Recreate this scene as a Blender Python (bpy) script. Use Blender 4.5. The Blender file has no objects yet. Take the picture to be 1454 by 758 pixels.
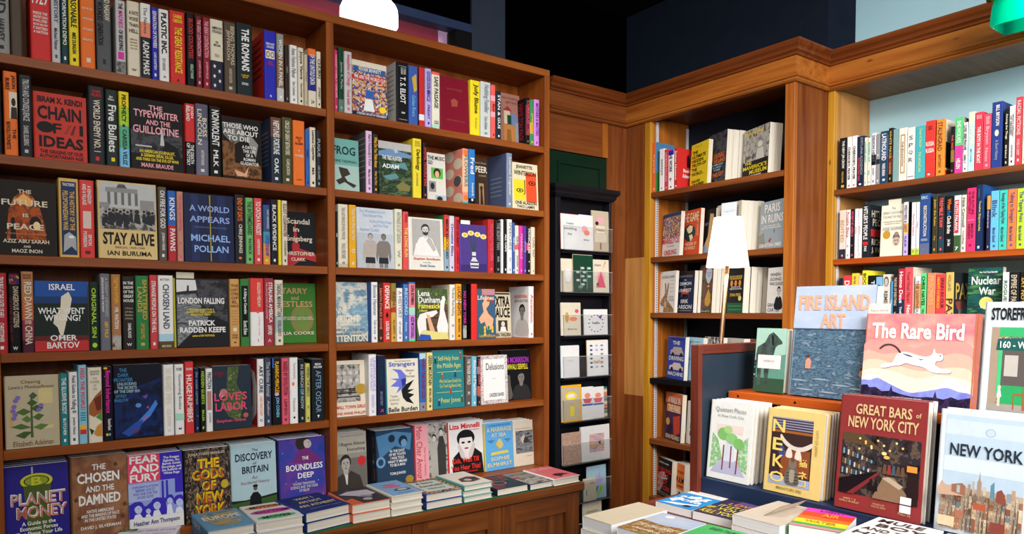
import bpy, math, random
from mathutils import Vector, Matrix
random.seed(7)
scn = bpy.context.scene
COL = scn.collection
# ------------------------------------------------------------------ camera, light, exposure
EYE = 1.5                                   # eye height above the shop floor (m)
FPX, PPY, PITCH, YAW = 1021.03, 478.47, math.radians(-2.204), math.radians(36.6594)
cam = bpy.data.objects.new('camera', bpy.data.cameras.new('camera'))
COL.objects.link(cam)
cam.location = (0, 0, EYE)
cam.rotation_euler = (math.pi/2 + PITCH, 0, -YAW)
cam.data.sensor_fit = 'HORIZONTAL'; cam.data.sensor_width = 36
cam.data.lens = FPX/1454*36
cam.data.shift_y = (PPY-379)/1454
cam.data.clip_start = 0.02
scn.camera = cam
vs = scn.view_settings
vs.view_transform = 'Standard'; vs.look = 'None'; vs.gamma = 1; vs.use_curve_mapping = False
vs.exposure = 0.0
wd = bpy.data.worlds.new('daylight'); scn.world = wd; wd.use_nodes = True
wd.node_tree.nodes['Background'].inputs[0].default_value = (0.93, 0.96, 1.0, 1)
wd.node_tree.nodes['Background'].inputs[1].default_value = 0.10
def area(name, loc, target, size, power, col, sy=None):
    l = bpy.data.lights.new(name, 'AREA'); l.energy = power; l.color = col
    l.shape = 'RECTANGLE'; l.size = size; l.size_y = sy or size
    o = bpy.data.objects.new(name, l); COL.objects.link(o); o.location = loc
    o.rotation_euler = (Vector(target)-Vector(loc)).to_track_quat('-Z', 'Y').to_euler()
    return o
def point(name, loc, power, col, r=0.03):
    l = bpy.data.lights.new(name, 'POINT'); l.energy = power; l.color = col; l.shadow_soft_size = r
    o = bpy.data.objects.new(name, l); COL.objects.link(o); o.location = loc
area('shop_window_light', (-0.6, -2.3, 2.2), (1.0, 2.4, 1.1), 2.4, 20, (1.0, 0.96, 0.90), 1.2)
area('overhead_light', (0.35, 0.75, 2.94), (0.7, 1.25, 0), 1.7, 19, (1.0, 0.93, 0.84), 0.7)
area('overhead_light', (0.95, 1.25, 2.94), (2.5, 1.8, 1.2), 0.7, 13, (1.0, 0.93, 0.84), 0.5).data.spread = 1.5  # extra light added to brighten the corner bay; no fixture behind it
area('overhead_light', (-0.3, -0.9, 2.94), (0.4, 0.6, 0), 1.6, 27, (1.0, 0.94, 0.86), 0.9)
area('right_window_light', (0.9, -1.3, 2.5), (2.6, 1.0, 1.4), 1.5, 50, (0.98, 0.98, 1.0), 1.2).data.spread = 1.7
# ------------------------------------------------------------------ the picture's own geometry: pixel -> point on a plane of the room
def ray(px, py):
    r = (px-727)/FPX; u = -(py-PPY)/FPX
    up = u*math.cos(PITCH)+math.sin(PITCH); fw = -u*math.sin(PITCH)+math.cos(PITCH)
    return (r*math.cos(YAW)+fw*math.sin(YAW), -r*math.sin(YAW)+fw*math.cos(YAW), up)
def at(px, py, ax, val):
    d = ray(px, py); i = 'XYZ'.index(ax); t = (val-(EYE if i == 2 else 0))/d[i]
    return Vector((d[0]*t, d[1]*t, d[2]*t+EYE))
def proj(x, y, z):
    z -= EYE
    f0 = x*math.sin(YAW)+y*math.cos(YAW); r = x*math.cos(YAW)-y*math.sin(YAW)
    fw = f0*math.cos(PITCH)+z*math.sin(PITCH); up = -f0*math.sin(PITCH)+z*math.cos(PITCH)
    return 727+FPX*r/fw, PPY-FPX*up/fw
def atz(px, ax, val, z):                    # on a vertical plane, at height z
    y = 400
    for _ in range(4):
        p = at(px, y, ax, val); y = proj(p.x, p.y, z)[1]
    return at(px, y, ax, val)
# ------------------------------------------------------------------ materials
def lin(h):
    h = h.lstrip('#'); c = [int(h[i:i+2], 16)/255 for i in (0, 2, 4)]
    return tuple((v/12.92 if v <= .04045 else ((v+.055)/1.055)**2.4) for v in c)+(1,)
PAL = dict(white='e6e4e2', cream='dcd2bc', beige='c3b49a', tan='c29a68', gold='c9a044', yellow='ecd42a', amber='eeb022',
  orange='e8722c', coral='e8605c', salmon='e88a6c', pink='eca6b0', rose='d8576c', red='cf3030', crimson='8c1f34', maroon='6a222c',
  magenta='d632a0', violet='cf86d6', lilac='b7a8dc', purple='5a3a92', indigo='2c2a86', blue='2f62b4', royal_blue='2c2fae', navy='1c2644',
  sky_blue='7cbfe8', pale_blue='a9cfe0', slate='4a5670', steel='7d8796', teal='1f7f88', aqua='46b3ae', dark_teal='173f48', mint='a5d3be',
  green='2f8a4c', lime='a9cf34', bright_green='58d67c', dark_green='18402c', olive='4a4a2c', brown='6a4630', dark_brown='37281f', taupe='55493f',
  black='101012', charcoal='282a30', grey='8e8c8a', pale_grey='c2c1c2', silver='a8abae', page='d9d2c2', sepia='8a6a4e', flesh='d9a684', dark_grey='55565a')
MATS = {}
def new_mat(name):
    m = bpy.data.materials.new(name); m.use_nodes = True
    nt = m.node_tree; b = nt.nodes['Principled BSDF']
    return m, nt, b
def coords(nt, sc=(1, 1, 1), kind='Object'):
    tc = nt.nodes.new('ShaderNodeTexCoord'); mp = nt.nodes.new('ShaderNodeMapping')
    mp.inputs['Scale'].default_value = sc; nt.links.new(tc.outputs[kind], mp.inputs[0]); return mp.outputs[0]
def ramp(nt, src, stops, interp='LINEAR'):
    r = nt.nodes.new('ShaderNodeValToRGB'); r.color_ramp.interpolation = interp
    e = r.color_ramp.elements
    while len(e) < len(stops): e.new(0.5)
    for k, (p, c) in enumerate(stops): e[k].position = p; e[k].color = lin(c) if isinstance(c, str) else c
    nt.links.new(src, r.inputs[0]); return r.outputs[0]
def noise(nt, vec, scale, detail=3, rough=.55):
    n = nt.nodes.new('ShaderNodeTexNoise'); n.inputs['Scale'].default_value = scale
    n.inputs['Detail'].default_value = detail; n.inputs['Roughness'].default_value = rough
    nt.links.new(vec, n.inputs['Vector']); return n
# printed pictures: colours scattered by noise or cells (name: colours, scale, kind, stretch)
TEX = {
 '~crowd': (['2f62b4', 'd9a684', 'cf3030', 'e8c878', '8a5a3c', 'e6e4e2', '2c4a8c', 'c27a50'], 75, 'cell', (1, 1, 1)),
 '~sea': (['22384e', '3c566e', '5c768a', '30495f', '7f93a2', '48627a'], 34, 'noise', (1, 1, 2.6)),
 '~sky': (['98aec8', 'b4bed0', 'a4b4cc', 'c0c2d0'], 5, 'noise', (1, 1, 2.5)),
 '~city': (['c9b094', '9a6a54', 'e2d6c0', '7c867c', 'b48260', '6a747a', 'd8c8ac', '946050'], 100, 'cell', (1, 1, 1.5)),
 '~bar': (['0c0a0e', '1c1a22', '3a2c26', '262a38', '6a5644', '12111a', '7c8896'], 42, 'noise', (1, 1, .9)),
 '~nyc': (['2a2420', '5a4a40', '3c3230', '7a6654', '1e1c1c', '8a7460'], 110, 'cell', (1, 1, .45)),
 '~photo': (['16161a', '4a4a4c', '8a8a88', '2c2c2e', 'b8b6b2', '5c5c5c'], 26, 'noise', (1, 1, 1)),
 '~darkphoto': (['0e0e12', '24242a', '4a4a50', '17171a', '6c6c70'], 24, 'noise', (1, 1, 1)),
 '~greyphoto': (['4c4a48', '8c8884', 'b4b0a8', '3a3836', '6c6864'], 30, 'noise', (1, 1, 1)),
 '~leaf': (['3c6a34', '6f9a4c', '2c5030', '8ab062', '4c7a44'], 45, 'noise', (1, 1, 1)),
 '~paleleaf': (['8fbf8a', 'cfe2c4', '6faa6c', 'b8d6ac', 'e2ecd8'], 60, 'noise', (1, 1, 1)),
 '~garden': (['1e4020', '3c6a30', '5a5a3c', '284a24', '7c8a58', '2c3420'], 42, 'noise', (1, 1, 1)),
 '~land': (['22382c', '3c5434', '1c2c28', '5c6c44', '2c4038'], 22, 'noise', (1, 1, 2)),
 '~field': (['8a6434', 'b48a4c', '6a4a2a', 'c9a468', '4c3420'], 50, 'noise', (1, 1, 1)),
 '~stars': (['1c2a6c', '2c3f9a', '4a3a92', '6c3a8c', '23357c'], 9, 'noise', (1, 1, 1)),
 '~deep': (['060a1c', '0c1430', '14285c', '0a1026', '1c3f86'], 12, 'noise', (1, 1, 1)),
 '~clouds': (['c9c4b4', '8fb0be', '6c94aa', 'd8d2c2', '4c7a96', 'a4bcc4'], 10, 'noise', (1, 1, 1.5)),
 '~water': (['c2c6c8', '3a3c40', '8a8e92', '1c1d20', '606468'], 20, 'noise', (1, 1, 6)),
 '~map': (['a08a4c', '5c8aa8', 'b49c5c', '4c7c9c', '8a7a48'], 14, 'noise', (1, 1, 1)),
 '~dawn': (['d45c66', 'dc727a', 'e48884', 'e89a90', 'eeb09c'], 9, 'noise', (1, 1, 2)),
 '~peak': (['5c62b8', '7c84d0', '8a94dc', '6c70c0'], 14, 'noise', (1, 1, 1)),
 '~pines': (['221c34', '3a2c4c', '18142a', '4a3a5c'], 55, 'noise', (1, 1, .5)),
 '~parch': (['8a5c40', '9c6c4c', '7a4c36', 'a4765a'], 14, 'noise', (1, 1, 1)),
 '~arch': (['5c1e10', '8a3414', 'b4541e', '6c2812', 'd08040', '32120a'], 30, 'noise', (1, 1, .6)),
 '~green_war': (['143c44', '1e5a50', '123038', '4c8a48', '1c4c50'], 9, 'noise', (1, 1, 7)),
 '~quilt': (['c29a68', '6a3f2c', 'e2c48c', '8a5a34', '2c3a5c'], 60, 'cell', (1, 1, 1)),
 '~speck': (['e6e2dc', 'e6e2dc', 'e6e2dc', 'c88a94', 'e6e2dc', '9a94a4'], 150, 'cell', (1, 1, 1)),
 '~hare': (['8a6c50', 'b4946c', '6a4e38', 'c9ac84', '54402e'], 90, 'noise', (1, 1, 1)),
 '~gladiator': (['17130f', '4c2c18', '8a5a34', '2a1a12', 'b07a4c'], 22, 'noise', (1, 1, 1)),
 '~dog': (['1c2422', '34403c', '4a5a54', '28302e'], 28, 'noise', (1, 1, 1)),
 '~tropic': (['d86a34', '2f8a4c', '3a2a6c', 'ecd42a', '8c1f34', '1f7f88'], 45, 'cell', (1, 1, 1)),
 '~floral': (['4a2034', '2c4a6c', '8a3a34', '3c5a34', '241a34', 'c87a5c'], 40, 'noise', (1, 1, 1)),
 '~pattern': (['c9a48c', 'e2ccb8', '9a6c5c', 'd8b89c', '7a5444'], 170, 'noise', (1, 1, 1)),
 '~sunset': (['8a8ad0', 'b4a8d8', 'e8b48c', '6c86c4', 'd8a0a8'], 16, 'noise', (1, 1, 6)),
 '~figures': (['e6e4e2', '5c86c2', 'e6e4e2', '3a3230', 'c9a468', 'e6e4e2', '8a4a3c'], 60, 'cell', (1, 1, .35)),
}
def mat(key):
    if key in MATS: return MATS[key]
    if key[0] == '~':
        cols, sc, kind, st = TEX[key]
        m, nt, b = new_mat('printed_'+key[1:])
        v = coords(nt, st); n = len(cols)
        if kind == 'cell':
            t = nt.nodes.new('ShaderNodeTexVoronoi'); t.inputs['Scale'].default_value = sc*2.6; t.inputs['Randomness'].default_value = .9
            nz = noise(nt, v, 90, 3); va = nt.nodes.new('ShaderNodeVectorMath'); va.operation = 'MULTIPLY_ADD'
            nt.links.new(nz.outputs['Color'], va.inputs[0]); va.inputs[1].default_value = (.012, .012, .012); nt.links.new(v, va.inputs[2])
            nt.links.new(va.outputs[0], t.inputs['Vector'])
            sp = nt.nodes.new('ShaderNodeSeparateColor'); nt.links.new(t.outputs['Color'], sp.inputs[0])
            c = ramp(nt, sp.outputs[0], [(k/n, q) for k, q in enumerate(cols)], 'CONSTANT')
            n3 = noise(nt, v, sc*1.2, 4, .7); dk = ramp(nt, n3.outputs[0], [(.35, (.45, .45, .45, 1)), (.6, (1, 1, 1, 1))])
            mx = nt.nodes.new('ShaderNodeMix'); mx.data_type = 'RGBA'; mx.blend_type = 'MULTIPLY'; mx.inputs['Factor'].default_value = 1
            nt.links.new(c, mx.inputs['A']); nt.links.new(dk, mx.inputs['B']); c = mx.outputs['Result']
        else:
            t = noise(nt, v, sc, 6, .62)
            c = ramp(nt, t.outputs[0], [(.30+.40*k/(n-1), q) for k, q in enumerate(cols)])
        nt.links.new(c, b.inputs['Base Color'])
        b.inputs['Roughness'].default_value = .45; b.inputs['Specular IOR Level'].default_value = .12
    else:
        h = PAL.get(key, key); m, nt, b = new_mat('print_'+key)
        a = lin(h); lo = tuple(x*.965 for x in a[:3])+(1,); hi = tuple(min(1, x*1.03) for x in a[:3])+(1,)
        t = noise(nt, coords(nt), 60, 2)
        nt.links.new(ramp(nt, t.outputs[0], [(.3, lo), (.7, hi)]), b.inputs['Base Color'])
        b.inputs['Roughness'].default_value = .45
        b.inputs['Specular IOR Level'].default_value = .12
    MATS[key] = m; return m
def wood(name, dark, mid, light, grain, knots=False, rough=.42, scale=1.0):
    m, nt, b = new_mat(name)
    s = {'x': (1.2, 22, 22), 'y': (22, 1.2, 22), 'z': (22, 22, 1.2)}[grain]
    v = coords(nt, tuple(q*scale for q in s))
    n1 = noise(nt, v, 1.6, 6, .6)
    c = ramp(nt, n1.outputs[0], [(.28, dark), (.5, mid), (.74, light)])
    if knots:
        s2 = {'x': (5, 11, 11), 'y': (11, 5, 11), 'z': (11, 11, 5)}[grain]
        vo = nt.nodes.new('ShaderNodeTexVoronoi'); vo.inputs['Scale'].default_value = 1.0
        cv_ = coords(nt, s2); cv_.node.inputs['Location'].default_value = (.37, .61, .13); nt.links.new(cv_, vo.inputs['Vector'])
        sp = nt.nodes.new('ShaderNodeSeparateColor'); nt.links.new(vo.outputs['Color'], sp.inputs[0])
        pick = ramp(nt, sp.outputs[0], [(.80, (0, 0, 0, 1)), (.82, (.8, .8, .8, 1))])
        k0 = ramp(nt, vo.outputs['Distance'], [(.02, (1, 1, 1, 1)), (.085, (0, 0, 0, 1))])
        mu = nt.nodes.new('ShaderNodeMath'); mu.operation = 'MULTIPLY'; nt.links.new(pick, mu.inputs[0]); nt.links.new(k0, mu.inputs[1]); k = mu.outputs[0]
        mx = nt.nodes.new('ShaderNodeMix'); mx.data_type = 'RGBA'
        nt.links.new(k, mx.inputs['Factor']); nt.links.new(c, mx.inputs['A'])
        mx.inputs['B'].default_value = lin('4a2412'); c = mx.outputs['Result']
    nt.links.new(c, b.inputs['Base Color'])
    bp = nt.nodes.new('ShaderNodeBump'); bp.inputs['Strength'].default_value = .06
    nt.links.new(n1.outputs[0], bp.inputs['Height']); nt.links.new(bp.outputs[0], b.inputs['Normal'])
    b.inputs['Roughness'].default_value = rough; b.inputs['Specular IOR Level'].default_value = .22
    MATS[name] = m; return m
def paint(name, h, rough=.55, var=.08, sc=14):
    m, nt, b = new_mat(name); a = lin(h)
    t = noise(nt, coords(nt), sc, 4)
    nt.links.new(ramp(nt, t.outputs[0], [(.3, tuple(x*(1-var) for x in a[:3])+(1,)), (.7, tuple(x*(1+var) for x in a[:3])+(1,))]), b.inputs['Base Color'])
    b.inputs['Roughness'].default_value = rough; b.inputs['Specular IOR Level'].default_value = .0 if rough > .75 else .2; MATS[name] = m; return m
for g in 'xyz':
    wood('cherry_'+g, '75370f', '8a4718', '9b5824', g)
    wood('pine_'+g, '844316', 'a05c20', 'b4702e', g, True)
    wood('redpine_'+g, '602c12', '78401c', '8c5226', g, True)
    wood('base_'+g, '4e2408', '663410', '7a4418', g)
    wood('mahogany_'+g, '501f14', '6a2e20', '7c3c2a', g)
for g in 'xy': wood('crown_'+g, '54260c', '6c3412', '84441c', g)  # darker stain, with shade of the crown's downward faces in the colour
wood('palepine_z', 'a06a34', 'b47e44', 'c48f52', 'z', True)
wood('gold_z', '9c6818', 'b57e20', 'c89430', 'z', True)
wood('orangewood_y', '8c3408', 'a84a12', 'bc5c1c', 'y')
wood('board_x', '6a4a2c', '80603c', '8e6e48', 'x'); wood('floorboards', '2e1c10', '3a2416', '46301e', 'y')
paint('navy_paint', '1c222e', .5); paint('black_paint', '040405', .7); paint('wall_black', '020203', .9); paint('wall_navy', '1a202b', .8)
paint('light_blue', 'a8cdd6', .7, .02, 5); paint('pillar_blue', '303846', .6); paint('green_paint', '0a2618', .35); paint('green_felt', '235c3c', .7)
paint('slate_paint', '26323e', .35); paint('tray_navy', '1e2c48', .45); paint('frame_blue', '2c3a5a', .5); paint('rack_black', '15141a', .4)
paint('brass_dark', '5a4420', .35)
def metal(name, h, r=.3):
    m, nt, b = new_mat(name); b.inputs['Metallic'].default_value = 1; b.inputs['Roughness'].default_value = r
    t = noise(nt, coords(nt), 80, 2); a = lin(h)
    nt.links.new(ramp(nt, t.outputs[0], [(.3, tuple(x*.85 for x in a[:3])+(1,)), (.7, a)]), b.inputs['Base Color']); MATS[name] = m
metal('steel_metal', 'b4b4b4', .35); metal('brass_metal', '8a6a2c', .3); metal('bronze_metal', '6a5648', .45)
def pages_mat():
    m, nt, b = new_mat('paper_pages')
    t = noise(nt, coords(nt, (2, 700, 2)), 1.0, 3, .7)
    nt.links.new(ramp(nt, t.outputs[0], [(.3, 'a49a88'), (.5, 'c8c0b0'), (.7, 'd8d2c4')]), b.inputs['Base Color'])
    b.inputs['Roughness'].default_value = .8; MATS['paper_pages'] = m
    m, nt, b = new_mat('white_pages')
    t = noise(nt, coords(nt, (2, 700, 2)), 1.0, 3, .7)
    nt.links.new(ramp(nt, t.outputs[0], [(.3, 'd2d2d0'), (.5, 'e8e8e6'), (.7, 'f0f0ee')]), b.inputs['Base Color'])
    b.inputs['Roughness'].default_value = .8; MATS['white_pages'] = m
pages_mat()
def acrylic():
    m, nt, b = new_mat('clear_acrylic'); out = nt.nodes['Material Output']
    tr = nt.nodes.new('ShaderNodeBsdfTransparent'); gl = nt.nodes.new('ShaderNodeBsdfGlossy'); gl.inputs['Roughness'].default_value = .08
    df = nt.nodes.new('ShaderNodeBsdfDiffuse'); df.inputs['Color'].default_value = (.5, .5, .5, 1)
    mx = nt.nodes.new('ShaderNodeMixShader'); m2 = nt.nodes.new('ShaderNodeMixShader')
    fr = nt.nodes.new('ShaderNodeFresnel'); fr.inputs[0].default_value = 1.25
    mx.inputs[0].default_value = .03
    nt.links.new(tr.outputs[0], mx.inputs[1]); nt.links.new(df.outputs[0], mx.inputs[2])
    nt.links.new(fr.outputs[0], m2.inputs[0]); nt.links.new(mx.outputs[0], m2.inputs[1]); nt.links.new(gl.outputs[0], m2.inputs[2])
    nt.links.new(m2.outputs[0], out.inputs[0]); MATS['clear_acrylic'] = m
acrylic()
def glow(name, h, strength):
    m, nt, b = new_mat(name)
    t = noise(nt, coords(nt), 8, 2); a = lin(h)
    nt.links.new(ramp(nt, t.outputs[0], [(.2, tuple(x*.96 for x in a[:3])+(1,)), (.8, a)]), b.inputs['Emission Color'])
    b.inputs['Base Color'].default_value = a; b.inputs['Emission Strength'].default_value = strength
    b.inputs['Roughness'].default_value = .3; MATS[name] = m
glow('poster_red', '861834', .42); glow('poster_print', 'c8a0c4', .45)  # emission stands in for backlight on the enclosed window posters
glow('lit_shade', 'fff1dc', 1.25); glow('lit_opal', 'fffdf8', 3.0)
def green_glass():
    m, nt, b = new_mat('green_glass'); out = nt.nodes['Material Output']
    b.inputs['Base Color'].default_value = (.0, .30, .17, 1); b.inputs['Roughness'].default_value = .06
    tl = nt.nodes.new('ShaderNodeBsdfTranslucent'); tl.inputs[0].default_value = (.0, .75, .45, 1)
    t = noise(nt, coords(nt), 10, 2)
    nt.links.new(ramp(nt, t.outputs[0], [(.3, (.0, .26, .15, 1)), (.7, (.0, .36, .21, 1))]), b.inputs['Base Color'])
    mx = nt.nodes.new('ShaderNodeMixShader'); mx.inputs[0].default_value = .5
    nt.links.new(b.outputs[0], mx.inputs[1]); nt.links.new(tl.outputs[0], mx.inputs[2]); nt.links.new(mx.outputs[0], out.inputs[0]); MATS['green_glass'] = m
green_glass()
# ------------------------------------------------------------------ mesh building
class MB:
    def __init__(s): s.v = []; s.f = []; s.m = []; s.mats = []; s.smooth = False
    def mi(s, key):
        if key not in s.mats: s.mats.append(key)
        return s.mats.index(key)
    def poly(s, pts, key):
        n = len(s.v); s.v += [tuple(p) for p in pts]; s.f.append(tuple(range(n, n+len(pts)))); s.m.append(s.mi(key))
    def box(s, x0, x1, y0, y1, z0, z1, key, mtx=None):
        n = len(s.v); P = [(x, y, z) for z in (z0, z1) for y in (y0, y1) for x in (x0, x1)]
        if mtx: P = [tuple(mtx @ Vector(p)) for p in P]
        s.v += P; k = s.mi(key)
        for q in ((0, 2, 3, 1), (4, 5, 7, 6), (0, 1, 5, 4), (2, 6, 7, 3), (0, 4, 6, 2), (1, 3, 7, 5)):
            s.f.append(tuple(n+i for i in q)); s.m.append(k)
        return s
    def bev(s, x0, x1, y0, y1, z0, z1, key, r=.004):       # box with chamfered edges
        n = len(s.v); k = s.mi(key); P = []
        for z, zi in ((z0, r), (z1, -r)):
            for y, yi in ((y0, r), (y1, -r)):
                for x, xi in ((x0, r), (x1, -r)):
                    P += [(x, y+yi, z+zi), (x+xi, y, z+zi), (x+xi, y+yi, z)]
        s.v += P
        I = lambda x, y, z, a: n+((z*2+y)*2+x)*3+a
        F = []
        for q in (0, 1):
            F += [[I(q, 0, 0, 0), I(q, 1, 0, 0), I(q, 1, 1, 0), I(q, 0, 1, 0)], [I(0, q, 0, 1), I(1, q, 0, 1), I(1, q, 1, 1), I(0, q, 1, 1)], [I(0, 0, q, 2), I(1, 0, q, 2), I(1, 1, q, 2), I(0, 1, q, 2)]]
            for p in (0, 1):
                F += [[I(0, p, q, 1), I(1, p, q, 1), I(1, p, q, 2), I(0, p, q, 2)], [I(p, 0, q, 0), I(p, 1, q, 0), I(p, 1, q, 2), I(p, 0, q, 2)], [I(p, q, 0, 0), I(p, q, 1, 0), I(p, q, 1, 1), I(p, q, 0, 1)]]
                for w in (0, 1): F.append([I(p, q, w, 0), I(p, q, w, 1), I(p, q, w, 2)])
        for f in F: s.f.append(tuple(f)); s.m.append(k)
        return s
    def lathe(s, prof, key, n=32, c=(0, 0, 0), mtx=None):
        b = len(s.v); k = s.mi(key)
        for r, z in prof:
            for i in range(n):
                a = 2*math.pi*i/n; p = Vector((c[0]+r*math.cos(a), c[1]+r*math.sin(a), c[2]+z))
                s.v.append(tuple(mtx @ p if mtx else p))
        for j in range(len(prof)-1):
            for i in range(n):
                i2 = (i+1) % n
                s.f.append((b+j*n+i, b+j*n+i2, b+(j+1)*n+i2, b+(j+1)*n+i)); s.m.append(k)
        s.smooth = True; return s
    def tube(s, pts, r, key, n=12):
        b = len(s.v); k = s.mi(key)
        for j, p in enumerate(pts):
            p = Vector(p); d = (Vector(pts[min(j+1, len(pts)-1)])-Vector(pts[max(j-1, 0)])).normalized()
            a = d.orthogonal().normalized(); c = d.cross(a)
            for i in range(n):
                t = 2*math.pi*i/n; s.v.append(tuple(p+a*r*math.cos(t)+c*r*math.sin(t)))
        for j in range(len(pts)-1):
            for i in range(n):
                i2 = (i+1) % n; s.f.append((b+j*n+i, b+j*n+i2, b+(j+1)*n+i2, b+(j+1)*n+i)); s.m.append(k)
        for j in (0, len(pts)-1): s.f.append(tuple(b+j*n+i for i in range(n))); s.m.append(k)
        s.smooth = True; return s
    def sweep(s, path, prof, key, closed_ends=True):      # profile (outward, z) along a plan path, mitred; outward = right-hand side
        b = len(s.v); k = s.mi(key); m = len(prof); N = len(path)
        for j in range(N):
            p = Vector(path[j]+(0,)) if len(path[j]) == 2 else Vector(path[j])
            def nrm(a, c): d = (Vector(c)-Vector(a)).normalized(); return Vector((d.y, -d.x))
            ns = []
            if j > 0: ns.append(nrm(path[j-1], path[j]))
            if j < N-1: ns.append(nrm(path[j], path[j+1]))
            q = ns[0] if len(ns) == 1 else (ns[0]+ns[1])/(1+ns[0].dot(ns[1]))
            for o, z in prof: s.v.append((p.x+q.x*o, p.y+q.y*o, z))
        for j in range(N-1):
            for i in range(m):
                i2 = (i+1) % m; s.f.append((b+j*m+i, b+j*m+i2, b+(j+1)*m+i2, b+(j+1)*m+i)); s.m.append(k)
        for j in (0, N-1): s.f.append(tuple(b+j*m+i for i in range(m))); s.m.append(k)
        return s
    def build(s, name, parent=None):
        me = bpy.data.meshes.new(name); me.from_pydata(s.v, [], s.f)
        for k in s.mats: me.materials.append(mat(k))
        me.polygons.foreach_set('material_index', s.m)
        if s.smooth:
            me.polygons.foreach_set('use_smooth', [True]*len(s.f))
        me.update()
        o = bpy.data.objects.new(name, me); COL.objects.link(o)
        if parent is not None: o.parent = parent
        return o
def tag(o, label=None, cat=None, group=None, kind=None):
    if label: o['label'] = label
    if cat: o['category'] = cat
    if group: o['group'] = group
    if kind: o['kind'] = kind
    return o
def empty(name, loc=(0, 0, 0), label=None, cat=None, group=None, mtx=None):
    o = bpy.data.objects.new(name, None); COL.objects.link(o); o.empty_display_size = .05
    if mtx is not None: o.matrix_world = mtx
    else: o.location = loc
    return tag(o, label, cat, group)
def boxpart(name, parent, x0, x1, y0, y1, z0, z1, key, r=0):
    b = MB()
    (b.bev(x0, x1, y0, y1, z0, z1, key, r) if r else b.box(x0, x1, y0, y1, z0, z1, key))
    return b.build(name, parent)
# ------------------------------------------------------------------ lettering
GLY = {}
def glyphs(text, bold):
    k = (text, bold)
    if k in GLY: return GLY[k]
    cu = bpy.data.curves.new('lettering', 'FONT'); cu.body = text; cu.align_x = 'CENTER'; cu.space_line = .95
    cu.resolution_u = 2; cu.offset = (0, .018, .03)[bold]; cu.fill_mode = 'BOTH'
    ob = bpy.data.objects.new('lettering', cu)
    me = ob.to_mesh()
    vs_ = [(v.co.x, v.co.y) for v in me.vertices]; fs = [tuple(p.vertices) for p in me.polygons]
    ob.to_mesh_clear(); bpy.data.objects.remove(ob); bpy.data.curves.remove(cu)
    if not vs_: GLY[k] = None; return None
    x0 = min(v[0] for v in vs_); x1 = max(v[0] for v in vs_); y0 = min(v[1] for v in vs_); y1 = max(v[1] for v in vs_)
    w = max(1e-4, x1-x0); h = max(1e-4, y1-y0)
    GLY[k] = ([((x-x0)/w, (y-y0)/h) for x, y in vs_], fs, w/h); return GLY[k]
def put_text(mb, fn, el, W, H, off):
    kind, u0, v0, u1, v1, text, col = el[:7]; bold = {'thin': 0, 'heavy': 2}.get(el[7], 1) if len(el) > 7 else 1
    g = glyphs(text, bold)
    if not g: return
    pts, fs, asp = g; n = len(mb.v); k = mb.mi(col)
    if kind == 'T': L, h = (u1-u0)*W, (v1-v0)*H
    else: L, h = (v1-v0)*H, (u1-u0)*W
    s = (L/h)/asp; a, b = 1, 1
    if s > 1.5: a = 1.5/s
    if s < .42: b = s/.42
    for x, y in pts:
        x = .5+(x-.5)*a; y = .5+(y-.5)*b
        if kind == 'T': u, v = u0+x*(u1-u0), v1-y*(v1-v0)
        else: u, v = u0+y*(u1-u0), v0+x*(v1-v0)
        mb.v.append(fn(u, v, off))
    for f in fs: mb.f.append(tuple(n+i for i in f)); mb.m.append(k)
# art elements: u to the right, v downward, both 0..1 over the face
def T(u0, v0, u1, v1, s, c, *x): return ('T', u0, v0, u1, v1, s, c)+x
def V(u0, v0, u1, v1, s, c, *x): return ('V', u0, v0, u1, v1, s, c)+x
def Rr(u0, v0, u1, v1, c): return ('P', [(u0, v0), (u1, v0), (u1, v1), (u0, v1)], c)
def El(cu, cv, ru, rv, c, n=20): return ('P', [(cu+ru*math.cos(2*math.pi*i/n), cv+rv*math.sin(2*math.pi*i/n)) for i in range(n)], c)
def Sm(c, *q, n=4):                          # closed smooth outline through the points
    P = [(q[i], q[i+1]) for i in range(0, len(q), 2)]; N = len(P); o = []
    for i in range(N):
        a, b, d, e = P[i-1], P[i], P[(i+1) % N], P[(i+2) % N]
        for k in range(n):
            t = k/n
            o.append(tuple(.5*(2*b[j]+(d[j]-a[j])*t+(2*a[j]-5*b[j]+4*d[j]-e[j])*t*t+(3*b[j]-a[j]-3*d[j]+e[j])*t**3) for j in (0, 1)))
    o = [(min(.998, max(.002, a)), min(.998, max(.002, b))) for a, b in o]
    return ('P', o, c)
def Po(c, *q): return ('P', [(q[i], q[i+1]) for i in range(0, len(q), 2)], c)
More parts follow.
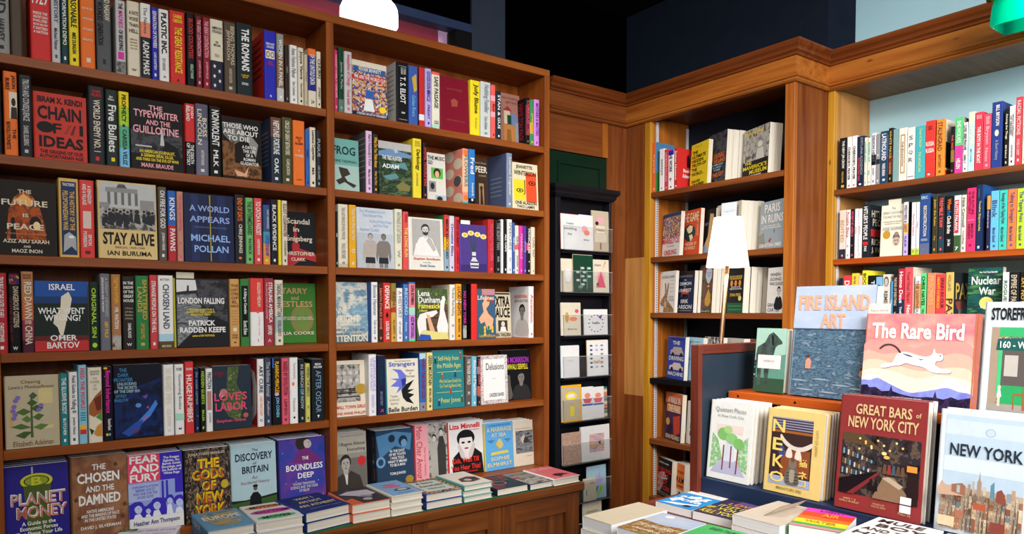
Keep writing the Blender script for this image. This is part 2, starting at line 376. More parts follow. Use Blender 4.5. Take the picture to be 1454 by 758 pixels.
def face(cu, cv, s, skin, hair, cloth, k=.66, long=False, beard=False):  # a generic printed head and shoulders
    e = [Sm(cloth, cu-s*2.1, cv+s*3.4*k+.12, cu-s*1.7, cv+s*2.2*k, cu-s*.6, cv+s*1.5*k, cu+s*.6, cv+s*1.5*k, cu+s*1.7, cv+s*2.2*k, cu+s*2.1, cv+s*3.4*k+.12)]
    if long: e.append(El(cu, cv+s*.15*k, s*1.2, s*1.45*k, hair))
    e += [Sm(skin, cu-s*.36, cv+s*.6*k, cu+s*.36, cv+s*.6*k, cu+s*.42, cv+s*1.5*k, cu, cv+s*1.9*k, cu-s*.42, cv+s*1.5*k),
          Sm(hair, cu-s*.92, cv+s*.1*k, cu-s*.9, cv-s*.7*k, cu-s*.3, cv-s*1.28*k, cu+s*.5, cv-s*1.22*k, cu+s*.96, cv-s*.5*k, cu+s*.9, cv+s*.2*k, cu, cv+s*.2*k),
          Sm(skin, cu-s*.74, cv-s*.3*k, cu-s*.2, cv-s*.72*k, cu+s*.5, cv-s*.7*k, cu+s*.76, cv-s*.1*k, cu+s*.66, cv+s*.65*k, cu+s*.2, cv+s*1.12*k, cu-s*.3, cv+s*1.1*k, cu-s*.68, cv+s*.6*k)]
    if beard: e += [Sm(hair, cu-s*.74, cv+s*.2*k, cu-s*.4, cv+s*.5*k, cu, cv+s*.46*k, cu+s*.4, cv+s*.5*k, cu+s*.74, cv+s*.2*k, cu+s*.6, cv+s*.9*k, cu+s*.1, cv+s*1.25*k, cu-s*.5, cv+s*1.0*k)]
    e += [Po(hair, cu-s*.52, cv-s*.18*k, cu-s*.14, cv-s*.2*k, cu-s*.14, cv-s*.12*k, cu-s*.52, cv-s*.1*k), Po(hair, cu+s*.16, cv-s*.2*k, cu+s*.54, cv-s*.18*k, cu+s*.54, cv-s*.1*k, cu+s*.16, cv-s*.12*k),
          El(cu-s*.32, cv, s*.1, s*.07*k, 'black', 8), El(cu+s*.34, cv, s*.1, s*.07*k, 'black', 8),
          Po('taupe', cu+s*.02, cv+s*.02*k, cu+s*.14, cv+s*.38*k, cu-s*.06, cv+s*.38*k), El(cu+s*.02, cv+s*.7*k, s*.24, s*.07*k, 'taupe', 10)]
    return e
def put_art(cov, let, fn, art, W, H):
    off = .00025
    for e in art:
        if e[0] == 'P': cov.poly([fn(u, v, off) for u, v in e[1]], e[2]); off += .00006
        else: put_text(let, fn, e, W, H, .0016)
# ------------------------------------------------------------------ the book: covers (boards and spine), page block, lettering
NAMES = {True: 'hardcover_book', False: 'paperback_book'}
def make_book(mtx, W, H, Tk, front, spine=None, back=None, art=(), sart=(), bart=(), bands=(), hard=True, pages='paper_pages'):
    """canonical book: spine along x=0, front cover at y=0, foot at z=0; mtx places it"""
    spine = spine or front; back = back or front
    b = .0024 if hard else .0006; e = .0032 if hard else .0004; r = min(.32*Tk, .005 if hard else .0015)
    b = min(b, Tk*.2)
    root = empty(NAMES[hard], mtx=mtx)
    cv = MB(); lt = MB()
    arc = [(r-r*math.sin(t), r-r*math.cos(t)) for t in (0, math.pi/6, math.pi/3, math.pi/2)]
    outer = [(W, 0)]+arc+[(x, Tk-y) for x, y in reversed(arc)]+[(W, Tk)]
    inner = [(W, Tk-b), (b, Tk-b), (b, b), (W, b)]
    cv.poly([(W, 0, 0), (r, 0, 0), (r, 0, H), (W, 0, H)], front)
    cv.poly([(W, Tk, H), (r, Tk, H), (r, Tk, 0), (W, Tk, 0)], back)
    zs = sorted(set([0, 1]+[q for bd in bands for q in bd[:2]]))
    for a, c in zip(zs, zs[1:]):
        key = spine
        for bd in bands:
            if bd[0] <= a+1e-6 and bd[1] >= c-1e-6: key = bd[2]
        for p, q in zip(outer[1:-1], outer[2:-1]):
            cv.poly([(p[0], p[1], H*(1-c)), (q[0], q[1], H*(1-c)), (q[0], q[1], H*(1-a)), (p[0], p[1], H*(1-a))], key)
    ring = outer+inner
    for p, q in zip(inner, inner[1:]): cv.poly([(p[0], p[1], 0), (q[0], q[1], 0), (q[0], q[1], H), (p[0], p[1], H)], 'white')
    for y in ((0, b), (Tk-b, Tk)): cv.poly([(W, y[0], 0), (W, y[1], 0), (W, y[1], H), (W, y[0], H)], front if y[0] == 0 else back)
    for z in (0, H):
        q = [(x, y, z) for x, y in ring]
        cv.poly(q if z == 0 else q[::-1], spine)
    put_art(cv, lt, lambda u, v, o: (u*W, -o, H*(1-v)), art, W, H)
    put_art(cv, lt, lambda u, v, o: (-o, Tk*(1-u), H*(1-v)), sart, Tk, H)
    put_art(cv, lt, lambda u, v, o: (W*(1-u), Tk+o, H*(1-v)), bart, W, H)
    cv.build('cover', root)
    MB().box(b, W-e, b, Tk-b, e, H-e, pages).build('page_block', root)
    if lt.v: lt.build('lettering', root)
    return root
Rz = lambda a: Matrix.Rotation(a, 4, 'Z')
Rx = lambda a: Matrix.Rotation(a, 4, 'X')
Tr = lambda p: Matrix.Translation(Vector(p))
ORD = 'first second third fourth fifth sixth seventh eighth ninth tenth eleventh twelfth thirteenth fourteenth fifteenth sixteenth seventeenth eighteenth nineteenth twentieth twenty-first twenty-second twenty-third twenty-fourth twenty-fifth twenty-sixth twenty-seventh twenty-eighth twenty-ninth thirtieth'.split()
def spine_art(text, tc, Hh):
    if not text: return []
    if isinstance(text, (list, tuple)): return list(text)
    p = text.split('|')
    if len(p) == 1: a = [V(.24, .08, .76, .78, p[0], tc)]
    elif len(p) == 2: a = [V(.2, .05, .8, .56, p[0], tc), V(.3, .62, .7, .86, p[1], tc)]
    else: a = [V(.52, .05, .86, .6, p[0], tc), V(.14, .05, .48, .6, p[1], tc), V(.3, .65, .7, .86, p[2], tc)]
    return a+[Rr(.36, .91, .64, .95, tc)]
# ------------------------------------------------------------------ the room
CEIL = EYE+1.50
def struct(name, mb, parent=None):
    o = mb.build(name, parent)
    if parent is None: o['kind'] = 'structure'
    return o
struct('floor', MB().box(-2.6, 3.4, -3.2, 2.9, -.1, 0, 'floorboards'))
struct('ceiling', MB().box(-2.6, 3.4, -.6, 2.9, CEIL, CEIL+.1, 'black_paint'))
YW, YU, XP, XS, XB, YR = 2.535, 2.665, 2.55, 2.785, 3.067, 1.60   # back panel, upper back wall, pine front (near bay), pine front (set back), light wall, return
ZC = EYE+1.029                                          # cornice top
# upper back wall with the high window above the tall bookcase
wl = at(590, 20, 'Y', YU); zt = at(566, 20, 'Y', YU).z; zh = at(557, 5, 'Y', YU).z
xr = at(645, 45, 'Y', YU).x; xj = at(668, 45, 'Y', YU).x; xpil = at(715, 60, 'Y', YU).x
w = MB()
w.box(-2.6, -1.2, YU, YU+.12, 0, CEIL, 'wall_black'); w.box(xj, XB, YU, YU+.12, 0, CEIL, 'wall_black')
w.box(-1.2, xj, YU, YU+.12, 0, EYE+.98, 'wall_black'); w.box(-1.2, xj, YU, YU+.12, zh, CEIL, 'wall_black')
struct('wall_back', w)
struct('trim_1', MB().box(xj, xpil, YU-.012, YU, EYE+.9, CEIL, 'pillar_blue'))
win = empty('window_1', (0, YU, EYE+1.0)); win['kind'] = 'structure'
def child(o, root): o.matrix_parent_inverse = root.matrix_basis.inverted(); return o
child(MB().box(-1.2, xj, YU-.01, YU+.05, zt, zh, 'frame_blue').box(xr, xj, YU-.012, YU+.06, EYE+.98, zt, 'black_paint').build('window_frame', win), win)
child(MB().box(-1.2, xr, YU+.045, YU+.050, EYE+.98, zt, 'clear_acrylic').build('pane', win), win)
po = MB().box(-1.2, at(622, 45, 'Y', YU+.125).x, YU+.125, YU+.133, EYE+.98, zh+.15, 'poster_red').build('poster')
tag(po, 'plain deep red poster filling the high window above the tall bookcase', 'poster')
po = MB().box(at(622.5, 45, 'Y', YU+.125).x, xr+.06, YU+.125, YU+.133, EYE+.98, zh+.15, 'poster_print').build('poster')
tag(po, 'small pale pink printed poster at the right end of the high window', 'poster')
# right hand walls
x2 = at(1214, 50, 'Y', 1.567).x
struct('wall_right', MB().box(2.72, XB+.4, 1.567, YU+.12, ZC-.004, CEIL, 'wall_navy'))
struct('wall_side', MB().box(XB, XB+.12, -3.2, 1.62, 0, ZC-.004, 'light_blue').box(x2, XB+.12, -3.2, 1.565, ZC-.004, CEIL, 'light_blue'))
# pine panelling of the corner, boards faded where something once hung
zf0 = at(902, 366, 'X', XP).z; zf1 = at(902, 561, 'X', XP).z
ys0, ys1 = at(913.9, 461, 'X', XP).y, at(921.9, 461, 'X', XP).y
p = MB(); YPN = 2.50
ym = (YPN+ys0)/2
for a, b in ((ys0, ym-.001), (ym+.001, YPN)):
    p.box(XP, XP+.02, a, b, zf0, EYE+.9, 'redpine_z'); p.box(XP, XP+.02, a, b, zf1, zf0, 'palepine_z'); p.box(XP, XP+.02, a, b, 0, zf1, 'redpine_z')
struct('trim_2', p)
XD = at(862, 300, 'Y', YPN).x; zd = at(800, 214, 'Y', YPN).z
xst = at(855, 180, 'Y', YPN).x
struct('trim_3', MB().box(1.95, xst-.002, YPN, YPN+.03, zd, EYE+.9, 'redpine_x').box(xst, XD, YPN-.004, YPN+.03, zd, EYE+.9, 'pine_z')
       .box(XD, XP, YPN, YPN+.03, 0, EYE+.9, 'redpine_z'))
# cornice: crown, frieze and bed moulding, breaking forward round the near bay
prof = [(-.02, 1.029), (.040, 1.029), (.040, 1.022), (.034, 1.012), (.026, 1.004), (.024, .998), (.028, .996), (.028, .990), (.018, .984), (.016, .976), (.008, .975), (.008, .909), (.014, .907), (.024, .900), (.026, .893), (.018, .889), (.018, .884), (.010, .878), (-.02, .878)]
prof = [(o, z+EYE) for o, z in prof]
xc0 = at(785, 106, 'Y', YPN-.035).x
cut = next(i for i, q_ in enumerate(prof) if q_[1] < EYE+.9755)
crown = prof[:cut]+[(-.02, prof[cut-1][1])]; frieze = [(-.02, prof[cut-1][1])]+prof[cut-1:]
frieze[1] = (frieze[2][0], frieze[1][1])
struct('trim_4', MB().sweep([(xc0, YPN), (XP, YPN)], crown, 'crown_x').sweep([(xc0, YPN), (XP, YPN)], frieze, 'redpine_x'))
pth = [(XP, YPN), (XP, YR), (XS, YR), (XS, .2)]
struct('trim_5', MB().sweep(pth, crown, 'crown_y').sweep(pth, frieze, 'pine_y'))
# green door behind the card rack
dr = empty('door_1', (2.0, YPN, 0)); dr['kind'] = 'structure'
d = MB().box(1.95, XD-.002, YPN+.004, YPN+.03, 0, zd-.004, 'green_paint')
xi0, xi1 = at(792, 235, 'Y', YPN).x, at(853.5, 240, 'Y', YPN).x; zi = at(820, 232, 'Y', YPN).z
for a, b, c_, e_ in ((xi0, xi1, zi-.012, zi), (xi0, xi1, .1, .112), (xi0, xi0+.012, .112, zi-.012), (xi1-.012, xi1, .112, zi-.012)):
    d.box(a, b, YPN-.004, YPN+.006, c_, e_, 'green_paint')
child(d.build('panel', dr), dr)
kx = at(785.2, 580, 'Y', YPN-.01)
k = MB(); k.lathe([(.0, 0), (.016, 0), (.017, .004), (.012, .007), (.007, .012), (.010, .016), (.014, .024), (.012, .034), (0, .038)], 'brass_metal', 20, mtx=Tr((kx.x, YPN+.004, kx.z)) @ Rx(math.pi/2))
child(k.build('door_knob', dr), dr)
k = MB(); k.box(kx.x-.02, kx.x+.02, YPN-.001, YPN+.004, kx.z-.07, kx.z+.07, 'brass_dark'); child(k.build('knob_plate', dr), dr)
# ------------------------------------------------------------------ tall bookcase on the left, with its base cabinet
YF = 2.335; TH = .0255
SZ = [EYE+q for q in (.6738, .4094, .1450, -.1171, -.3791, -.665)]
XL0 = atz(5.4, 'Y', YF, EYE-.45).x
A0, B0, C0, D0 = .9611, .9880, 1.9080, 1.9344
bc = empty('bookcase', (1.0, YF+.1, EYE-.69), 'tall two-bay cherry-brown bookcase packed with books along the left wall', 'bookcase')
def bpart(name, x0, x1, y0, y1, z0, z1, key, r=.0015): child(boxpart(name, bc, x0, x1, y0, y1, z0, z1, key, r), bc)
zb, ztp = EYE-.69, EYE+.9921
bpart('side_panel', XL0-.027, XL0, YF, YW, zb, ztp-.0276, 'cherry_z')
bpart('divider', A0, B0, YF, YW-.013, zb, ztp-.0276, 'cherry_z')
bpart('side_panel', C0, D0, YF, YW, zb, ztp-.0276, 'cherry_z')
bpart('top_board', XL0-.027, D0, YF, YW, ztp-.0276, ztp, 'cherry_x')
bpart('back_panel', XL0, C0, YW-.013, YW-.001, zb+.025, ztp-.0276, 'cherry_z')
for x0, x1 in ((XL0, A0), (B0, C0)):
    for z in SZ[:5]: bpart('shelf', x0+.0005, x1-.0005, YF+.003, YW-.013, z-TH, z, 'cherry_x')
    bpart('bottom_board', x0+.0005, x1-.0005, YF+.003, YW-.013, zb, SZ[5], 'cherry_x')
cb = empty('base_cabinet', (1.0, 2.3, 0), 'dark brown panelled base cabinet with green top under the tall bookcase', 'cabinet')
def cpart(name, *a, r=.002): return child(boxpart(name, cb, *a, r), cb)
LX = 1.944; LY = 2.12; zl = at(830.8, 695.9, 'Y', LY).z
cpart('worktop', XL0-.4, LX, LY, YW, zl, EYE-.692, 'base_x', r=.004)
cpart('green_top', XL0-.4, LX-.012, LY+.012, YF-.002, EYE-.692, EYE-.69, 'green_felt', r=.0006)
cpart('carcass', XL0-.36, LX-.02, LY+.034, YW, .08, zl, 'base_z')
cpart('plinth', XL0-.36, LX-.03, LY+.06, YW, 0, .08, 'base_x')
xd = LX-.022
xw = xd-atz(711.5, 'Y', LY+.015, EYE-.76).x
xd1 = atz(819.5, 'Y', LY+.015, EYE-.76).x
cpart('end_stile', xd1+.001, LX-.02, LY+.012, LY+.034, .08, zl, 'base_z')
wdt = xd1-atz(711.5, 'Y', LY+.015, EYE-.76).x
for i in range(5):
    x1 = xd1-i*wdt; x0 = x1-wdt+.003
    dd = empty('door', ((x0+x1)/2, LY+.02, .1)); dd.parent = cb; dd.matrix_parent_inverse = cb.matrix_basis.inverted()
    s = .062; q = (LY+.012, LY+.034)
    f = MB(); f.box(x0, x0+s, *q, .09, zl-.003, 'base_z'); f.box(x1-s, x1, *q, .09, zl-.003, 'base_z')
    f.box(x0+s, x1-s, *q, zl-.075, zl-.003, 'base_x'); f.box(x0+s, x1-s, *q, .09, .16, 'base_x')
    child(f.build('door_frame', dd), dd)
    f = MB(); f.bev(x0+s, x1-s, LY+.024, LY+.034, .16, zl-.075, 'base_z', .004); child(f.build('door_panel', dd), dd)
# ------------------------------------------------------------------ pine built-ins on the right wall
sy1 = at(1113.5, 245, 'X', XP).y
XBN = 2.82                                                # navy back of the near bay
RZ_ = [at(924, y, 'X', XP+.004).z for y in (273.6, 365.4, 444.0, 536.5, 622.6)]; RZ_.append(at(926, 704.5, 'X', XP+.01).z)
b1 = empty('built_in_bookcase', (2.7, 2.0, 0), 'pine built-in bookcase with dark navy back, beside the corner', 'bookcase')
def kid(root): return lambda name, *a, r=.0012: child(boxpart(name, root, *a, r), root)
q = kid(b1)
q('stile', XP, XP+.02, ys1, ys0, 0, EYE+.9, 'gold_z'); q('stile', XP, XP+.02, YR, sy1, 0, EYE+.9, 'pine_z')
q('side_panel', XP+.02, XBN, ys1, ys1+.02, 0, EYE+.9, 'pine_z'); q('side_panel', XP+.02, XS+.02, YR+.001, sy1-.001, 0, EYE+.9, 'redpine_z')
q('back_panel', XBN, XBN+.012, sy1-.02, ys1+.02, 0, EYE+.9, 'navy_paint'); q('top_panel', XP, XBN, YR, ys1+.02, EYE+.9, EYE+.915, 'redpine_y')
for i, z in enumerate(RZ_):
    q('shelf', XP+.004, XBN, sy1+.002, ys1-.002, z-.024, z, 'black_paint' if i == 3 else 'redpine_y')
for xx in (XP+.035, XBN-.02):
    s = MB(); s.box(xx, xx+.016, ys1-.005, ys1-.001, .3, EYE+.88, 'pale_grey')
    for k in range(170): s.box(xx+.005, xx+.011, ys1-.0056, ys1-.005, .32+k*.011, .325+k*.011, 'black')
    child(s.build('shelf_standard', b1), b1)
b2 = empty('built_in_bookcase', (2.9, 1.0, 0), 'pine built-in bookcase with light blue back, at the right', 'bookcase')
q = kid(b2)
syb = at(1183.3, 250, 'X', XS).y
q('stile', XS, XS+.02, syb, YR-.001, 0, EYE+.9, 'gold_z'); q('side_panel', XS+.02, XB-.001, syb, YR-.001, 0, EYE+.9, 'palepine_z')
q('top_panel', XS, XB-.001, .2, YR-.001, EYE+.885, EYE+.9, 'board_x')
SE2 = [at(1190, 269.2, 'X', XS+.01).z, at(1190, 368, 'X', XS+.01).z]; SE2.append(SE2[1]-(SE2[0]-SE2[1]))
for i, z in enumerate(SE2): q('shelf', XS+.006, XB-.001, .2, syb-.001, z-.022, z, ('redpine_y', 'orangewood_y', 'redpine_y')[i])
for xx in (XS+.03, XB-.03): child(MB().box(xx, xx+.014, syb-.005, syb-.001, .3, SE2[0]-.02, 'pale_grey').build('shelf_standard', b2), b2)
# ------------------------------------------------------------------ black greeting-card rack on the green door
RY = 2.425
rk = empty('card_rack', (2.2, RY, .5), 'narrow black wall rack with clear pockets of greeting cards by the corner', 'rack')
def rkp(name, mb): return child(mb.build(name, rk), rk)
rx0, rx1 = at(789, 500, 'Y', RY).x, at(867.5, 500, 'Y', RY).x
rz1 = at(870, 288, 'Y', RY).z; rz0 = .42
ri0 = at(796.5, 500, 'Y', RY).x
rkp('back_board', MB().box(rx0, rx1, YPN-.025, YPN-.006, rz0, rz1, 'rack_black'))
rkp('side_panel', MB().bev(rx0, ri0-.002, RY, YPN-.025, rz0, rz1, 'rack_black', .002))
rkp('side_panel', MB().bev(rx1-.012, rx1, RY, YPN-.025, rz0, rz1, 'rack_black', .002))
c = MB().sweep([(rx0, YPN-.006), (rx0, RY), (rx1, RY), (rx1, YPN-.006)], [(-.01, rz1+.052), (.028, rz1+.052), (.028, rz1+.035), (.016, rz1+.022), (.016, rz1+.014), (.004, rz1), (-.01, rz1)], 'rack_black')
c.box(rx0, rx1, RY, YPN-.006, rz1, rz1+.05, 'rack_black'); rkp('cornice', c)
PK = [(319, 354), (383.5, 415), (447, 477.5), (507, 538), (569, 601.5), (633, 663), (689, 721), (750, 782)]
pkz = []
for yt, yb in PK:
    z1 = at(797, yt, 'Y', RY-.02).z; z0 = at(797, yb, 'Y', RY-.02).z; pkz.append(z0)
    g = MB(); a0, a1 = ri0, rx1-.014
    g.box(a0, a1, RY-.022, RY-.020, z0, z1, 'clear_acrylic'); g.box(a0, a0+.002, RY-.02, YPN-.026, z0, z1, 'clear_acrylic'); g.box(a1-.002, a1, RY-.02, YPN-.026, z0, z1, 'clear_acrylic')
    g.box(a0, a1, RY-.02, YPN-.026, z0, z0+.003, 'clear_acrylic'); g.box(a0, a1, RY-.0225, RY-.0195, z1-.0015, z1, 'pale_grey'); g.box(a0, a1, RY-.0225, RY-.018, z0-.001, z0+.002, 'dark_grey')
    rkp('card_pocket', g)
    rkp('ledge', MB().box(a0, a1, RY-.004, YPN-.025, z0-.012, z0-.0005, 'rack_black'))
def card(row, x0, x1, yt, dep, base, art, desc, edge=None, tk=.006):
    y = RY-.016+dep; z = pkz[row]+.003
    p0, p1 = atz(x0, 'Y', y, z), atz(x1, 'Y', y, z); H = at((x0+x1)/2, yt, 'Y', y).z-z; W = p1.x-p0.x
    root = empty('greeting_card', mtx=Tr((p0.x, y, z)) @ Rx(-.035))
    m = MB(); lt = MB(); m.box(0, W, 0, .0012, 0, H, base)
    put_art(m, lt, lambda u, v, o: (u*W, -o, H*(1-v)), art, W, H); m.build('card_front', root)
    MB().box(.001, W-.001, .0016, tk, 0, H+.002 if edge else H-.002, edge or 'white').build('envelope', root)
    if lt.v: lt.build('lettering', root)
    tag(root, desc+', in the black rack', 'greeting card', 'greeting cards in the wall rack')
def wreath(cu, cv, r, c, k=.7):
    return [El(cu+r*math.cos(t*.45), cv+r*k*math.sin(t*.45), .035, .022, c, 6) for t in range(14)]
def sprig(cu, c, n=5): return [Po(c, cu, .95, cu-.01, .9, cu+.02, .3, cu+.03, .3)]+[El(cu+(-1)**i*.12, .35+i*.11, .1, .035, c, 8) for i in range(n)]
card(0, 797, 823, 304, .0, 'white', [V(.0, 0, .0, 0, ' ', 'grey'), T(.3, .22, .7, .3, 'happy', 'dark_grey', 'thin'), T(.15, .36, .85, .46, 'wedding', 'dark_grey', 'thin'), T(.32, .52, .62, .6, 'day', 'dark_grey', 'thin')], 'white wedding card with grey script, top pocket left', 'salmon')
card(0, 822.5, 842.6, 305, .008, 'white', [El(.4, .4, .22, .1, 'pink'), El(.55, .5, .2, .08, 'salmon'), T(.3, .68, .7, .72, 'with love', 'slate')], 'white floral card with blue envelope edge, top pocket middle', 'indigo')
card(0, 841, 865, 300, .018, 'beige', [El(.5, .22, .22, .09, 'pink'), El(.3, .3, .1, .05, 'charcoal'), Rr(.25, .36, .75, .55, 'cream'), Rr(.15, .56, .85, .76, 'cream'), T(.25, .42, .75, .5, 'happy', 'sepia'), Rr(.46, .78, .54, .95, 'sepia')], 'tan card with a tiered cake and pink flower, top pocket right', 'cream')
card(1, 797, 817, 367, .012, 'cream', [El(.5, .5, .2, .2, 'white'), T(.2, .7, .8, .75, 'peace', 'pale_grey')], 'pale embossed card left of the green card')
card(1, 814.5, 842.6, 362, .0, 'dark_green', sprig(.35, 'pale_grey')+sprig(.68, 'mint', 4)+[T(.1, .82, .6, .9, 'joy', 'mint', 'thin')], 'green card with pale botanical sprigs, second pocket', 'cream')
card(1, 842, 865, 368.6, .008, 'cream', [El(.5, .55, .25, .18, 'pink'), Po('rose', .5, .35, .8, .85, .2, .85), El(.3, .75, .08, .05, 'dark_grey'), Po('gold', .75, .05, .85, .05, .6, .3), T(.1, .12, .5, .2, 'cheers', 'grey')], 'cream card with pink flowers, second pocket right')
card(2, 797, 825, 429.5, .0, 'cream', [El(.3, .45, .1, .16, 'gold'), El(.62, .5, .2, .07, 'salmon'), El(.8, .26, .1, .06, 'rose'), T(.3, .78, .8, .84, 'thank you', 'sepia')], 'cream card with gold flowers, third pocket left')
card(2, 829.6, 863, 439, .0, 'white', wreath(.5, .55, .3, 'charcoal', 1.1)+[Po('purple', .5, .2, .7, .4, .78, .2, .62, .28), T(.28, .48, .72, .58, 'hello', 'dark_grey')], 'white card with a dark leaf wreath, third pocket right')
card(3, 797, 823, 491, .0, 'white', [T(.35, .45, .65, .49, 'thanks', 'pale_grey')], 'plain white card, fourth pocket left', 'pale_blue')
card(3, 834, 864, 483, .0, 'white', [El(.2+.25*(i % 3), .15+.12*(i//3), .07, .03, ('slate', 'lilac', 'steel')[i % 3], 8) for i in range(18) if i not in (7, 10)]+[T(.3, .55, .75, .68, 'baby', 'gold')], 'cream card patterned with small clouds and moons, fourth pocket right', 'gold')
card(4, 798, 826, 546.6, .0, 'beige', [Rr(0, 0, 1, .07, 'amber'), Rr(.93, 0, 1, 1, 'amber'), Rr(0, .95, 1, 1, 'amber'), El(.48, .3, .3, .12, 'yellow'), El(.48, .3, .2, .06, 'white'), Po('yellow', .4, .85, .44, .55, .6, .6, .66, .5, .62, .85)], 'grey card with yellow border and oval, fifth pocket left')
for a, b, s in ((826.5, 843, 'left'), (841.5, 858, 'right')):
    card(4, a, b, 549, .0 if s == 'left' else .008, 'white', [Po('rose', .1, .36, .9, .36, .75, .5, .25, .5), El(.5, .27, .25, .08, 'salmon'), Rr(.05, .52, .95, .58, 'blue')], 'white card with a red boat on blue, %s of the pair' % s)
card(4, 857.5, 862.5, 549, .018, 'tan', [Rr(0, .1*i, 1, .1*i+.06, ('teal', 'cream', 'coral', 'slate')[i % 4]) for i in range(10)], 'sliver of a multicoloured striped card at the pocket edge')
card(5, 799, 825, 614, .0, '~pattern', [], 'beige card printed all over with rust line pattern')
card(5, 826, 866, 604, .0, 'white', [Rr(.28, .24, .8, .76, '~sunset'), Rr(.28, .55, .8, .6, 'gold'), Po('charcoal', .6, .52, .66, .4, .68, .56)], 'large white card with a sunset harbour picture', tk=.012)
card(6, 829, 847, 678.6, .0, 'cream', [Rr(.2, .5, .26, .75, 'green'), T(.4, .2, .9, .26, 'wish', 'sepia')], 'plain cream card in front of the tulip card')
card(6, 834, 861, 661, .012, 'pale_blue', [Po('lilac', .45, .25, .55, .4, .65, .2, .75, .4, .85, .3, .8, .55, .5, .55), Po('green', .6, .6, .3, .75, .45, .95), Po('lime', .68, .6, .85, .7, .5, .98)], 'aqua card with a lilac tulip, lowest visible pocket')
card(7, 828.5, 855, 713, .0, 'cream', [T(.2, .2, .8, .26, 'thinking of you', 'grey')], 'cream card just showing in the bottom pocket')
# ------------------------------------------------------------------ shelving the books
KIND = {True: 'hardcover book', False: 'paperback book'}
class Shelf:
    def __init__(s, ax, plane, z, rot, where, group, depth=.17, hard=True):
        s.ax, s.plane, s.z, s.rot, s.where, s.group, s.depth, s.hard, s.rec = ax, plane, z, rot, where, group, depth, hard, []
    def al(s, p): return p.x if s.ax == 'Y' else -p.y
    def out(s, pl): return pl if s.ax == 'Y' else pl
    def S(s, x0, x1, yt, col, tc='white', text='', bands=(), side=None, art=None, fart=(), bart=(), d=None, hard=None, back=0, H=None, desc=None):
        pl = s.plane+back
        p0, p1 = atz(x0, s.ax, pl, s.z), atz(x1, s.ax, pl, s.z)
        Tk = abs(s.al(p1)-s.al(p0))-.0008
        H = H or at((x0+x1)/2, yt, s.ax, pl).z-s.z
        W = min(d or .66*H, s.depth-back)
        r = make_book(Tr((p1.x, p1.y, s.z)) @ Rz(s.rot+math.pi/2), W, H, Tk, side or col, col, side or col, art=fart, sart=art if art is not None else spine_art(text, tc, H), bart=bart, bands=bands, hard=s.hard if hard is None else hard)
        if not desc:
            sz = 'slim ' if Tk < .017 else ('thick ' if Tk > .036 else '')
            def nm(c):
                if c not in PAL: c = min(PAL, key=lambda k: sum((int(PAL[k][i:i+2], 16)-int(c[i:i+2], 16))**2 for i in (0, 2, 4)))
                return {'page': 'cream', 'flesh': 'peach', 'silver': 'silvery'}.get(c, c).replace('_', ' ')
            desc = sz+nm(col)+' book'
            bb = [b for b in bands if b[2][0] != '~' and b[2] != col]
            if bb: desc += ' banded %s' % nm(bb[0][2])
            desc += ', %s spine lettering' % nm(tc) if text else ', blank spine'
        s.rec.append((x0, r, desc)); return r
    def F(s, x0, x1, yt, desc, base, art, back=.004, Tk=.026, lean=.05, n=0, spine=None, sart=(), hard=None, pages='paper_pages', H=None, fan=0, bcol=None):
        pl = s.plane+back
        p0, p1 = atz(x0, s.ax, pl, s.z), atz(x1, s.ax, pl, s.z)
        W = abs(s.al(p1)-s.al(p0))-.001; rot = s.rot
        if fan:                                  # turned with the fore-edge towards the aisle: back from p1 to the line of sight x0
            d0 = ray(x0, proj(p0.x, p0.y, p0.z)[1]); u = (math.sin(fan), math.cos(fan))
            t = (p1.x*d0[1]-p1.y*d0[0])/(u[1]*d0[0]-u[0]*d0[1]); W = t-.001; rot = s.rot-fan
            p0 = Vector((p1.x+u[0]*t, p1.y+u[1]*t, s.z)); pl = p0.x
        H = H or (at(x0+2, yt, s.ax, pl+.1*lean).z-s.z)/math.cos(lean)
        M0 = Tr((p0.x, p0.y, s.z+Tk*math.sin(lean))) @ Rz(rot)
        r = make_book(M0 @ Rx(-lean), W, H, Tk, base, spine, bcol or base, art=art, sart=sart, hard=s.hard if hard is None else hard, pages=pages)
        s.rec.append((x0, r, desc))
        for k in range(1, n+1):
            j = random.uniform(-.003, .004); dz = random.uniform(-.001, .003)
            c = r.copy(); COL.objects.link(c)
            c.matrix_world = M0 @ Tr((j, Tk*1.03*k, dz*0)) @ Rx(-lean)
            for ch in list(r.children):
                if ch.name.startswith('lettering'): continue
                q = ch.copy(); COL.objects.link(q); q.parent = c
            tag(c, 'copy stacked behind the '+desc, KIND[r.name.startswith('hard')], 'copies behind the '+desc)
        return r
    def done(s):
        for i, (x, r, d) in enumerate(sorted(s.rec, key=lambda t: t[0])):
            tag(r, '%s, %s from left, %s' % (d, ORD[i], s.where), KIND[r.name.startswith('hard')], s.group)
LP = YF+.008
def LS(i, bay): 
    nm = ('top', 'second', 'third', 'fourth', 'fifth', 'bottom')[i]
    return Shelf('Y', LP, SZ[i], 0, nm+' shelf, '+('leftmost bay' if bay == 0 else 'second bay'), 'books on the %s shelf of the %s' % (nm, 'leftmost bay' if bay == 0 else 'second bay'))
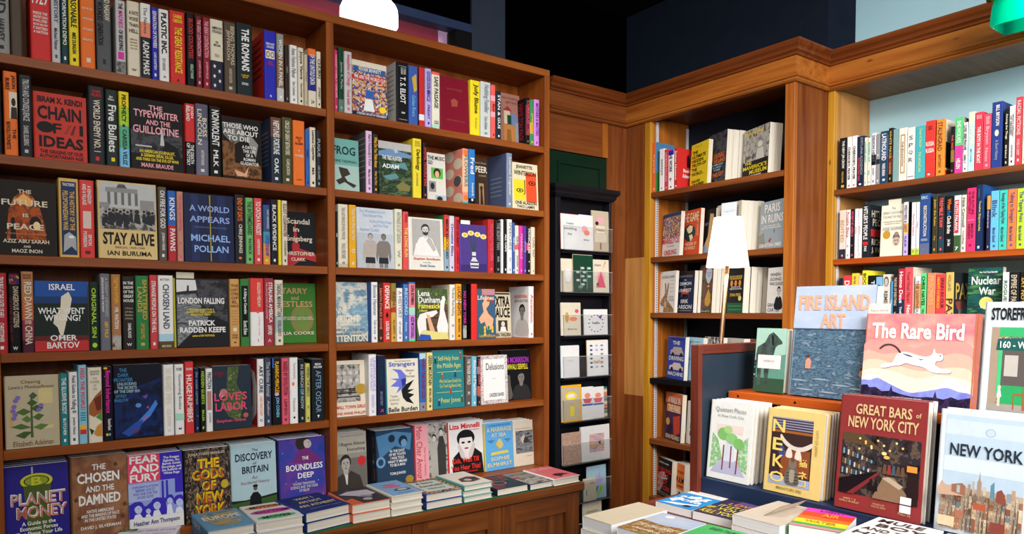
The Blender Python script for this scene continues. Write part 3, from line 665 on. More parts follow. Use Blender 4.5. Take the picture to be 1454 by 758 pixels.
# ---- leftmost bay, top shelf
s = LS(0, 0)
s.S(-10, 14.5, -6, 'grey', 'charcoal', 'DAVID|HARVEY', H=.236)
s.S(15, 33, -6, 'taupe', 'dark_brown', '', back=.03, H=.22)
s.S(43.5, 73, -12, 'red', 'white', art=[T(.12, .27, .86, .42, '1929', 'white')]+[T(.2, .02+.06*i, .8, .06+.06*i, t, 'maroon') for i, t in enumerate(('ANDREW', 'ROSS', 'SORKIN'))]+[T(.15, .49+.04*i, .85, .52+.04*i, t, 'white') for i, t in enumerate(('INSIDE THE', 'GREATEST CRASH', 'IN WALL STREET', 'HISTORY AND HOW', 'IT SHATTERED', 'A NATION'))], H=.25, desc='thick red book, white year 1929 on spine')
s.S(73.5, 86.5, -10, 'pale_grey', 'slate', 'JUST A HISTORY|Michael Palmer', H=.245)
s.S(87, 98, -8, 'dark_teal', 'white', 'TRANSFORMATION DEMO', bands=((0, .2, 'blue'), (.55, .8, 'dark_green')), H=.235)
s.S(98.5, 113, -6, 'yellow', 'black', 'UNREASONABLE|MIKE DUNGAN', H=.238)
s.S(115, 136, -4, 'orange', 'cream', art=[T(.15, .06+.12*i, .85, .085+.12*i, t, 'cream') for i, t in enumerate(('THE', 'NATIONAL', 'BOOK OF', 'AMERICAN', 'STORIES', 'ESSAYS'))]+[Rr(.38, .88, .66, .93, 'cream')], H=.238)
s.S(137.5, 159, 0, 'dark_grey', 'cream', art=[V(.08, .1, .46, .7, 'THE WOUNDED GENERATION', 'black'), V(.55, .04, .92, .4, 'DAVID NASAW', 'cream'), Rr(.4, .86, .6, .92, 'charcoal')], H=.236)
s.S(165, 179.5, 1, 'pale_grey', 'charcoal', art=[V(.3, .04, .72, .12, 'THE', 'black'), V(.3, .14, .75, .38, 'MADNESS', 'magenta'), V(.3, .4, .72, .68, 'OF BELIEVING', 'black'), Rr(.2, .7, .8, .8, 'magenta'), Rr(.05, .83, .95, .99, '~photo')], desc='pale grey book, black and magenta lettering')
s.S(181.5, 199.5, 2.5, 'cream', 'dark_brown', art=[T(.15, .13+.08*i, .88, .18+.08*i, t, 'dark_brown') for i, t in enumerate(('A FATE', 'WORSE', 'THAN', 'HELL'))]+[T(.2, .5+.04*i, .8, .52+.04*i, t, 'sepia') for i, t in enumerate(('AMERICAN', 'PRISONERS', 'OF THE', 'CIVIL WAR'))]+[T(.3, .9, .7, .93, 'W', 'dark_brown')], desc='cream book with stacked dark title lines')
s.S(200.5, 215.5, 5.5, 'white', 'dark_grey', art=[V(.3, .05, .65, .4, 'The Nerves', 'dark_grey', 'thin'), V(.2, .5, .8, .95, 'ADAM MARS', 'white')], bands=((.25, .45, 'salmon'), (.45, 1, 'charcoal')), desc='white, peach and charcoal landscape spine')
s.S(216, 225.5, 11, 'royal_blue', 'white', 'SEPARATION OF POWERS|CASS SUNSTEIN')
s.S(226.5, 241, 14, 'white', 'black', art=[V(.22, .05, .78, .62, 'PLASTIC INC.', 'black', 'heavy'), V(.3, .68, .6, .85, 'BETH GARDINER', 'grey'), T(.35, .92, .65, .95, 'A', 'black')])
s.S(242, 264, 16.5, 'red', 'yellow', art=[T(.2, .05, .8, .16, 'CARRIE\nGIBSON', 'yellow'), V(.3, .22, .78, .85, 'THE GREAT RESISTANCE', 'yellow'), Po('charcoal', .4, .97, .5, .92, .6, .97)], desc='red book, large yellow spine lettering')
s.S(265.5, 278, 19, 'black', 'red', art=[V(.25, .08, .75, .62, 'BLOOD COUNTESS', 'red'), V(.4, .7, .75, .9, 'SHELLEY PUHAK', 'mint')], desc='slim black book, red and green lettering')
s.S(279, 288, 23.5, 'maroon', 'pink', 'THE GREAT CONTRADICTION|JOSEPH ELLIS')
s.S(289, 299, 25.5, 'crimson', 'pink', 'THE GREAT CONTRADICTION|JOSEPH ELLIS')
s.S(299.5, 318, 28.5, 'cream', 'black', art=[T(.12, .1, .88, .19, 'AMERICAN\nSTRUGGLE', 'black'), T(.25, .3, .75, .38, 'JON\nMEACHAM', 'black'), T(.35, .48, .65, .53, 'RH', 'grey')]+[Po('white', *[q for t in range(10) for q in (a+(.13 if t % 2 == 0 else .055)*math.sin(t*.6283), b-(.034 if t % 2 == 0 else .014)*math.cos(t*.6283))]) for a, b in ((.3, .66), (.68, .72), (.28, .8), (.7, .86), (.3, .93))], bands=((.58, 1, '26263a'),), desc='cream book with navy starred lower half')
s.S(319, 336, 32.5, 'taupe', 'beige', 'BEING THOMAS|JEFFERSON|ANDREW BURSTEIN')
s.S(336.5, 359.5, 34, '1c2a2c', 'white', art=[V(.3, .07, .78, .66, 'THE ROMANS', 'white', 'heavy'), T(.25, .71, .75, .76, 'A 2,000-YEAR\nHISTORY', 'amber'), T(.3, .82, .7, .86, 'EDWARD', 'white')], desc='thick dark teal book, white spine lettering')
s.S(375.5, 393, 44.5, 'royal_blue', 'white', side='red', art=[T(.15, .17, .85, .25, 'SIMON AND\nSCHUSTER', 'white'), Rr(.12, .28, .85, .4, 'cream'), El(.32, .34, .14, .04, 'black'), El(.32, .34, .1, .028, 'cream'), El(.68, .34, .14, .04, 'black'), El(.68, .34, .1, .028, 'cream'), T(.25, .44, .75, .5, 'BEN\nORLIN', 'red'), T(.4, .93, .6, .96, 'S', 'white')], bart=[Rr(.1, .1+.1*i, .8, .13+.1*i, 'maroon') for i in range(6)], desc='blue spine with printed glasses, red back')
s.S(393.5, 404, 48.5, 'sepia', 'white', 'WOMEN IN A PANEL', bands=((0, .3, 'grey'), (.8, 1, 'pale_grey')))
s.S(405, 411, 64, 'dark_brown', 'grey', 'night')
s.S(412, 423, 64.5, 'white', 'grey', 'Anna Holmes Palmer|Nine Continents')
s.S(423.5, 432, 68, 'cream', 'black', 'Joyce Vance|Giving Up Is Unforgivable')
s.S(432.3, 437.5, 77.5, 'beige', 'grey', 'essays')
s.S(438, 449.5, 69.5, 'cream', 'amber', art=[V(.2, .1, .8, .62, 'OF THE UNTOLD DATA', 'white'), T(.3, .88, .7, .94, '24', 'dark_grey')], bands=((0, .12, 'orange'), (.12, .72, 'indigo')), desc='cream book with blue middle and orange top')
s.S(450, 456.5, 73.5, 'cream', 'black', 'CHURN|STREET'); s.done()
# ---- leftmost bay, second shelf
s = LS(1, 0)
s.S(-8, 3.2, 106, 'charcoal', 'grey', 'notes')
s.S(6.5, 26.5, 102, 'orange', 'black', art=[V(.55, .04, .88, .2, 'JASON', 'black'), V(.15, .08, .45, .22, 'BURKE', 'black'), Rr(.4, .24, .98, .56, 'cream'), El(.72, .36, .16, .05, 'dark_brown'), Po('dark_brown', .5, .56, .55, .42, .95, .42, .98, .56), V(.15, .6, .45, .93, 'REVOLUTIONISTS', 'black'), V(.6, .68, .85, .8, 'THE', 'black')], desc='orange book with a cream portrait panel')
s.S(28.5, 47, 107, 'charcoal', 'pale_grey', 'TRUTH AND CONSEQUENCE|DANIEL ELLSBERG')
s.F(48.5, 125, 129, 'red cover with huge black block lettering', 'c43a30', [T(.08, .06, .92, .15, 'IBRAM X. KENDI', 'black', 'heavy'), T(.08, .2, .9, .4, 'CHAIN', 'black', 'heavy'), El(.22, .52, .16, .085, 'black', 14), T(.36, .45, .52, .6, 'F', 'black'), Po('a8302a', .56, .6, .66, .45, .72, .45, .62, .6), Po('maroon', .68, .6, .76, .45, .8, .45, .74, .6), Rr(.86, .44, .93, .6, 'black'), T(.1, .65, .93, .82, 'IDEAS', 'black', 'heavy'), T(.1, .86, .92, .98, 'THE ORIGINS OF OUR\nAUTHORITARIAN AGE', 'black')])
s.S(126.5, 150, 123, 'charcoal', 'cream', art=[T(.2, .05, .8, .13, 'JOCHEN\nHELLBECK', 'red'), V(.3, .17, .72, .84, 'WORLD ENEMY NO. 1', 'cream'), Rr(.4, .9, .62, .95, 'red')], desc='thick charcoal book, cream and red lettering')
s.S(151, 169, 128, '24302e', 'white', art=[T(.2, .08, .7, .14, 'Elliot\nWilliams', 'white'), V(.2, .2, .85, .82, 'Five Bullets', 'white'), Rr(.4, .89, .68, .94, 'yellow')], desc='black book, bold white lettering, yellow emblem')
s.S(170, 185, 130.5, 'yellow', 'black', art=[V(.25, .04, .7, .4, 'PROPHECY', 'black'), V(.3, .5, .72, .97, 'CARISSA VELIZ', 'dark_green'), El(.45, .45, .16, .02, 'dark_green')], bands=((.2, .45, 'lime'), (.45, .75, '5fae8c'), (.75, 1, 'sky_blue')), desc='book fading yellow to green to blue')
s.F(185.5, 261.5, 137.5, 'black cover, pink title over a night city', 'black', [Rr(.02, .45, .98, .78, '~darkphoto'), Po('pale_grey', .56, .64, .6, .3, .64, .64), Po('black', .6, .74, .66, .56, .9, .66, .95, .78, .72, .78), Rr(.1, .66, .4, .68, 'pale_grey'), T(.36, .08, .62, .15, 'THE', 'pink'), T(.08, .16, .92, .26, 'TYPEWRITER', 'pink'), T(.3, .29, .76, .36, 'AND THE', 'pink'), T(.06, .38, .92, .49, 'GUILLOTINE', 'pink'), T(.1, .72, .9, .88, 'AN AMERICAN JOURNALIST,\nA GERMAN SERIAL KILLER,\nAND PARIS ON THE EVE OF WWII', 'yellow'), T(.2, .91, .8, .97, 'MARK BRAUDE', 'pink')])
s.S(263.5, 278, 147.5, 'red', 'white', art=[V(.5, .03, .85, .2, 'JOSH', 'white'), V(.12, .03, .47, .25, 'IRELAND', 'white'), V(.5, .58, .85, .85, 'THE DEATH', 'white'), V(.12, .56, .45, .88, 'OF TROTSKY', 'white')], bands=((.54, 1, 'black'),), desc='red and black halved book, white lettering')
s.S(278.5, 297, 148, 'slate', 'cream', 'BOSS|LINCOLN|MATTHEW PINSKER', bands=((.0, .5, '56566c'), (.5, 1, '68687c')))
s.S(297.8, 315.5, 151.5, 'black', 'white', 'NONVIOLENT|MLK')
s.F(316, 373, 164.5, 'dark gladiator cover, white capitals', '17130f', [Po('6c6a68', .02, .1, .5, .08, .6, .3, .3, .45, .05, .3), Po('8c8a86', .62, .3, .7, .24, .92, .4, .85, .62, .74, .5), Rr(.02, .4, .32, .96, '~gladiator'), Rr(.32, .74, .98, .97, '~gladiator'), Po('flesh', .3, .85, .55, .9, .66, .78, .6, .95, .36, .95), T(.04, .1, .92, .18, 'THOSE WHO', 'white'), T(.04, .2, .92, .28, 'ARE ABOUT', 'white'), T(.15, .3, .7, .38, 'TO DIE', 'white'), T(.45, .44, .92, .76, 'A DAY IN\nTHE LIFE\nOF A\nROMAN\nGLADIATOR', 'white')])
s.S(385, 400.5, 167, '5a4436', 'white', 'NEPTUNES FORTUNE|OAK', side='2c4468', bands=((0, .3, '6a4636'), (.3, 1, '24303c')), bart=[Rr(.2, .2+.07*i, .8, .22+.07*i, 'steel') for i in range(8)], desc='brown and slate book with blue back')
s.S(401, 416, 167, 'olive', 'cream', 'CIRCLE OF GREAT BETRAYERS|CLARE JACKSON')
s.S(416.5, 433.5, 171.5, 'orange', 'brown', art=[T(.15, .22, .85, .4, 'BREAKING\nTHE\nENGAGEMENT', 'maroon'), T(.15, .52, .85, .56, 'IAN PARK', 'cream'), T(.3, .9, .7, .93, 'press', 'brown')]+[El(.5, .46, .06, .01, 'cream', 8)], desc='orange book with stacked brown title lines')
s.S(434, 440, 183.5, 'blue', 'navy', 'tides')
s.S(440.3, 449, 181, 'cream', 'black', 'Lawrence Copywriter|MA'); s.S(449.5, 456.3, 185.5, 'charcoal', 'silver', 'FUGUE|LEE CLAIRE'); s.done()
# ---- leftmost bay, third shelf
s = LS(2, 0)
s.F(-4, 82.5, 254, 'dark cover, orange archway and spaced capitals', '1a1210', [Po('~arch', .16, .8, .2, .4, .3, .22, .45, .14, .6, .2, .72, .36, .8, .6, .82, .8), Po('f0b060', .32, .26, .45, .17, .6, .26, .56, .32, .36, .32), Po('1a1210', .22, .8, .24, .5, .3, .5, .32, .8), El(.64, .56, .1, .09, '1a1210'), El(.66, .6, .06, .06, 'f4d090'), T(.36, .12, .58, .17, 'THE', 'cream'), T(.09, .26, .85, .34, 'FUTURE', 'cream'), T(.43, .44, .53, .49, 'IS', 'cream'), T(.17, .58, .78, .66, 'PEACE', 'cream'), T(.14, .7, .82, .73, 'A Shared Journey Across the Holy Land', 'tan', 'thin'), T(.1, .79, .86, .84, 'AZIZ ABU SARAH', 'cream'), T(.43, .87, .55, .9, 'AND', 'cream'), T(.24, .92, .74, .97, 'MAOZ INON', 'cream')])
s.S(84.5, 113.5, 253.5, 'd9b060', 'd9b060', art=[Rr(.12, .04, .88, .97, '26345c'), T(.2, .06, .8, .1, 'THUCYDIDES', 'white'), V(.54, .16, .78, .66, 'THE HISTORY OF THE', 'd9b060'), V(.2, .16, .46, .66, 'PELOPONNESIAN WAR', 'd9b060'), Po('silver', .2, .94, .25, .72, .5, .68, .82, .74, .84, .92, .6, .86), El(.6, .74, .14, .02, 'white', 10)], desc='thick gold-framed navy spine with battle picture')
s.S(114.2, 135.5, 256, 'd84440', 'white', art=[V(.54, .07, .8, .3, 'A KINGDOM', 'white'), V(.2, .05, .46, .32, 'AND A VILLAGE', 'white'), Rr(.22, .4, .76, .62, 'cream'), Rr(.26, .41, .72, .61, 'd8c0b8'), V(.54, .7, .78, .84, 'SIMON', 'white'), V(.2, .66, .46, .86, 'MORRISON', 'white'), El(.5, .93, .2, .025, 'maroon', 12)], desc='red book with a cream label on spine')
s.S(136.2, 138.8, 262, 'black', 'grey', '', desc='very thin black strip between books')  # narrow black slab in the slot between its neighbours
s.F(140, 224.5, 256, 'cream cover with gate and crowd photograph', 'd8bc80', [Rr(.04, .02, .98, .62, 'b9bcbe'), Rr(.14, .08, .68, .14, 'grey')]+[Rr(.17+.115*i, .14, .22+.115*i, .3, '6a6a6a') for i in range(5)]+[Po('dark_grey', .32, .08, .36, .03, .46, .03, .5, .08), Rr(.04, .28, .2, .34, 'grey'), Rr(.72, .22, .96, .34, 'grey'), Rr(.04, .34, .98, .62, '~greyphoto')]+[e for a, b, h in ((.14, .4, .035), (.2, .37, .035), (.26, .38, .04), (.32, .37, .035), (.38, .39, .04), (.44, .37, .035), (.5, .39, .035), (.56, .37, .035), (.78, .37, .035), (.93, .38, .035), (.1, .44, .03), (.22, .42, .05), (.35, .43, .05), (.47, .44, .045), (.66, .38, .06), (.86, .39, .06)) for e in (El(a, b, h*.7, h*.5, 'charcoal', 10), Po('charcoal', a-h, b+.14, a-h*.7, b+.03, a+h*.7, b+.03, a+h, b+.16))]+[T(.08, .66, .95, .82, 'STAY ALIVE', 'black', 'heavy'), T(.28, .84, .78, .87, 'BERLIN, 1939-1945', 'sepia'), T(.15, .9, .9, .96, 'IAN BURUMA', 'black')], sart=[V(.2, .35, .8, .85, 'STAY ALIVE', 'black')], Tk=.034)
s.S(225.8, 238, 265.5, '5c544c', 'white', 'ON FIRE FOR GOD|JOSIAH HESSE')
s.S(239, 251.5, 271, 'blue', 'white', art=[V(.2, .1, .82, .42, 'KINGS', 'white'), V(.2, .54, .82, .86, 'PAWNS', 'white')], bands=((.49, 1, 'b83038'),), desc='blue over red book, white lettering')
s.S(252, 261.5, 272, 'c08878', 'rose', 'the long wandering|b')
s.F(262, 333.5, 273.5, 'navy cover with a gold vertical cord', '1c2444', [Rr(.15, .01, .3, .99, '24305c'), Rr(.5, .01, .56, .99, '17171f'), Rr(.68, .01, .84, .99, '222e58'), Rr(.515, .01, .54, .99, 'a08c3c'), T(.12, .17, .92, .26, 'A WORLD', '8fa4dc'), T(.12, .33, .92, .42, 'APPEARS', '8fa4dc'), T(.2, .48, .85, .51, 'A JOURNEY INTO CONSCIOUSNESS', '6a7ab0', 'thin'), T(.14, .6, .92, .7, 'MICHAEL', '8fb4ec'), T(.2, .76, .88, .86, 'POLLAN', '8fb4ec')])
s.S(334, 348.5, 276.5, '22222a', 'cream', art=[V(.25, .05, .75, .38, 'END OF DAYS', 'orange'), V(.28, .43, .72, .85, 'CHRIS JENNINGS', 'cream'), El(.5, .92, .16, .018, 'orange', 10)], desc='black book, orange and cream lettering')
s.S(349.5, 360.5, 281, '6fb06a', 'dark_green', 'THE INTERMEDIARIES|PATRICK')
s.S(361.5, 373, 281.5, 'd8484c', 'white', 'TO CATCH A FASCIST|CHRISTOPHER MATHIAS')
s.S(374, 384.5, 291, '34507c', 'amber', art=[V(.5, .08, .8, .4, 'DAISY HERNANDEZ', 'pale_grey'), V(.3, .5, .75, .86, 'CITIZENSHIP', 'royal_blue'), El(.45, .93, .18, .02, 'yellow', 10)], bands=((.45, .65, '4a90a8'), (.65, 1, 'd89040')), desc='book fading slate blue to orange')
s.S(385, 395, 283.5, '20202c', 'white', 'BLACK EVIDENCE', side='purple'); s.S(395.5, 400, 284, 'yellow', 'black', '', side='yellow')
s.S(401, 409, 285, 'cream', 'maroon', 'ELLIOT CLEARWATER|A DOORWAY')
s.F(400, 451.5, 299.5, 'black cover with a red tower, blackletter title', '1c1e22', [Po('b03038', .3, .64, .34, .5, .4, .1, .45, .5, .5, .64), Rr(.3, .58, .5, .72, 'b03038'), Po('b03038', .1, .78, .5, .66, .98, .76, .98, .9, .6, .84, .3, .98, .1, .98), T(.16, .12, .8, .22, 'Scandal', 'cream'), T(.34, .28, .5, .36, 'in', 'cream'), T(.04, .44, .86, .56, 'Konigsberg', 'cream'), El(.205, .44, .02, .012, 'cream', 8), T(.06, .72, .92, .79, 'CHRISTOPHER', 'cream'), T(.26, .83, .66, .89, 'CLARK', 'cream')], back=.1); s.done()
# ---- leftmost bay, fourth shelf
s = LS(3, 0)
s.S(-6, 12, 387.5, 'b02c34', 'white', 'TROUBLE AT THE GATES OF HELL|CHRISTOPHER')
s.S(13, 31, 387.5, 'black', 'gold', art=[Rr(.1, .02, .9, .14, '~tropic'), V(.4, .17, .85, .68, 'DANGEROUS CITIZENS', 'beige'), V(.12, .3, .32, .86, 'THE EMPIRE OF A REBEL CITY', 'maroon'), T(.3, .92, .7, .96, 'W', 'white')], desc='black book with a colourful picture at top')
s.S(31.8, 49.5, 385.5, 'b07c54', 'cream', art=[T(.15, .03, .85, .09, 'EDGAR\nSNOW', 'maroon'), V(.25, .13, .85, .58, 'RED DAWN', 'cream'), T(.25, .6, .8, .65, 'OVER', 'cream'), V(.25, .67, .85, .9, 'CHINA', 'cream')], bands=((.35, .6, 'c06a48'), (.6, .85, '8a3c4c'), (.85, 1, '4a2430')), desc='tan to wine-red book, large cream lettering')
s.F(50, 127, 399, 'blue, green and red cover, white land outline', '1f4f9c', [Rr(0, .25, 1, .8, '17231f'), Rr(0, .22, 1, .32, '1c3868'), Rr(0, .78, 1, .86, '5c2420'), Rr(0, .85, 1, 1, 'b83030'), Po('cream', .5, .22, .64, .15, .7, .25, .66, .4, .6, .52, .56, .66, .52, .78, .47, .78, .42, .66, .34, .6, .38, .5, .48, .4), T(.28, .04, .76, .13, 'ISRAEL', 'white'), T(.07, .38, .94, .47, 'WHAT WENT', 'white'), T(.18, .48, .86, .57, 'WRONG?', 'white'), T(.28, .77, .78, .85, 'OMER', 'white'), T(.22, .87, .82, .96, 'BARTOV', 'white')])
s.S(127.5, 142, 400, '1c2c24', 'lime', art=[V(.25, .05, .7, .85, 'ORIGINAL SIN', 'lime'), El(.5, .92, .25, .035, 'lime')], side='cream', desc='dark green book, lime lettering and dot')
s.S(143, 158, 388.5, '6a6c74', 'silver', art=[V(.5, .05, .8, .56, 'A DREAM DEFERRED', 'silver'), V(.12, .05, .38, .5, 'JESSE JACKSON AND THE FIGHT', 'white'), V(.4, .62, .75, .84, 'ABBY PHILLIP', 'amber')], desc='grey book, silver and amber lettering')
s.S(159, 173, 389.5, 'a8764c', 'yellow', art=[V(.3, .04, .72, .38, 'THE MAN WITHIN', 'amber'), V(.3, .44, .72, .72, 'MR. WATSON', 'white'), Rr(.05, .8, .95, .99, '~greyphoto')], desc='tan book with a grey photograph at foot')
s.S(174.5, 193, 392.5, '2c2624', 'white', art=[T(.1, .07+.06*i, .88, .11+.06*i, t, 'white') for i, t in enumerate(('IN THE', 'SHADOW', 'OF THE', 'GREAT', 'HOUSE'))]+[T(.2, .42+.045*i, .8, .45+.045*i, t, 'beige', 'thin') for i, t in enumerate(('A History', 'of the', 'Plantation', 'in America'))]+[V(.4, .64, .66, .84, 'DANIEL ROOD', 'white'), T(.3, .91, .7, .95, 'W', 'white')], desc='black-brown book with stacked white title')
s.S(193.5, 212.5, 391.5, '2f7a44', 'gold', 'SHATTERED|LANDS|SAM DALRYMPLE')
s.S(213.5, 225, 390.5, 'c84448', 'white', 'STRANGE PEOPLE ON THE HILL')
s.S(225.6, 247.5, 391, 'white', '3c5064', art=[T(.15, .04, .75, .07, 'MATTHEW', 'grey'), V(.3, .12, .72, .73, 'CHOSEN LAND', '3c5064'), Rr(.02, .93, .98, 1, 'olive'), T(.2, .95, .8, .98, 'BASIC BOOKS', 'cream')], bands=((.8, .9, 'pale_blue'), (.9, 1, 'brown')), desc='white book, slate lettering, brown foot')
s.F(248, 326.5, 395.5, 'black and white river cover, yellow subtitle', '1c1c20', [Rr(.06, .02, .42, .2, 'd8d8d8'), Po('charcoal', .06, .2, .24, .18, .25, .1, .28, .1, .28, .18, .42, .17, .42, .22, .06, .24), Po('~darkphoto', .4, .02, .98, .02, .98, .64, .6, .5, .45, .3), Po('~water', .06, .24, .4, .22, .5, .42, .62, .52, .6, .62, .3, .8, .06, .98), T(.08, .28, .92, .37, 'LONDON FALLING', 'white', 'heavy'), T(.22, .44, .74, .54, 'A MYSTERIOUS DEATH IN A\nGILDED CITY AND A FAMILYS\nSEARCH FOR TRUTH', 'yellow'), T(.26, .61, .74, .69, 'PATRICK', 'white', 'heavy'), T(.1, .71, .93, .79, 'RADDEN KEEFE', 'white', 'heavy'), T(.32, .82, .72, .85, 'author of SAY NOTHING', 'yellow')], sart=[V(.2, .25, .8, .75, 'LONDON FALLING', 'black')], Tk=.034, spine='b8b42c')
p = atz(252, 'Y', LP+.02, SZ[3]); p2 = atz(277, 'Y', LP+.02, SZ[3]); zt_ = at(264, 386.5, 'Y', LP+.02).z
m = MB().box(p.x, p2.x, LP+.0195, LP+.0205, zt_-.09, zt_, 'cream'); ck = m.build('shelf_card')
tag(ck, 'small cream card sticking up behind the river cover, fourth shelf', 'card')
s.S(326.8, 341, 396, 'c89858', 'brown', art=[T(.12, .08+.06*i, .88, .12+.06*i, t, 'brown') for i, t in enumerate(('THE', 'LOST', 'CITIES', 'OF', 'EL', 'NORTE'))]+[T(.2, .46+.04*i, .8, .48+.04*i, 'journey', 'sepia', 'thin') for i in range(6)]+[El(.5, .75, .2, .03, 'cream'), T(.2, .82, .8, .88, 'PETER\nSTARK', 'brown'), Rr(.36, .93, .64, .95, 'brown')], desc='tan book with stacked brown title')
s.S(342, 355, 396, '3c7a3c', 'white', art=[Rr(.12, .1, .85, .86, 'black'), V(.3, .14, .7, .52, 'A Killing in Cannabis', 'white'), V(.3, .62, .72, .83, 'Scott Eden', 'white')], desc='green book with a long black spine label')
s.S(356, 375.5, 395, 'white', 'cream', art=[V(.5, .06, .75, .42, 'GOLDEN MEDIUM', 'cream'), V(.55, .55, .72, .85, 'Lindsay Grady', 'pink', 'thin'), El(.55, .5, .12, .018, 'rose', 10), T(.4, .9, .7, .94, '1', 'rose')], bands=((.0, .5, 'd8403c'),), desc='white book with red upper half')
s.S(376, 389.5, 395, '9c3440', 'white', art=[V(.45, .06, .85, .66, 'STEALING AMERICA', 'white'), V(.15, .06, .32, .6, 'THE UNTOLD STORY OF A NATION', 'pink'), V(.3, .7, .8, .84, 'LINFORD', 'white'), T(.3, .9, .7, .95, 'A', 'pink')], desc='dark red book, tall white lettering')
s.S(391, 403, 397.5, 'cream', 'dark_grey', 'TAKING MANHATTAN|RUSSELL SHORTO', bands=((.55, .8, 'a8b4b0'),))
s.F(391, 450, 402, 'green cover with a tan face, cream title', '3f7a30', [El(.66, .6, .28, .24, '8a7a4c'), El(.66, .6, .2, .2, '6f8a44'), El(.56, .56, .05, .02, '3f7a30', 10), El(.76, .56, .05, .02, '3f7a30', 10), T(.08, .08, .8, .18, 'STARRY', 'tan'), T(.4, .21, .58, .28, 'and', 'tan'), T(.04, .3, .92, .4, 'RESTLESS', 'tan'), T(.1, .56, .94, .62, 'THREE WOMEN WHO CHANGED\nWORK, WRITING, AND THE WORLD', 'cream'), T(.04, .81, .94, .88, 'JULIA COOKE', 'cream')], back=.1); s.done()
# ---- leftmost bay, fifth shelf
s = LS(4, 0)
s.F(8, 86, 535.5, 'beige botanical cover with purple flowers', 'b8ac90', [Rr(.62, .18, .88, .4, 'd0c088'), Rr(.08, .44, .16, .7, 'c0a468'), Rr(.56, .7, .88, .75, 'd0c088'), Po('4a5a34', .46, .86, .47, .3, .5, .3, .51, .86)]+[Po(c, a, b, a+w_*.5, b-h_, a+w_, b+e_, a+w_*.5, b+h_) for a, b, w_, h_, e_, c in ((.2, .5, .28, .05, .0, '4c6a34'), (.46, .46, .25, .05, .0, '3f5c2c'), (.1, .7, .38, .04, .02, '4c6a34'), (.5, .72, .3, .045, -.02, '5a7a3c'), (.18, .82, .32, .05, -.04, '3f5c2c'), (.3, .6, .2, .05, .02, '5a7a3c'), (.5, .58, .22, .05, -.02, '4c6a34'), (.4, .38, .2, .05, .0, '3f5c2c'), (.44, .28, .16, .05, .0, '4c5a3c'))]+[El(a, b, .05, .03, '7c68b0', 8) for a, b in ((.24, .3), (.2, .34), (.17, .42), (.15, .48), (.19, .53), (.16, .58), (.62, .48), (.66, .42))]+[T(.3, .06, .66, .12, 'Chasing', 'brown', 'thin'), T(.08, .13, .92, .19, 'Lewis\'s Monkeyflower', 'brown', 'thin'), T(.14, .9, .88, .97, 'Elizabeth Adelman', 'brown', 'thin')], back=.012)
s.S(86.8, 98, 531, 'teal', 'white', 'THE ELUSIVE BODY|BUTCHER', side='e0cc88'); s.S(99.2, 112, 528, 'white', 'dark_grey', 'Field Guide to Falling Ill|Jonathan Gleason')
s.S(112.6, 125, 518, '86bcd4', 'red', art=[V(.25, .04, .75, .57, 'FEED THE PEOPLE!', 'd8404c'), Rr(.12, .76, .85, .82, 'amber'), Rr(.12, .82, .85, .88, 'red')]+[Rr(.2, .6+.03*i, .8, .615+.03*i, 'teal') for i in range(4)], desc='pale blue book, red exclamation title')
s.S(126, 146.5, 521.5, 'cream', 'grey', art=[T(.15, .04, .85, .1, 'JENNIFER\nMARTIN', 'grey'), T(.2, .13, .8, .3, 'THE\nPOWER\nOF\nLIFE', 'grey', 'thin'), Po('9c5a34', .05, .5, .5, .38, .95, .3, .95, .6, .4, .66, .05, .62), Po('6a3020', .4, .42, .95, .36, .95, .56, .6, .58), Po('4c8a3c', .5, .66, .95, .6, .95, .72), Po('c88a3c', .35, .88, .6, .78, .95, .74, .95, .92, .6, .92), Po('dark_green', .05, .8, .4, .84, .2, .9)], desc='cream book with brown fruit and leaf painting')
s.S(147, 162, 520.5, '1c1420', 'pink', art=[V(.15, .05, .75, .62, 'Beyond Inheritance', 'magenta'), V(.35, .7, .85, .85, 'Roxanne Khamsi', 'white'), El(.35, .91, .12, .02, 'amber', 10), El(.6, .91, .12, .02, 'aqua', 10), El(.3, .02, .2, .015, 'amber', 8)], desc='black book, hot pink spine lettering')
s.F(162.5, 232.5, 519, 'dark blue deep-sea cover, glowing creature', '0c1020', [Po('~deep', .02, .98, .02, .5, .5, .3, .98, .2, .98, .98), Po('3f7ad0', .45, .8, .7, .64, .86, .5, .9, .56, .74, .72, .5, .84), Po('2c4a9c', .15, .92, .45, .78, .6, .76, .5, .9, .3, .97), El(.5, .56, .06, .03, '5a86c8', 12), Po('6a4a9c', .58, .44, .7, .42, .66, .48), Po('d84a5c', .58, .78, .72, .7, .6, .74), Po('d84a5c', .66, .6, .72, .57, .7, .61), El(.44, .91, .04, .02, 'crimson', 8), T(.02, .05, .4, .23, 'THE\nDARK\nFRONTIER', '3f7aa8'), T(.02, .24, .54, .38, 'UNLOCKING\nTHE SECRETS\nOF THE DEEP SEA', '9cb8cc'), T(.02, .4, .3, .5, 'JEFFREY\nMARLOW', '3f7aa8')])
s.S(233, 248, 517.5, 'white', 'cream', 'NO BRAINED THING|ELIZA BROWN', desc='thick white book, faint cream lettering'); s.S(249, 262.5, 517, 'white', 'dark_grey', art=[T(.2, .05, .8, .09, 'IYER', 'dark_grey'), V(.3, .14, .72, .64, 'Governing Bodies', 'dark_grey', 'thin'), Rr(.02, .7, .98, .8, 'mint'), T(.35, .9, .65, .93, 'M', 'dark_grey')], desc='white book with mint green patch')
s.S(263.5, 276.5, 513.5, 'd03a3c', 'white', art=[T(.15, .08, .85, .12, 'RICHARD', 'white'), V(.15, .18, .75, .44, 'HUGE', 'white'), V(.2, .46, .8, .84, 'NUMBERS', 'white')], desc='red book, big white capitals on spine')
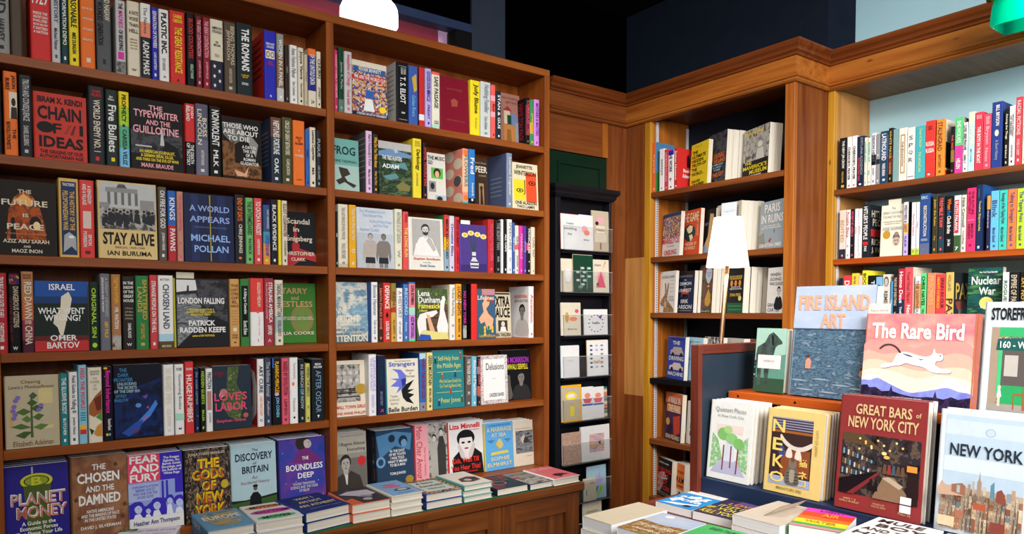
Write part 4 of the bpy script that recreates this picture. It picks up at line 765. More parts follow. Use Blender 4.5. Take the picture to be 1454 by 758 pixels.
s.S(277, 284, 523, 'navy', 'steel', 'the ocean current|7'); s.S(285, 292.5, 522.5, '1c1a1a', 'lime', 'HIDDEN GUESTS|BILLER')
s.S(293.2, 303, 523, 'white', 'black', art=[V(.2, .06, .8, .32, 'FRICTION', 'black'), Rr(.15, .36, .8, .66, 'b08078'), V(.3, .7, .7, .86, 'JENNIFER', 'grey')], desc='white book with dusty red panel on spine')
s.F(303.3, 358.5, 520.5, 'dark blue cover, pink title amid foliage', '24303e', [Po('~garden', .4, .02, .7, .02, .62, .3, .8, .5, .7, .9, .4, .8, .2, .6, .35, .4), El(.28, .42, .1, .06, 'b07070', 12), El(.22, .46, .06, .04, 'd0908c', 10), El(.84, .8, .07, .04, 'b05a4c', 10), T(.04, .42, .88, .55, 'LOVE\'S', 'd84a6c'), T(.06, .58, .88, .71, 'LABOR', 'd84a6c'), T(.08, .84, .84, .9, 'Stephen Grosz', 'd84a6c'), T(.03, .09, .32, .17, 'AUTHOR OF\nTHE EXAMINED\nLIFE', 'crimson')])
s.S(366, 376, 509.5, 'white', 'black', art=[V(.25, .1, .8, .5, 'ART CURE', 'black'), V(.3, .55, .7, .84, 'DAISY FANCOURT', 'salmon'), El(.5, .91, .2, .02, 'black', 10), El(.5, .91, .12, .012, 'white', 10)], side='c03040', bart=[Po('white', .5, .15, .8, .2, .95, .4, .9, .8, .6, .95, .4, .9, .62, .7, .66, .4)], desc='white spine with red and white back')
s.S(376.6, 386, 508.5, '3c4258', 'silver', 'The Infinite Animal|Author'); s.S(387, 400, 508.5, '17171c', 'amber', art=[V(.3, .05, .75, .52, 'PLANNING MIRACLES', 'amber'), El(.5, .54, .25, .025, 'lilac', 12), V(.3, .58, .75, .88, 'JON COHEN', 'sky_blue'), Rr(.02, .0, .2, .14, 'blue')], desc='black book, amber and sky blue lettering')
s.S(400.6, 411, 508.5, 'd8586c', 'maroon', 'RAISED BY EVOLUTION|LEIPZIG'); s.S(412, 424, 507.5, 'white', 'grey', art=[V(.3, .08, .75, .32, 'Theories for Everything', 'grey', 'thin'), El(.4, .4, .16, .03, 'orange', 10), V(.35, .62, .65, .82, 'Natalie', 'grey', 'thin'), El(.5, .91, .12, .018, 'black', 10)], desc='white book with small orange flame')
s.S(425, 433.5, 510, '1c2428', 'silver', 'IN SEARCH OF NOW', bands=((.4, .65, 'dark_teal'),)); s.S(434.2, 441.3, 516, 'c8c060', 'dark_grey', 'WHEN THE BIRDS|H'); s.S(443, 461, 510, '1a2024', 'white', art=[T(.15, .06, .8, .14, 'MERLIN\nHOLLAND', 'white'), V(.3, .18, .72, .86, 'AFTER OSCAR', '7c9cb4', 'thin'), Po('white', .42, .9, .6, .9, .5, .95)], desc='thick black book, pale blue thin lettering'); s.done()
# ---- leftmost bay, bottom shelf: stacks of face-out copies
s = LS(5, 0)
s.F(7.5, 100.5, 666, 'violet-blue cover with a green coin', '2a2480', [El(.5, .2, .26, .1, '20301c'), El(.5, .19, .25, .09, 'c0c030'), El(.5, .19, .2, .065, '20301c'), El(.5, .19, .18, .055, '8a9a2c'), T(.42, .14, .58, .24, 'B', 'c0c030'), Po('4a5a24', .3, .24, .72, .24, .7, .95, .36, .95), Rr(.42, .02, .45, .1, 'silver'), T(.11, .33, .95, .47, 'PLANET', 'e8705c'), T(.1, .32, .94, .46, 'PLANET', 'white', 'heavy'), T(.19, .49, .97, .63, 'MONEY', 'e8705c'), T(.18, .48, .96, .62, 'MONEY', 'white', 'heavy'), T(.16, .66, .88, .84, 'A Guide to the\nEconomic Forces\nThat Shape Your Life', 'white'), T(.18, .87, .84, .94, 'ALEX MAYYASI', 'pink')], back=.02, n=3, lean=.07)
s.F(102, 183.5, 652, 'brown parchment cover, bold white title', '~parch', [T(.38, .1, .62, .17, 'THE', 'white'), T(.12, .2, .86, .32, 'CHOSEN', 'white', 'heavy'), T(.26, .36, .76, .43, 'AND THE', 'white'), T(.14, .46, .87, .58, 'DAMNED', 'white', 'heavy'), T(.17, .64, .84, .78, 'NATIVE AMERICANS\nAND THE MAKING OF RACE\nIN THE UNITED STATES', 'white'), T(.16, .83, .86, .88, 'DAVID J. SILVERMAN', 'white')]+[Po('5c3a2c', a, b, a+.06, b-.03, a+.09, b+.02, a+.03, b+.03) for a, b in ((.1, .2), (.8, .3), (.05, .5), (.9, .62), (.1, .72), (.85, .76), (.75, .12))], back=.02, n=2, lean=.07, spine='brown', bcol='brown')
s.F(184.3, 262, 649, 'white and violet cover with crowd photograph', 'white', [Rr(0, 0, .58, .36, 'd84464'), Rr(.58, 0, 1, .36, '3a2cb0'), T(.03, .01, .56, .11, 'FEAR', 'white', 'heavy'), T(.03, .13, .56, .23, 'AND', 'white', 'heavy'), T(.03, .25, .56, .35, 'FURY', 'white', 'heavy'), T(.61, .05, .98, .3, 'The Reagan\nEighties, the\nBernie Goetz\nShootings, and\nthe Rebirth of\nWhite Rage', 'white'), Rr(0, .36, 1, .82, '8c9ad8'), Rr(.0, .38, .56, .6, 'a8b4dc'), T(.06, .4, .54, .57, 'CONGRATULATIONS\nBERNIE! GOETZ\nWAS ONE FOR THE\nGOOD GUYS!', '3a2cb0', 'thin'), Rr(.6, .37, .64, .62, '3a2cb0'), Rr(.68, .37, .72, .62, '3a2cb0'), Rr(.85, .36, 1, .55, '3a2cb0'), Po('3a2cb0', 0, .82, 0, .64, .12, .6, .3, .68, .5, .58, .66, .6, .7, .82), *[q_ for a_, b_, r_ in ((.16, .7, .09), (.5, .68, .09), (.74, .64, .07), (.92, .68, .09), (.34, .74, .06)) for q_ in (Sm('3a2cb0', a_-r_*1.2, b_, a_-r_*.7, b_-r_*.95, a_+r_*.7, b_-r_*.95, a_+r_*1.2, b_, a_, b_+r_*.4), Sm('b8c2e8', a_-r_*.7, b_-r_*.1, a_+r_*.1, b_-r_*.5, a_+r_*.8, b_, a_+r_*.5, b_+r_*.6, a_-r_*.3, b_+r_*.6), Po('3a2cb0', a_, b_-r_*.1, a_+r_*.25, b_-r_*.1, a_+r_*.25, b_-r_*.02, a_, b_-r_*.02), Po('e0e2f0', a_-r_*.9, .82, a_-r_*.6, b_+r_*.8, a_+r_*.4, b_+r_*.7, a_+r_*.9, .82))], T(.08, .86, .92, .94, 'Heather Ann Thompson', '2a2480')], back=.02, n=2, lean=.07, bcol='maroon')
s.F(262.6, 329.5, 641, 'dark city cover, huge yellow title', '~nyc', [T(.1, .05, .9, .1, 'JONATHAN MAHLER', 'beige')]+[T(a+.012, b+.006, c+.012, d+.006, t, 'c8482c', 'heavy') for a, b, c, d, t in ((.3, .14, .76, .27, 'THE'), (.18, .29, .86, .43, 'GODS'), (.38, .45, .68, .58, 'OF'), (.26, .6, .84, .75, 'NEW'), (.22, .77, .86, .93, 'YORK'))]+[T(a, b, c, d, t, 'f0d020', 'heavy') for a, b, c, d, t in ((.3, .14, .76, .27, 'THE'), (.18, .29, .86, .43, 'GODS'), (.38, .45, .68, .58, 'OF'), (.26, .6, .84, .75, 'NEW'), (.22, .77, .86, .93, 'YORK'))]+[El(.87, .52, .08, .06, 'b8a030')], back=.02, n=3, lean=.07, spine='black', bcol='black')
s.F(330, 394.5, 634, 'pale blue cover, man in black seen from behind', 'a4c0c8', [Po('3c5a28', 0, .8, .3, .8, .6, .78, 1, .76, 1, 1, 0, 1), Po('1c2420', 0, .79, .3, .8, .6, .78, 1, .75, 1, .78, .6, .81, 0, .83), Po('17171c', .38, .96, .4, .76, .47, .7, .57, .7, .64, .76, .66, .96), El(.52, .64, .045, .04, '6a5044', 10), El(.52, .61, .06, .02, '17171c', 10), T(.46, .07, .6, .11, 'The', '1c2040', 'thin'), T(.1, .13, .92, .24, 'DISCOVERY', '1c2040'), T(.48, .26, .56, .3, 'of', '1c2040', 'thin'), T(.24, .32, .82, .42, 'BRITAIN', '1c2040'), T(.45, .46, .57, .51, 'An', '8a5a5c', 'thin'), T(.2, .53, .84, .59, 'Accidental History', '8a5a5c', 'thin'), T(.18, .9, .86, .97, 'GRAHAM ROBB', 'white')], back=.02, n=3, lean=.07)
s.F(397, 464, 626, 'purple starry cover with a collared figure', '~stars', [Po('6c2a6c', .3, .36, .45, .18, .56, .14, .72, .2, .92, .36, .8, .4), Sm('2c2828', .4, .02, .5, .0, .62, .0, .68, .04, .6, .08, .56, .16, .44, .17, .38, .1), Sm('b8aca8', .56, .05, .64, .03, .7, .07, .71, .12, .66, .16, .58, .15, .55, .1), El(.66, .08, .015, .008, '2c2828', 8), Po('8c807c', .62, .125, .69, .12, .68, .132)]+[El(.1+.37*i % .9, .2+.23*i % .7, .008, .006, 'white', 6) for i in range(14)]+[T(.5, .28, .64, .33, 'THE', 'white'), T(.16, .39, .94, .48, 'BOUNDLESS', 'white'), T(.4, .52, .74, .6, 'DEEP', 'white'), T(.24, .66, .82, .8, 'YOUNG TENNYSON,\nSCIENCE AND THE CRISIS\nOF BELIEF', 'pale_grey'), T(.16, .88, .94, .94, 'RICHARD HOLMES', 'white')], back=.02, n=3, lean=.07, spine='2a2464', bcol='2a2464'); s.done()
# ---- second bay, top shelf
s = LS(0, 1)
s.S(475, 480.3, 71, 'c03060', 'pink', 'HARRIET FAMILY TIMELINE'); s.S(481, 488.6, 68, 'dark_green', 'silver', 'James R. Parks', bands=((.8, 1, '5c7a6a'),)); s.S(489.2, 500.6, 73.5, 'pale_grey', 'rose', 'Inequalities of Change|Derek Smith')
s.F(501.2, 551, 84, 'crowded sports-fan cover, blue and red banners', '~crowd', [Rr(0, 0, 1, .1, 'cream'), Po('2f5c9c', .06, .12, .92, .1, .98, .2, .06, .19), T(.2, .115, .84, .18, 'ROGER BENNETT', 'white'), Po('c8343c', .02, .27, .98, .24, .98, .33, .02, .35), T(.06, .265, .96, .33, 'WE ARE THE WORLD CUP', 'white'), Rr(0, .93, 1, 1, 'navy'), T(.1, .94, .96, .98, 'A PERSONAL HISTORY OF TOURNAMENTS', 'white')]+[El(.12+.19*(i % 5), .44+.13*(i//5), .05, .034, 'flesh', 10) for i in range(15)]+[El(.85, .84, .1, .06, 'yellow', 14), Po('white', .3, .9, .36, .68, .56, .68, .62, .9), Po('2f62b4', .36, .66, .4, .52, .6, .52, .62, .66)])
s.S(563, 580, 88.5, '17171a', 'white', art=[Rr(.2, .06, .9, .07, 'grey'), Rr(.2, .94, .9, .95, 'grey'), V(.6, .09, .8, .2, 'LYNDALL', 'white', 'thin'), V(.35, .09, .55, .2, 'GORDON', 'white', 'thin'), V(.3, .24, .75, .68, 'T. S. ELIOT', 'white'), T(.4, .82, .7, .85, 'new', 'white')], side='pale_grey', bart=[Rr(.15, .12+.08*i, .85, .14+.08*i, 'grey') for i in range(9)], desc='thick black book with framed white lettering')
s.S(580.8, 594, 94, '3c5aa4', 'gold', art=[Po('c8a03c', .3, .2, .8, .12, .85, .4, .55, .45), V(.3, .5, .7, .86, 'Golden Rivers', 'sky_blue', 'thin')], desc='blue book with gold bird shape')
s.S(595.5, 603.4, 96, 'c82c2c', 'white', '', side='black', bands=((.8, .9, 'white'),)); s.S(604, 613, 97.5, 'lilac', 'indigo', 'GOODS DON MIRACLE|FRIDAY'); s.S(613.6, 625, 102.5, 'e2dcc8', 'black', art=[V(.25, .08, .75, .64, 'SAFE PASSAGE', 'black'), T(.2, .86, .8, .92, 'CHARLIE\nENGMAN', 'dark_grey')], bands=((0, .05, 'coral'), (.93, 1, 'mint')), desc='cream book, black lettering, coral top band')
s.F(625.6, 667, 107, 'plain dark crimson cover with faint gold emblem', '7a1428', [T(.22, .2, .78, .24, 'ANATOMIES', 'a04a44', 'thin'), Po('9c4a40', .38, .42, .5, .38, .62, .42, .6, .52, .4, .54), T(.2, .78, .84, .81, 'CHRIS ARMITSTEAD', 'a04a44', 'thin')])
s.S(668, 682, 114.5, 'yellow', 'black', art=[V(.25, .07, .8, .6, 'Judy Blume', 'black'), V(.4, .68, .65, .88, 'Mark Oppenheimer', 'sepia', 'thin')], desc='bright yellow book, black script lettering')
s.S(682.6, 697, 116.5, 'c8ccc8', 'steel', 'Nothing Familiar|Claire Baldwin', desc='pale grey-white book with faint lettering'); s.S(697.6, 704, 120.5, 'coral', 'maroon', 'fast', bands=((.2, .3, 'pink'), (.5, .6, 'pink'))); s.S(704.6, 711.8, 129.5, '1f2a34', 'white', 'STAN & GUS')
s.F(711, 739.5, 131, 'dusty pink cover with a painted house', '9c6a5c', [T(.1, .06, .9, .12, 'a history of houses and rooms', '7a4c44', 'thin'), T(.3, .14, .92, .2, 'GUIDE TO THE HOUSE', '7a4c44', 'thin'), Po('8c3430', .15, .34, .4, .24, .6, .34), Rr(.2, .34, .5, .6, 'beige'), Po('6a7a9c', .5, .44, .7, .34, .9, .48, .9, .62, .5, .62), Rr(.36, .42, .56, .6, 'dark_green'), Rr(.18, .62, .72, .96, 'b0783c'), Po('8a5a2c', .3, .96, .34, .7, .52, .7, .56, .96), Rr(.74, .55, .92, .96, '8a8a90')], back=.05)
s.S(747, 752.3, 139, 'black', 'rose', 'CURIOUS|MIA', side='black', bart=[V(.6, .1, .85, .9, 'HAMILTON PAGE', 'crimson')], bands=((.15, .8, '7a2838'),)); s.S(752.8, 758, 141.5, '3f8a50', 'yellow', 'gardens', bands=((.5, .75, 'gold'),)); s.S(758.6, 766, 141.5, 'violet', 'purple', 'MOTHERS & MASTERS'); s.done()
# ---- second bay, second shelf
s = LS(1, 1)
s.F(469, 511, 195, 'teal and white cover with a frog', 'a4c0b8', [Rr(0, 0, 1, .5, '6fa8a0'), T(.1, .14, .88, .3, 'FROG', '1c3434'), T(.08, .4, .9, .45, 'ANNE FADIMAN', '1c3434', 'thin'), Po('3c342c', .3, .54, .6, .56, .7, .66, .5, .72, .6, .8, .9, .86, .8, .92, .5, .82, .3, .88, .2, .8, .4, .74, .34, .64)], back=.03)
s.S(520, 529, 186, 'dcb4d8', 'dark_grey', "Ain't Nobody's Fool|Martin Gold", side='55565a', bart=[Rr(.4, .1+.09*i, .95, .12+.09*i, 'grey') for i in range(8)]); s.S(530, 537.4, 190.5, 'charcoal', 'amber', 'What Do You Think About|When You Think')
s.F(539, 586, 199.5, 'dark painted landscape cover with winding water', '~land', [Rr(0, 0, 1, .14, 'b4b0b0'), Po('6a8ab0', 0, .2, .3, .13, .6, .15, 1, .2, 1, .26, 0, .28), Po('a8b8c4', .46, .14, .54, .1, .6, .18, .5, .2), Po('5c8a94', .3, .42, .8, .36, .9, .5, .6, .46, .4, .52), Po('5c8a94', .1, .66, .5, .58, .6, .66, .3, .72), T(.1, .26, .7, .35, 'THE TREE HUNTERS', 'white'), T(.1, .42, .6, .5, 'ADAM', 'white'), Po('7a7444', .5, .82, .7, .72, .95, .8, .9, .9, .6, .9)])
s.S(586.6, 599, 197, 'e0cc34', 'black', art=[T(.2, .04, .8, .13, 'WHAT\nIS THE\nHOURS', 'sepia'), V(.25, .18, .8, .53, 'Darkology', 'black'), V(.3, .58, .6, .8, 'RHAE LYNN BARNES', 'sepia', 'thin')], side='e0cc34', desc='yellow book, heavy black script lettering')
s.S(600.6, 607, 202.5, '1c1818', 'd84040', 'ANIMAL TROUBLE BIRD')
s.F(607.6, 634, 216.5, 'white cover with three framed head photographs', 'd4d0c8', [T(.05, .06, .95, .14, 'THE MUSIC', 'black'), T(.05, .16, .3, .24, 'GO', 'black'), Rr(.22, .3, .86, .52, '5cb04c'), El(.54, .4, .2, .1, 'dark_brown', 12), El(.54, .43, .12, .07, 'flesh', 12), Rr(.08, .58, .46, .8, 'grey'), El(.27, .68, .11, .07, 'charcoal', 12), Rr(.4, .86, .95, .98, '9cb4c8'), El(.65, .93, .16, .05, 'charcoal', 12)], back=.05)
s.S(657, 665.4, 211, 'e08878', 'teal', art=[V(.25, .12, .8, .7, 'FLOWERS', 'teal'), El(.5, .07, .4, .045, 'orange'), El(.5, .9, .4, .05, 'orange')], bands=((.12, .8, 'f0b48c'), (.96, 1, 'aqua')), side='e08878', bart=[El(.3+.45*(i % 2), .1+.16*i, .24, .1, 'cream', 16) for i in range(6)]+[El(.72, .58, .2, .1, 'dark_grey', 12)], desc='salmon book patterned with cream ovals')
s.S(666, 675, 212, '2c78c0', 'white', 'Fred|Everybodys Fly', bands=((.0, .3, '2c78c0'), (.9, 1, 'black')))
s.F(672, 694, 223.5, 'dark brown cover with a doorway photograph', '3a2c26', [T(.2, .08, .9, .13, 'Jessie Dixon', 'tan', 'thin'), T(.2, .17, .95, .3, 'PEER', 'cream'), T(.4, .33, .86, .38, 'a novel', 'tan', 'thin'), Rr(.1, .46, .8, 1, 'dark_brown'), Rr(.4, .52, .72, .98, 'a08060'), El(.56, .62, .1, .05, 'dark_brown', 10), Po('dark_brown', .46, .98, .5, .66, .62, .66, .68, .98)], back=.05)
s.S(719.6, 727.6, 217.5, '7c88a4', 'cream', 'Learned Together', side='4c5878', bart=[Rr(.2, .42+.08*i, .75, .44+.08*i, 'steel') for i in range(5)])
s.F(728.6, 765, 230, 'cream cover, yellow and orange drawn faces', 'dccfb0', [Rr(.05, .36, .5, .82, 'e0cc30'), Rr(.52, .2, .94, .84, 'e0502c'), T(.14, .05, .78, .14, 'JEANETTE', 'black'), T(.06, .17, .92, .27, 'WINTERSON', 'black'), El(.28, .6, .14, .045, 'black', 14), El(.28, .6, .1, .03, 'e0cc30', 14), El(.28, .6, .045, .02, 'black', 10), El(.76, .42, .14, .05, 'black', 14), El(.76, .42, .1, .034, 'e0502c', 14), El(.76, .42, .045, .02, 'black', 10), Po('black', .46, .36, .49, .36, .49, .66, .42, .7, .42, .68, .46, .65), T(.08, .83, .92, .9, 'ONE ALADDIN', 'black'), T(.14, .92, .84, .98, 'TWO LAMPS', 'black')]); s.done()
# ---- second bay, third shelf
s = LS(2, 1)
s.S(477, 480.2, 300, 'black', 'white', 'noir'); s.S(480.6, 495, 290, 'cream', 'grey', 'THE LAST KINGS OF HOLLYWOOD|PAUL FISCHER', bands=((.94, 1, 'beige'),)); s.S(496, 506.5, 291, 'e0a420', 'cream', "That's How They Get You|D")  # first slim black volume stands in for the dark gap beside the divider
s.F(508, 560.5, 294, 'pale cover, two swimmers photographed in trunks', 'c2c8cf', [Rr(.02, .42, .98, .99, 'b4bac2'), T(.08, .03, .78, .15, 'The Wonderful World\nThat Almost Was', '8ca8cc', 'thin'), T(.34, .19, .96, .31, 'A Life of Peter Hujar\nand Paul Thek', '8ca8cc', 'thin'), T(.08, .33, .6, .39, 'Andrew Durbin', '8ca8cc', 'thin')]+[e for cx, c, c2, k in ((.34, 'b0a49c', '6a625c', 0), (.7, '7c746e', '4c4844', 1)) for e in (El(cx+.02, .47, .07, .055, c2, 12), El(cx+.02, .485, .055, .05, c, 12), Po(c, cx-.17, .6, cx-.1, .54, cx+.14, .54, cx+.2, .6, cx+.12, .82, cx-.12, .82), Po(c, cx-.17, .6, cx-.2, .8, cx-.17, .9, cx-.14, .8, cx-.11, .62), Po(c, cx+.2, .6, cx+.22, .8, cx+.18, .9, cx+.15, .8, cx+.13, .62), Po('charcoal', cx-.12, .82, cx+.13, .82, cx+.14, .92, cx-.13, .92), Rr(cx-.11, .92, cx-.01, .99, c), Rr(cx+.02, .92, cx+.12, .99, c))])
s.S(561, 571.6, 297, 'd8d6bc', 'grey', 'NATHALIE LE CAT SEASON|W'); s.S(572.5, 580.6, 300.5, 'd8504c', 'white', art=[V(.25, .02, .75, .2, 'Stephen\nChbosky', 'maroon'), V(.22, .27, .8, .78, 'THE LONG RUN', 'e8cc70')], desc='red book, pale yellow spine lettering')
s.F(581.6, 630.6, 308, 'cream cover, bearded figure photographed seated', 'ddd8cc', [Rr(.1, .03, .92, .73, 'b4b2ae')]+[Rr(.1, .05+.06*i, .92, .07+.06*i, '9a9894') for i in range(10)]+[Rr(.1, .03, .92, .73, 'aaa8a4')]+face(.48, .23, .12, 'c8c4be', '3a3836', 'e2e0dc', .72, beard=True)+[Po('e2e0dc', .12, .73, .2, .5, .4, .4, .6, .42, .78, .56, .88, .73), Po('b0aca6', .5, .44, .56, .36, .64, .4, .78, .6, .7, .64)]+[T(.12, .76, .9, .82, 'Stephen Sondheim', 'c03038'), T(.38, .84, .62, .87, 'Art Isnt Easy', 'grey'), T(.3, .89, .74, .94, 'Daniel Okrent', '3c6a94')], spine='white')
s.S(631.2, 638, 305, 'c83c34', 'black', 'BECK DECODED', side='3f7a4c', bands=((.4, .62, 'amber'), (.62, 1, '8ca4b8')), desc='red book with amber and grey-blue bands'); s.S(638.6, 645.8, 306.5, 'c8c4d4', 'purple', 'Ornette Blau'); s.S(646.4, 653, 308, 'c82c34', 'maroon', 'BEYOND AND MEMORY|LOVERS')
s.F(653.6, 692.5, 318, 'purple cover, daffodils in a patterned vase', '4c3a80', [Po('3c2c68', .02, .86, .98, .82, .98, .99, .02, .99)]+[Po('2c4a3c', .47+.02*i, .6, .3+.1*i, .24, .33+.1*i, .24, .5+.02*i, .6) for i in range(4)]+[e for a, b in ((.2, .23), (.42, .18), (.66, .2), (.88, .24)) for e in (El(a, b, .12, .055, 'f0d890', 7), El(a, b, .055, .03, 'e8a030', 10))]+[Po('c8c8d0', .44, .58, .58, .58, .58, .72, .68, .8, .66, .92, .38, .92, .36, .8, .44, .72), Rr(.37, .78, .67, .81, '2a2438'), Rr(.38, .86, .66, .89, '2a2438'), Rr(.44, .66, .58, .69, '2a2438')], spine='purple')
p = atz(655, 'Y', LP+.03, SZ[2]); p2 = atz(668, 'Y', LP+.03, SZ[2]); zt_ = at(660, 312.5, 'Y', LP+.03).z
tag(MB().box(p.x, p2.x, LP+.0325, LP+.0335, zt_-.08, zt_, 'white').build('shelf_card'), 'small white card sticking up behind the purple daffodil cover', 'card')
s.S(693.2, 702, 311.5, 'b82c30', 'rose', 'THE BUFFALO MASTER KEEPER', side='b82c30'); s.S(703.6, 711, 312.5, '1c1c20', 'grey', 'THE SILENT MAN|BB'); s.S(712, 715, 311.5, 'white', 'grey', ''); s.S(715.4, 720, 312, '17171a', 'white', 'ALL CAPS', side='black'); s.S(720.8, 727.5, 311.5, 'white', 'grey', 'SPEECHES|N'); s.S(727.8, 731.4, 316, '3c5ca0', 'white', 'blue hours')
s.S(731.8, 737, 320, 'cream', 'teal', 'Girl|Nicola Barker', bands=((.4, .5, 'coral'),)); s.S(737.6, 743, 320.5, 'magenta', 'pink', 'MARINELLE'); s.S(743.5, 748, 321, 'purple', 'lilac', 'chorus'); s.S(748.5, 753.4, 321.5, '1c1c1c', 'white', 'MONICA LEE|Y', bands=((.35, .5, 'rose'),)); s.S(754.5, 760, 322.5, 'e2ceb4', 'grey', 'Little Star'); s.done()
# ---- second bay, fourth shelf
s = LS(3, 1)
s.F(469, 525.5, 400.5, 'cloudy sky cover, cream capitals', '~clouds', [Rr(.0, .9, 1, 1, '6a7c84'), T(.04, .42, .42, .53, 'ANNE', 'e6e0cc'), T(.02, .55, .74, .67, 'ENRIGHT', 'e6e0cc'), T(.05, .7, .76, .73, 'BOOKER PRIZE WINNING AUTHOR', 'e6e0cc'), T(.06, .76, .88, .88, 'writing on life, art\nand the world', 'dark_grey', 'thin'), T(.02, .88, .94, .99, 'ATTENTION', 'e6e0cc')], back=.03)
s.S(528, 537, 400.5, 'white', 'steel', 'Bonnie Hammer|Talk to me', side='34589c'); s.S(537.6, 544, 402.5, '3c2a20', 'e8806c', 'DEATH STALKS ZONE'); s.S(544.5, 555.2, 401.5, 'd0302c', 'white', art=[V(.2, .05, .8, .44, 'DEFIANCE', 'white'), Po('black', .3, .55, .5, .49, .7, .55, .5, .6), V(.28, .65, .75, .96, 'LOUISA MUIR', 'white')], desc='red book, big white capitals and black mark')
s.S(555.8, 563.2, 402, 'c8a040', 'brown', 'REBEL|ALL SAINTS', bands=((0, .3, '8a7a34'), (.42, .5, 'c03030'))); s.S(563.8, 572.4, 409, 'white', 'grey', 'A HISTORY|of small'); s.S(573, 580.4, 403.5, '4470b4', 'pale_blue', 'RECORD|Anna', side='2f4a8c'); s.S(581, 590.4, 400.5, 'e08490', 'black', art=[V(.25, .05, .75, .38, 'SOPIA BOWMAN', 'black'), V(.25, .58, .75, .95, 'AZZI MCDOUGALL', 'black')], bands=((0, .03, '3c6ab0'), (.43, .55, 'mint'), (.55, .96, 'violet'), (.96, 1, 'bright_green')), side='3c6ab0', desc='pink, mint and violet banded book')
s.F(592.5, 638, 409.5, 'garden cover, white-stockinged legs in the air', '~garden', [Rr(.3, .3, .98, .98, '5c4636')]+[Rr(.3, .42+.14*i, .98, .44+.14*i, '3a2a20') for i in range(4)]+[Po('e6e0dc', .02, .72, .02, .62, .1, .5, .3, .46, .62, .42, .66, .47, .5, .55, .28, .58, .3, .95, .08, .98), Po('e6e0dc', .66, .94, .62, .74, .72, .5, .76, .24, .84, .18, .9, .24, .86, .4, .98, .72, .96, .97), Po('f0eee8', .8, .16, .88, .14, .92, .22, .84, .26), Po('flesh', .3, .5, .4, .52, .62, .96, .44, .96), Po('d8cc80', .06, .9, .2, .8, .6, .84, .96, .86, .98, .99, .06, .99), Po('2c50b0', .02, .99, .1, .88, .4, .9, .44, .99), T(.06, .04, .42, .15, 'Lena', 'white'), T(.06, .16, .74, .28, 'Dunham', 'white'), T(.06, .29, .76, .39, 'Famesick', 'e0dc50'), T(.08, .41, .34, .45, 'A Memoir', 'e0dc50')], back=.01)
s.S(638.8, 647, 404, 'e2ddd2', 'grey', 'The Bride Wore Nothing|E', side='cream'); s.S(647.8, 656, 403, 'e0a030', 'maroon', 'LUCID NIGHTS|MARK RONSON', bands=((.3, .34, 'cream'),)); s.S(656.6, 663, 404, '17171a', 'magenta', art=[V(.2, .12, .8, .72, 'NO NEW YORK', 'magenta'), Rr(.1, .74, .9, .97, '~greyphoto')], desc='slim black book, magenta capitals on spine')
s.S(669.5, 678, 403, 'd8302c', 'maroon', '', side='1c1416', bart=[V(.4, .1, .6, .6, 'the wolf', 'crimson'), El(.4, .82, .3, .12, 'grey', 12)], desc='bright red spine with black back cover')
s.F(678, 705, 410.5, 'blue cover with a reclining painted figure', '3c5a74', [Rr(.3, 0, .98, .12, 'b88080'), Po('flesh', .3, .3, .5, .16, .72, .2, .66, .32, .5, .4, .62, .5, .88, .6, .8, .8, .56, .84, .4, .66, .2, .7, .1, .6, .36, .46), El(.62, .2, .1, .06, 'b0442c', 12), Po('b02c2c', .72, .2, .9, .16, .84, .3), T(.06, .13, .92, .22, 'Lifelines', 'cream')]+[El(.2+.2*(i % 4), .78+.07*(i//4), .06, .04, ('2c6a44', 'd8b43c')[i % 2], 8) for i in range(10)]+[T(.1, .91, .94, .97, 'Leah Hoffmann', 'gold')], back=.008)
s.F(700, 726.5, 415, 'cream cover, huge black slab capitals', 'cfc0a4', [Rr(.04, .02, .96, .05, 'black'), T(.04, .09, .94, .32, 'EXTRA', 'black', 'heavy'), T(.04, .34, .94, .56, 'SAUCE', 'black', 'heavy'), Rr(.3, .62, .8, .86, '3a3432'), El(.56, .7, .1, .06, 'd8c4b0', 12), Po('e2dcd0', .4, .86, .44, .76, .68, .76, .74, .86), T(.02, .89, .96, .98, 'ZAHRA TANGORRA', 'black')], back=.05)
s.S(751, 758.3, 406.5, 'e2e0de', 'coral', 'Ascension', side='e2e0de', bart=[T(.3, .16, .92, .22, 'SLOUCHERA', 'coral'), T(.3, .25, .95, .32, 'JEAN GLAYTON', 'grey')]+face(.66, .48, .15, '8a8682', '2a2826', 'c8c6c2', .68), desc='white book, portrait photograph on the visible side'); s.done()
# ---- second bay, fifth shelf
s = LS(4, 1)
s.F(471, 523, 513.5, 'cream cover, group photograph and gold seal', 'dcd2bc', [Rr(.08, .07, .8, .74, 'c03a3c'), Po('~greyphoto', .12, .07, .76, .07, .8, .12, .8, .7, .74, .74, .12, .74, .08, .68, .08, .12)]+[El(.2+.17*(i % 4), .22+.14*(i//4), .05, .035, 'c8c4be', 8) for i in range(8)]+[Rr(.1, .5+.07*i, .78, .52+.07*i, '2c2a28') for i in range(3)]+[El(.82, .52, .16, .095, 'b09038'), T(.08, .8, .92, .86, 'SMALL TOWN GIRLS', 'c03a3c'), T(.02, .92, .96, .98, 'JAYNE ANNE PHILLIPS', 'c03a3c')], back=.03)
s.S(524, 535, 503, 'white', 'lilac', 'UNSPEAKABLE|THE PORTRAIT|GREENOVICH', side='white'); s.S(536.2, 548, 505, '1c2040', 'teal', art=[V(.25, .08, .7, .5, 'THE ZORG BOOK', 'dark_teal'), V(.3, .6, .6, .84, 'SIRI HUSTVEDT', 'steel'), T(.3, .9, .75, .95, 'X', 'rose')], desc='navy book with a pink cross at foot')
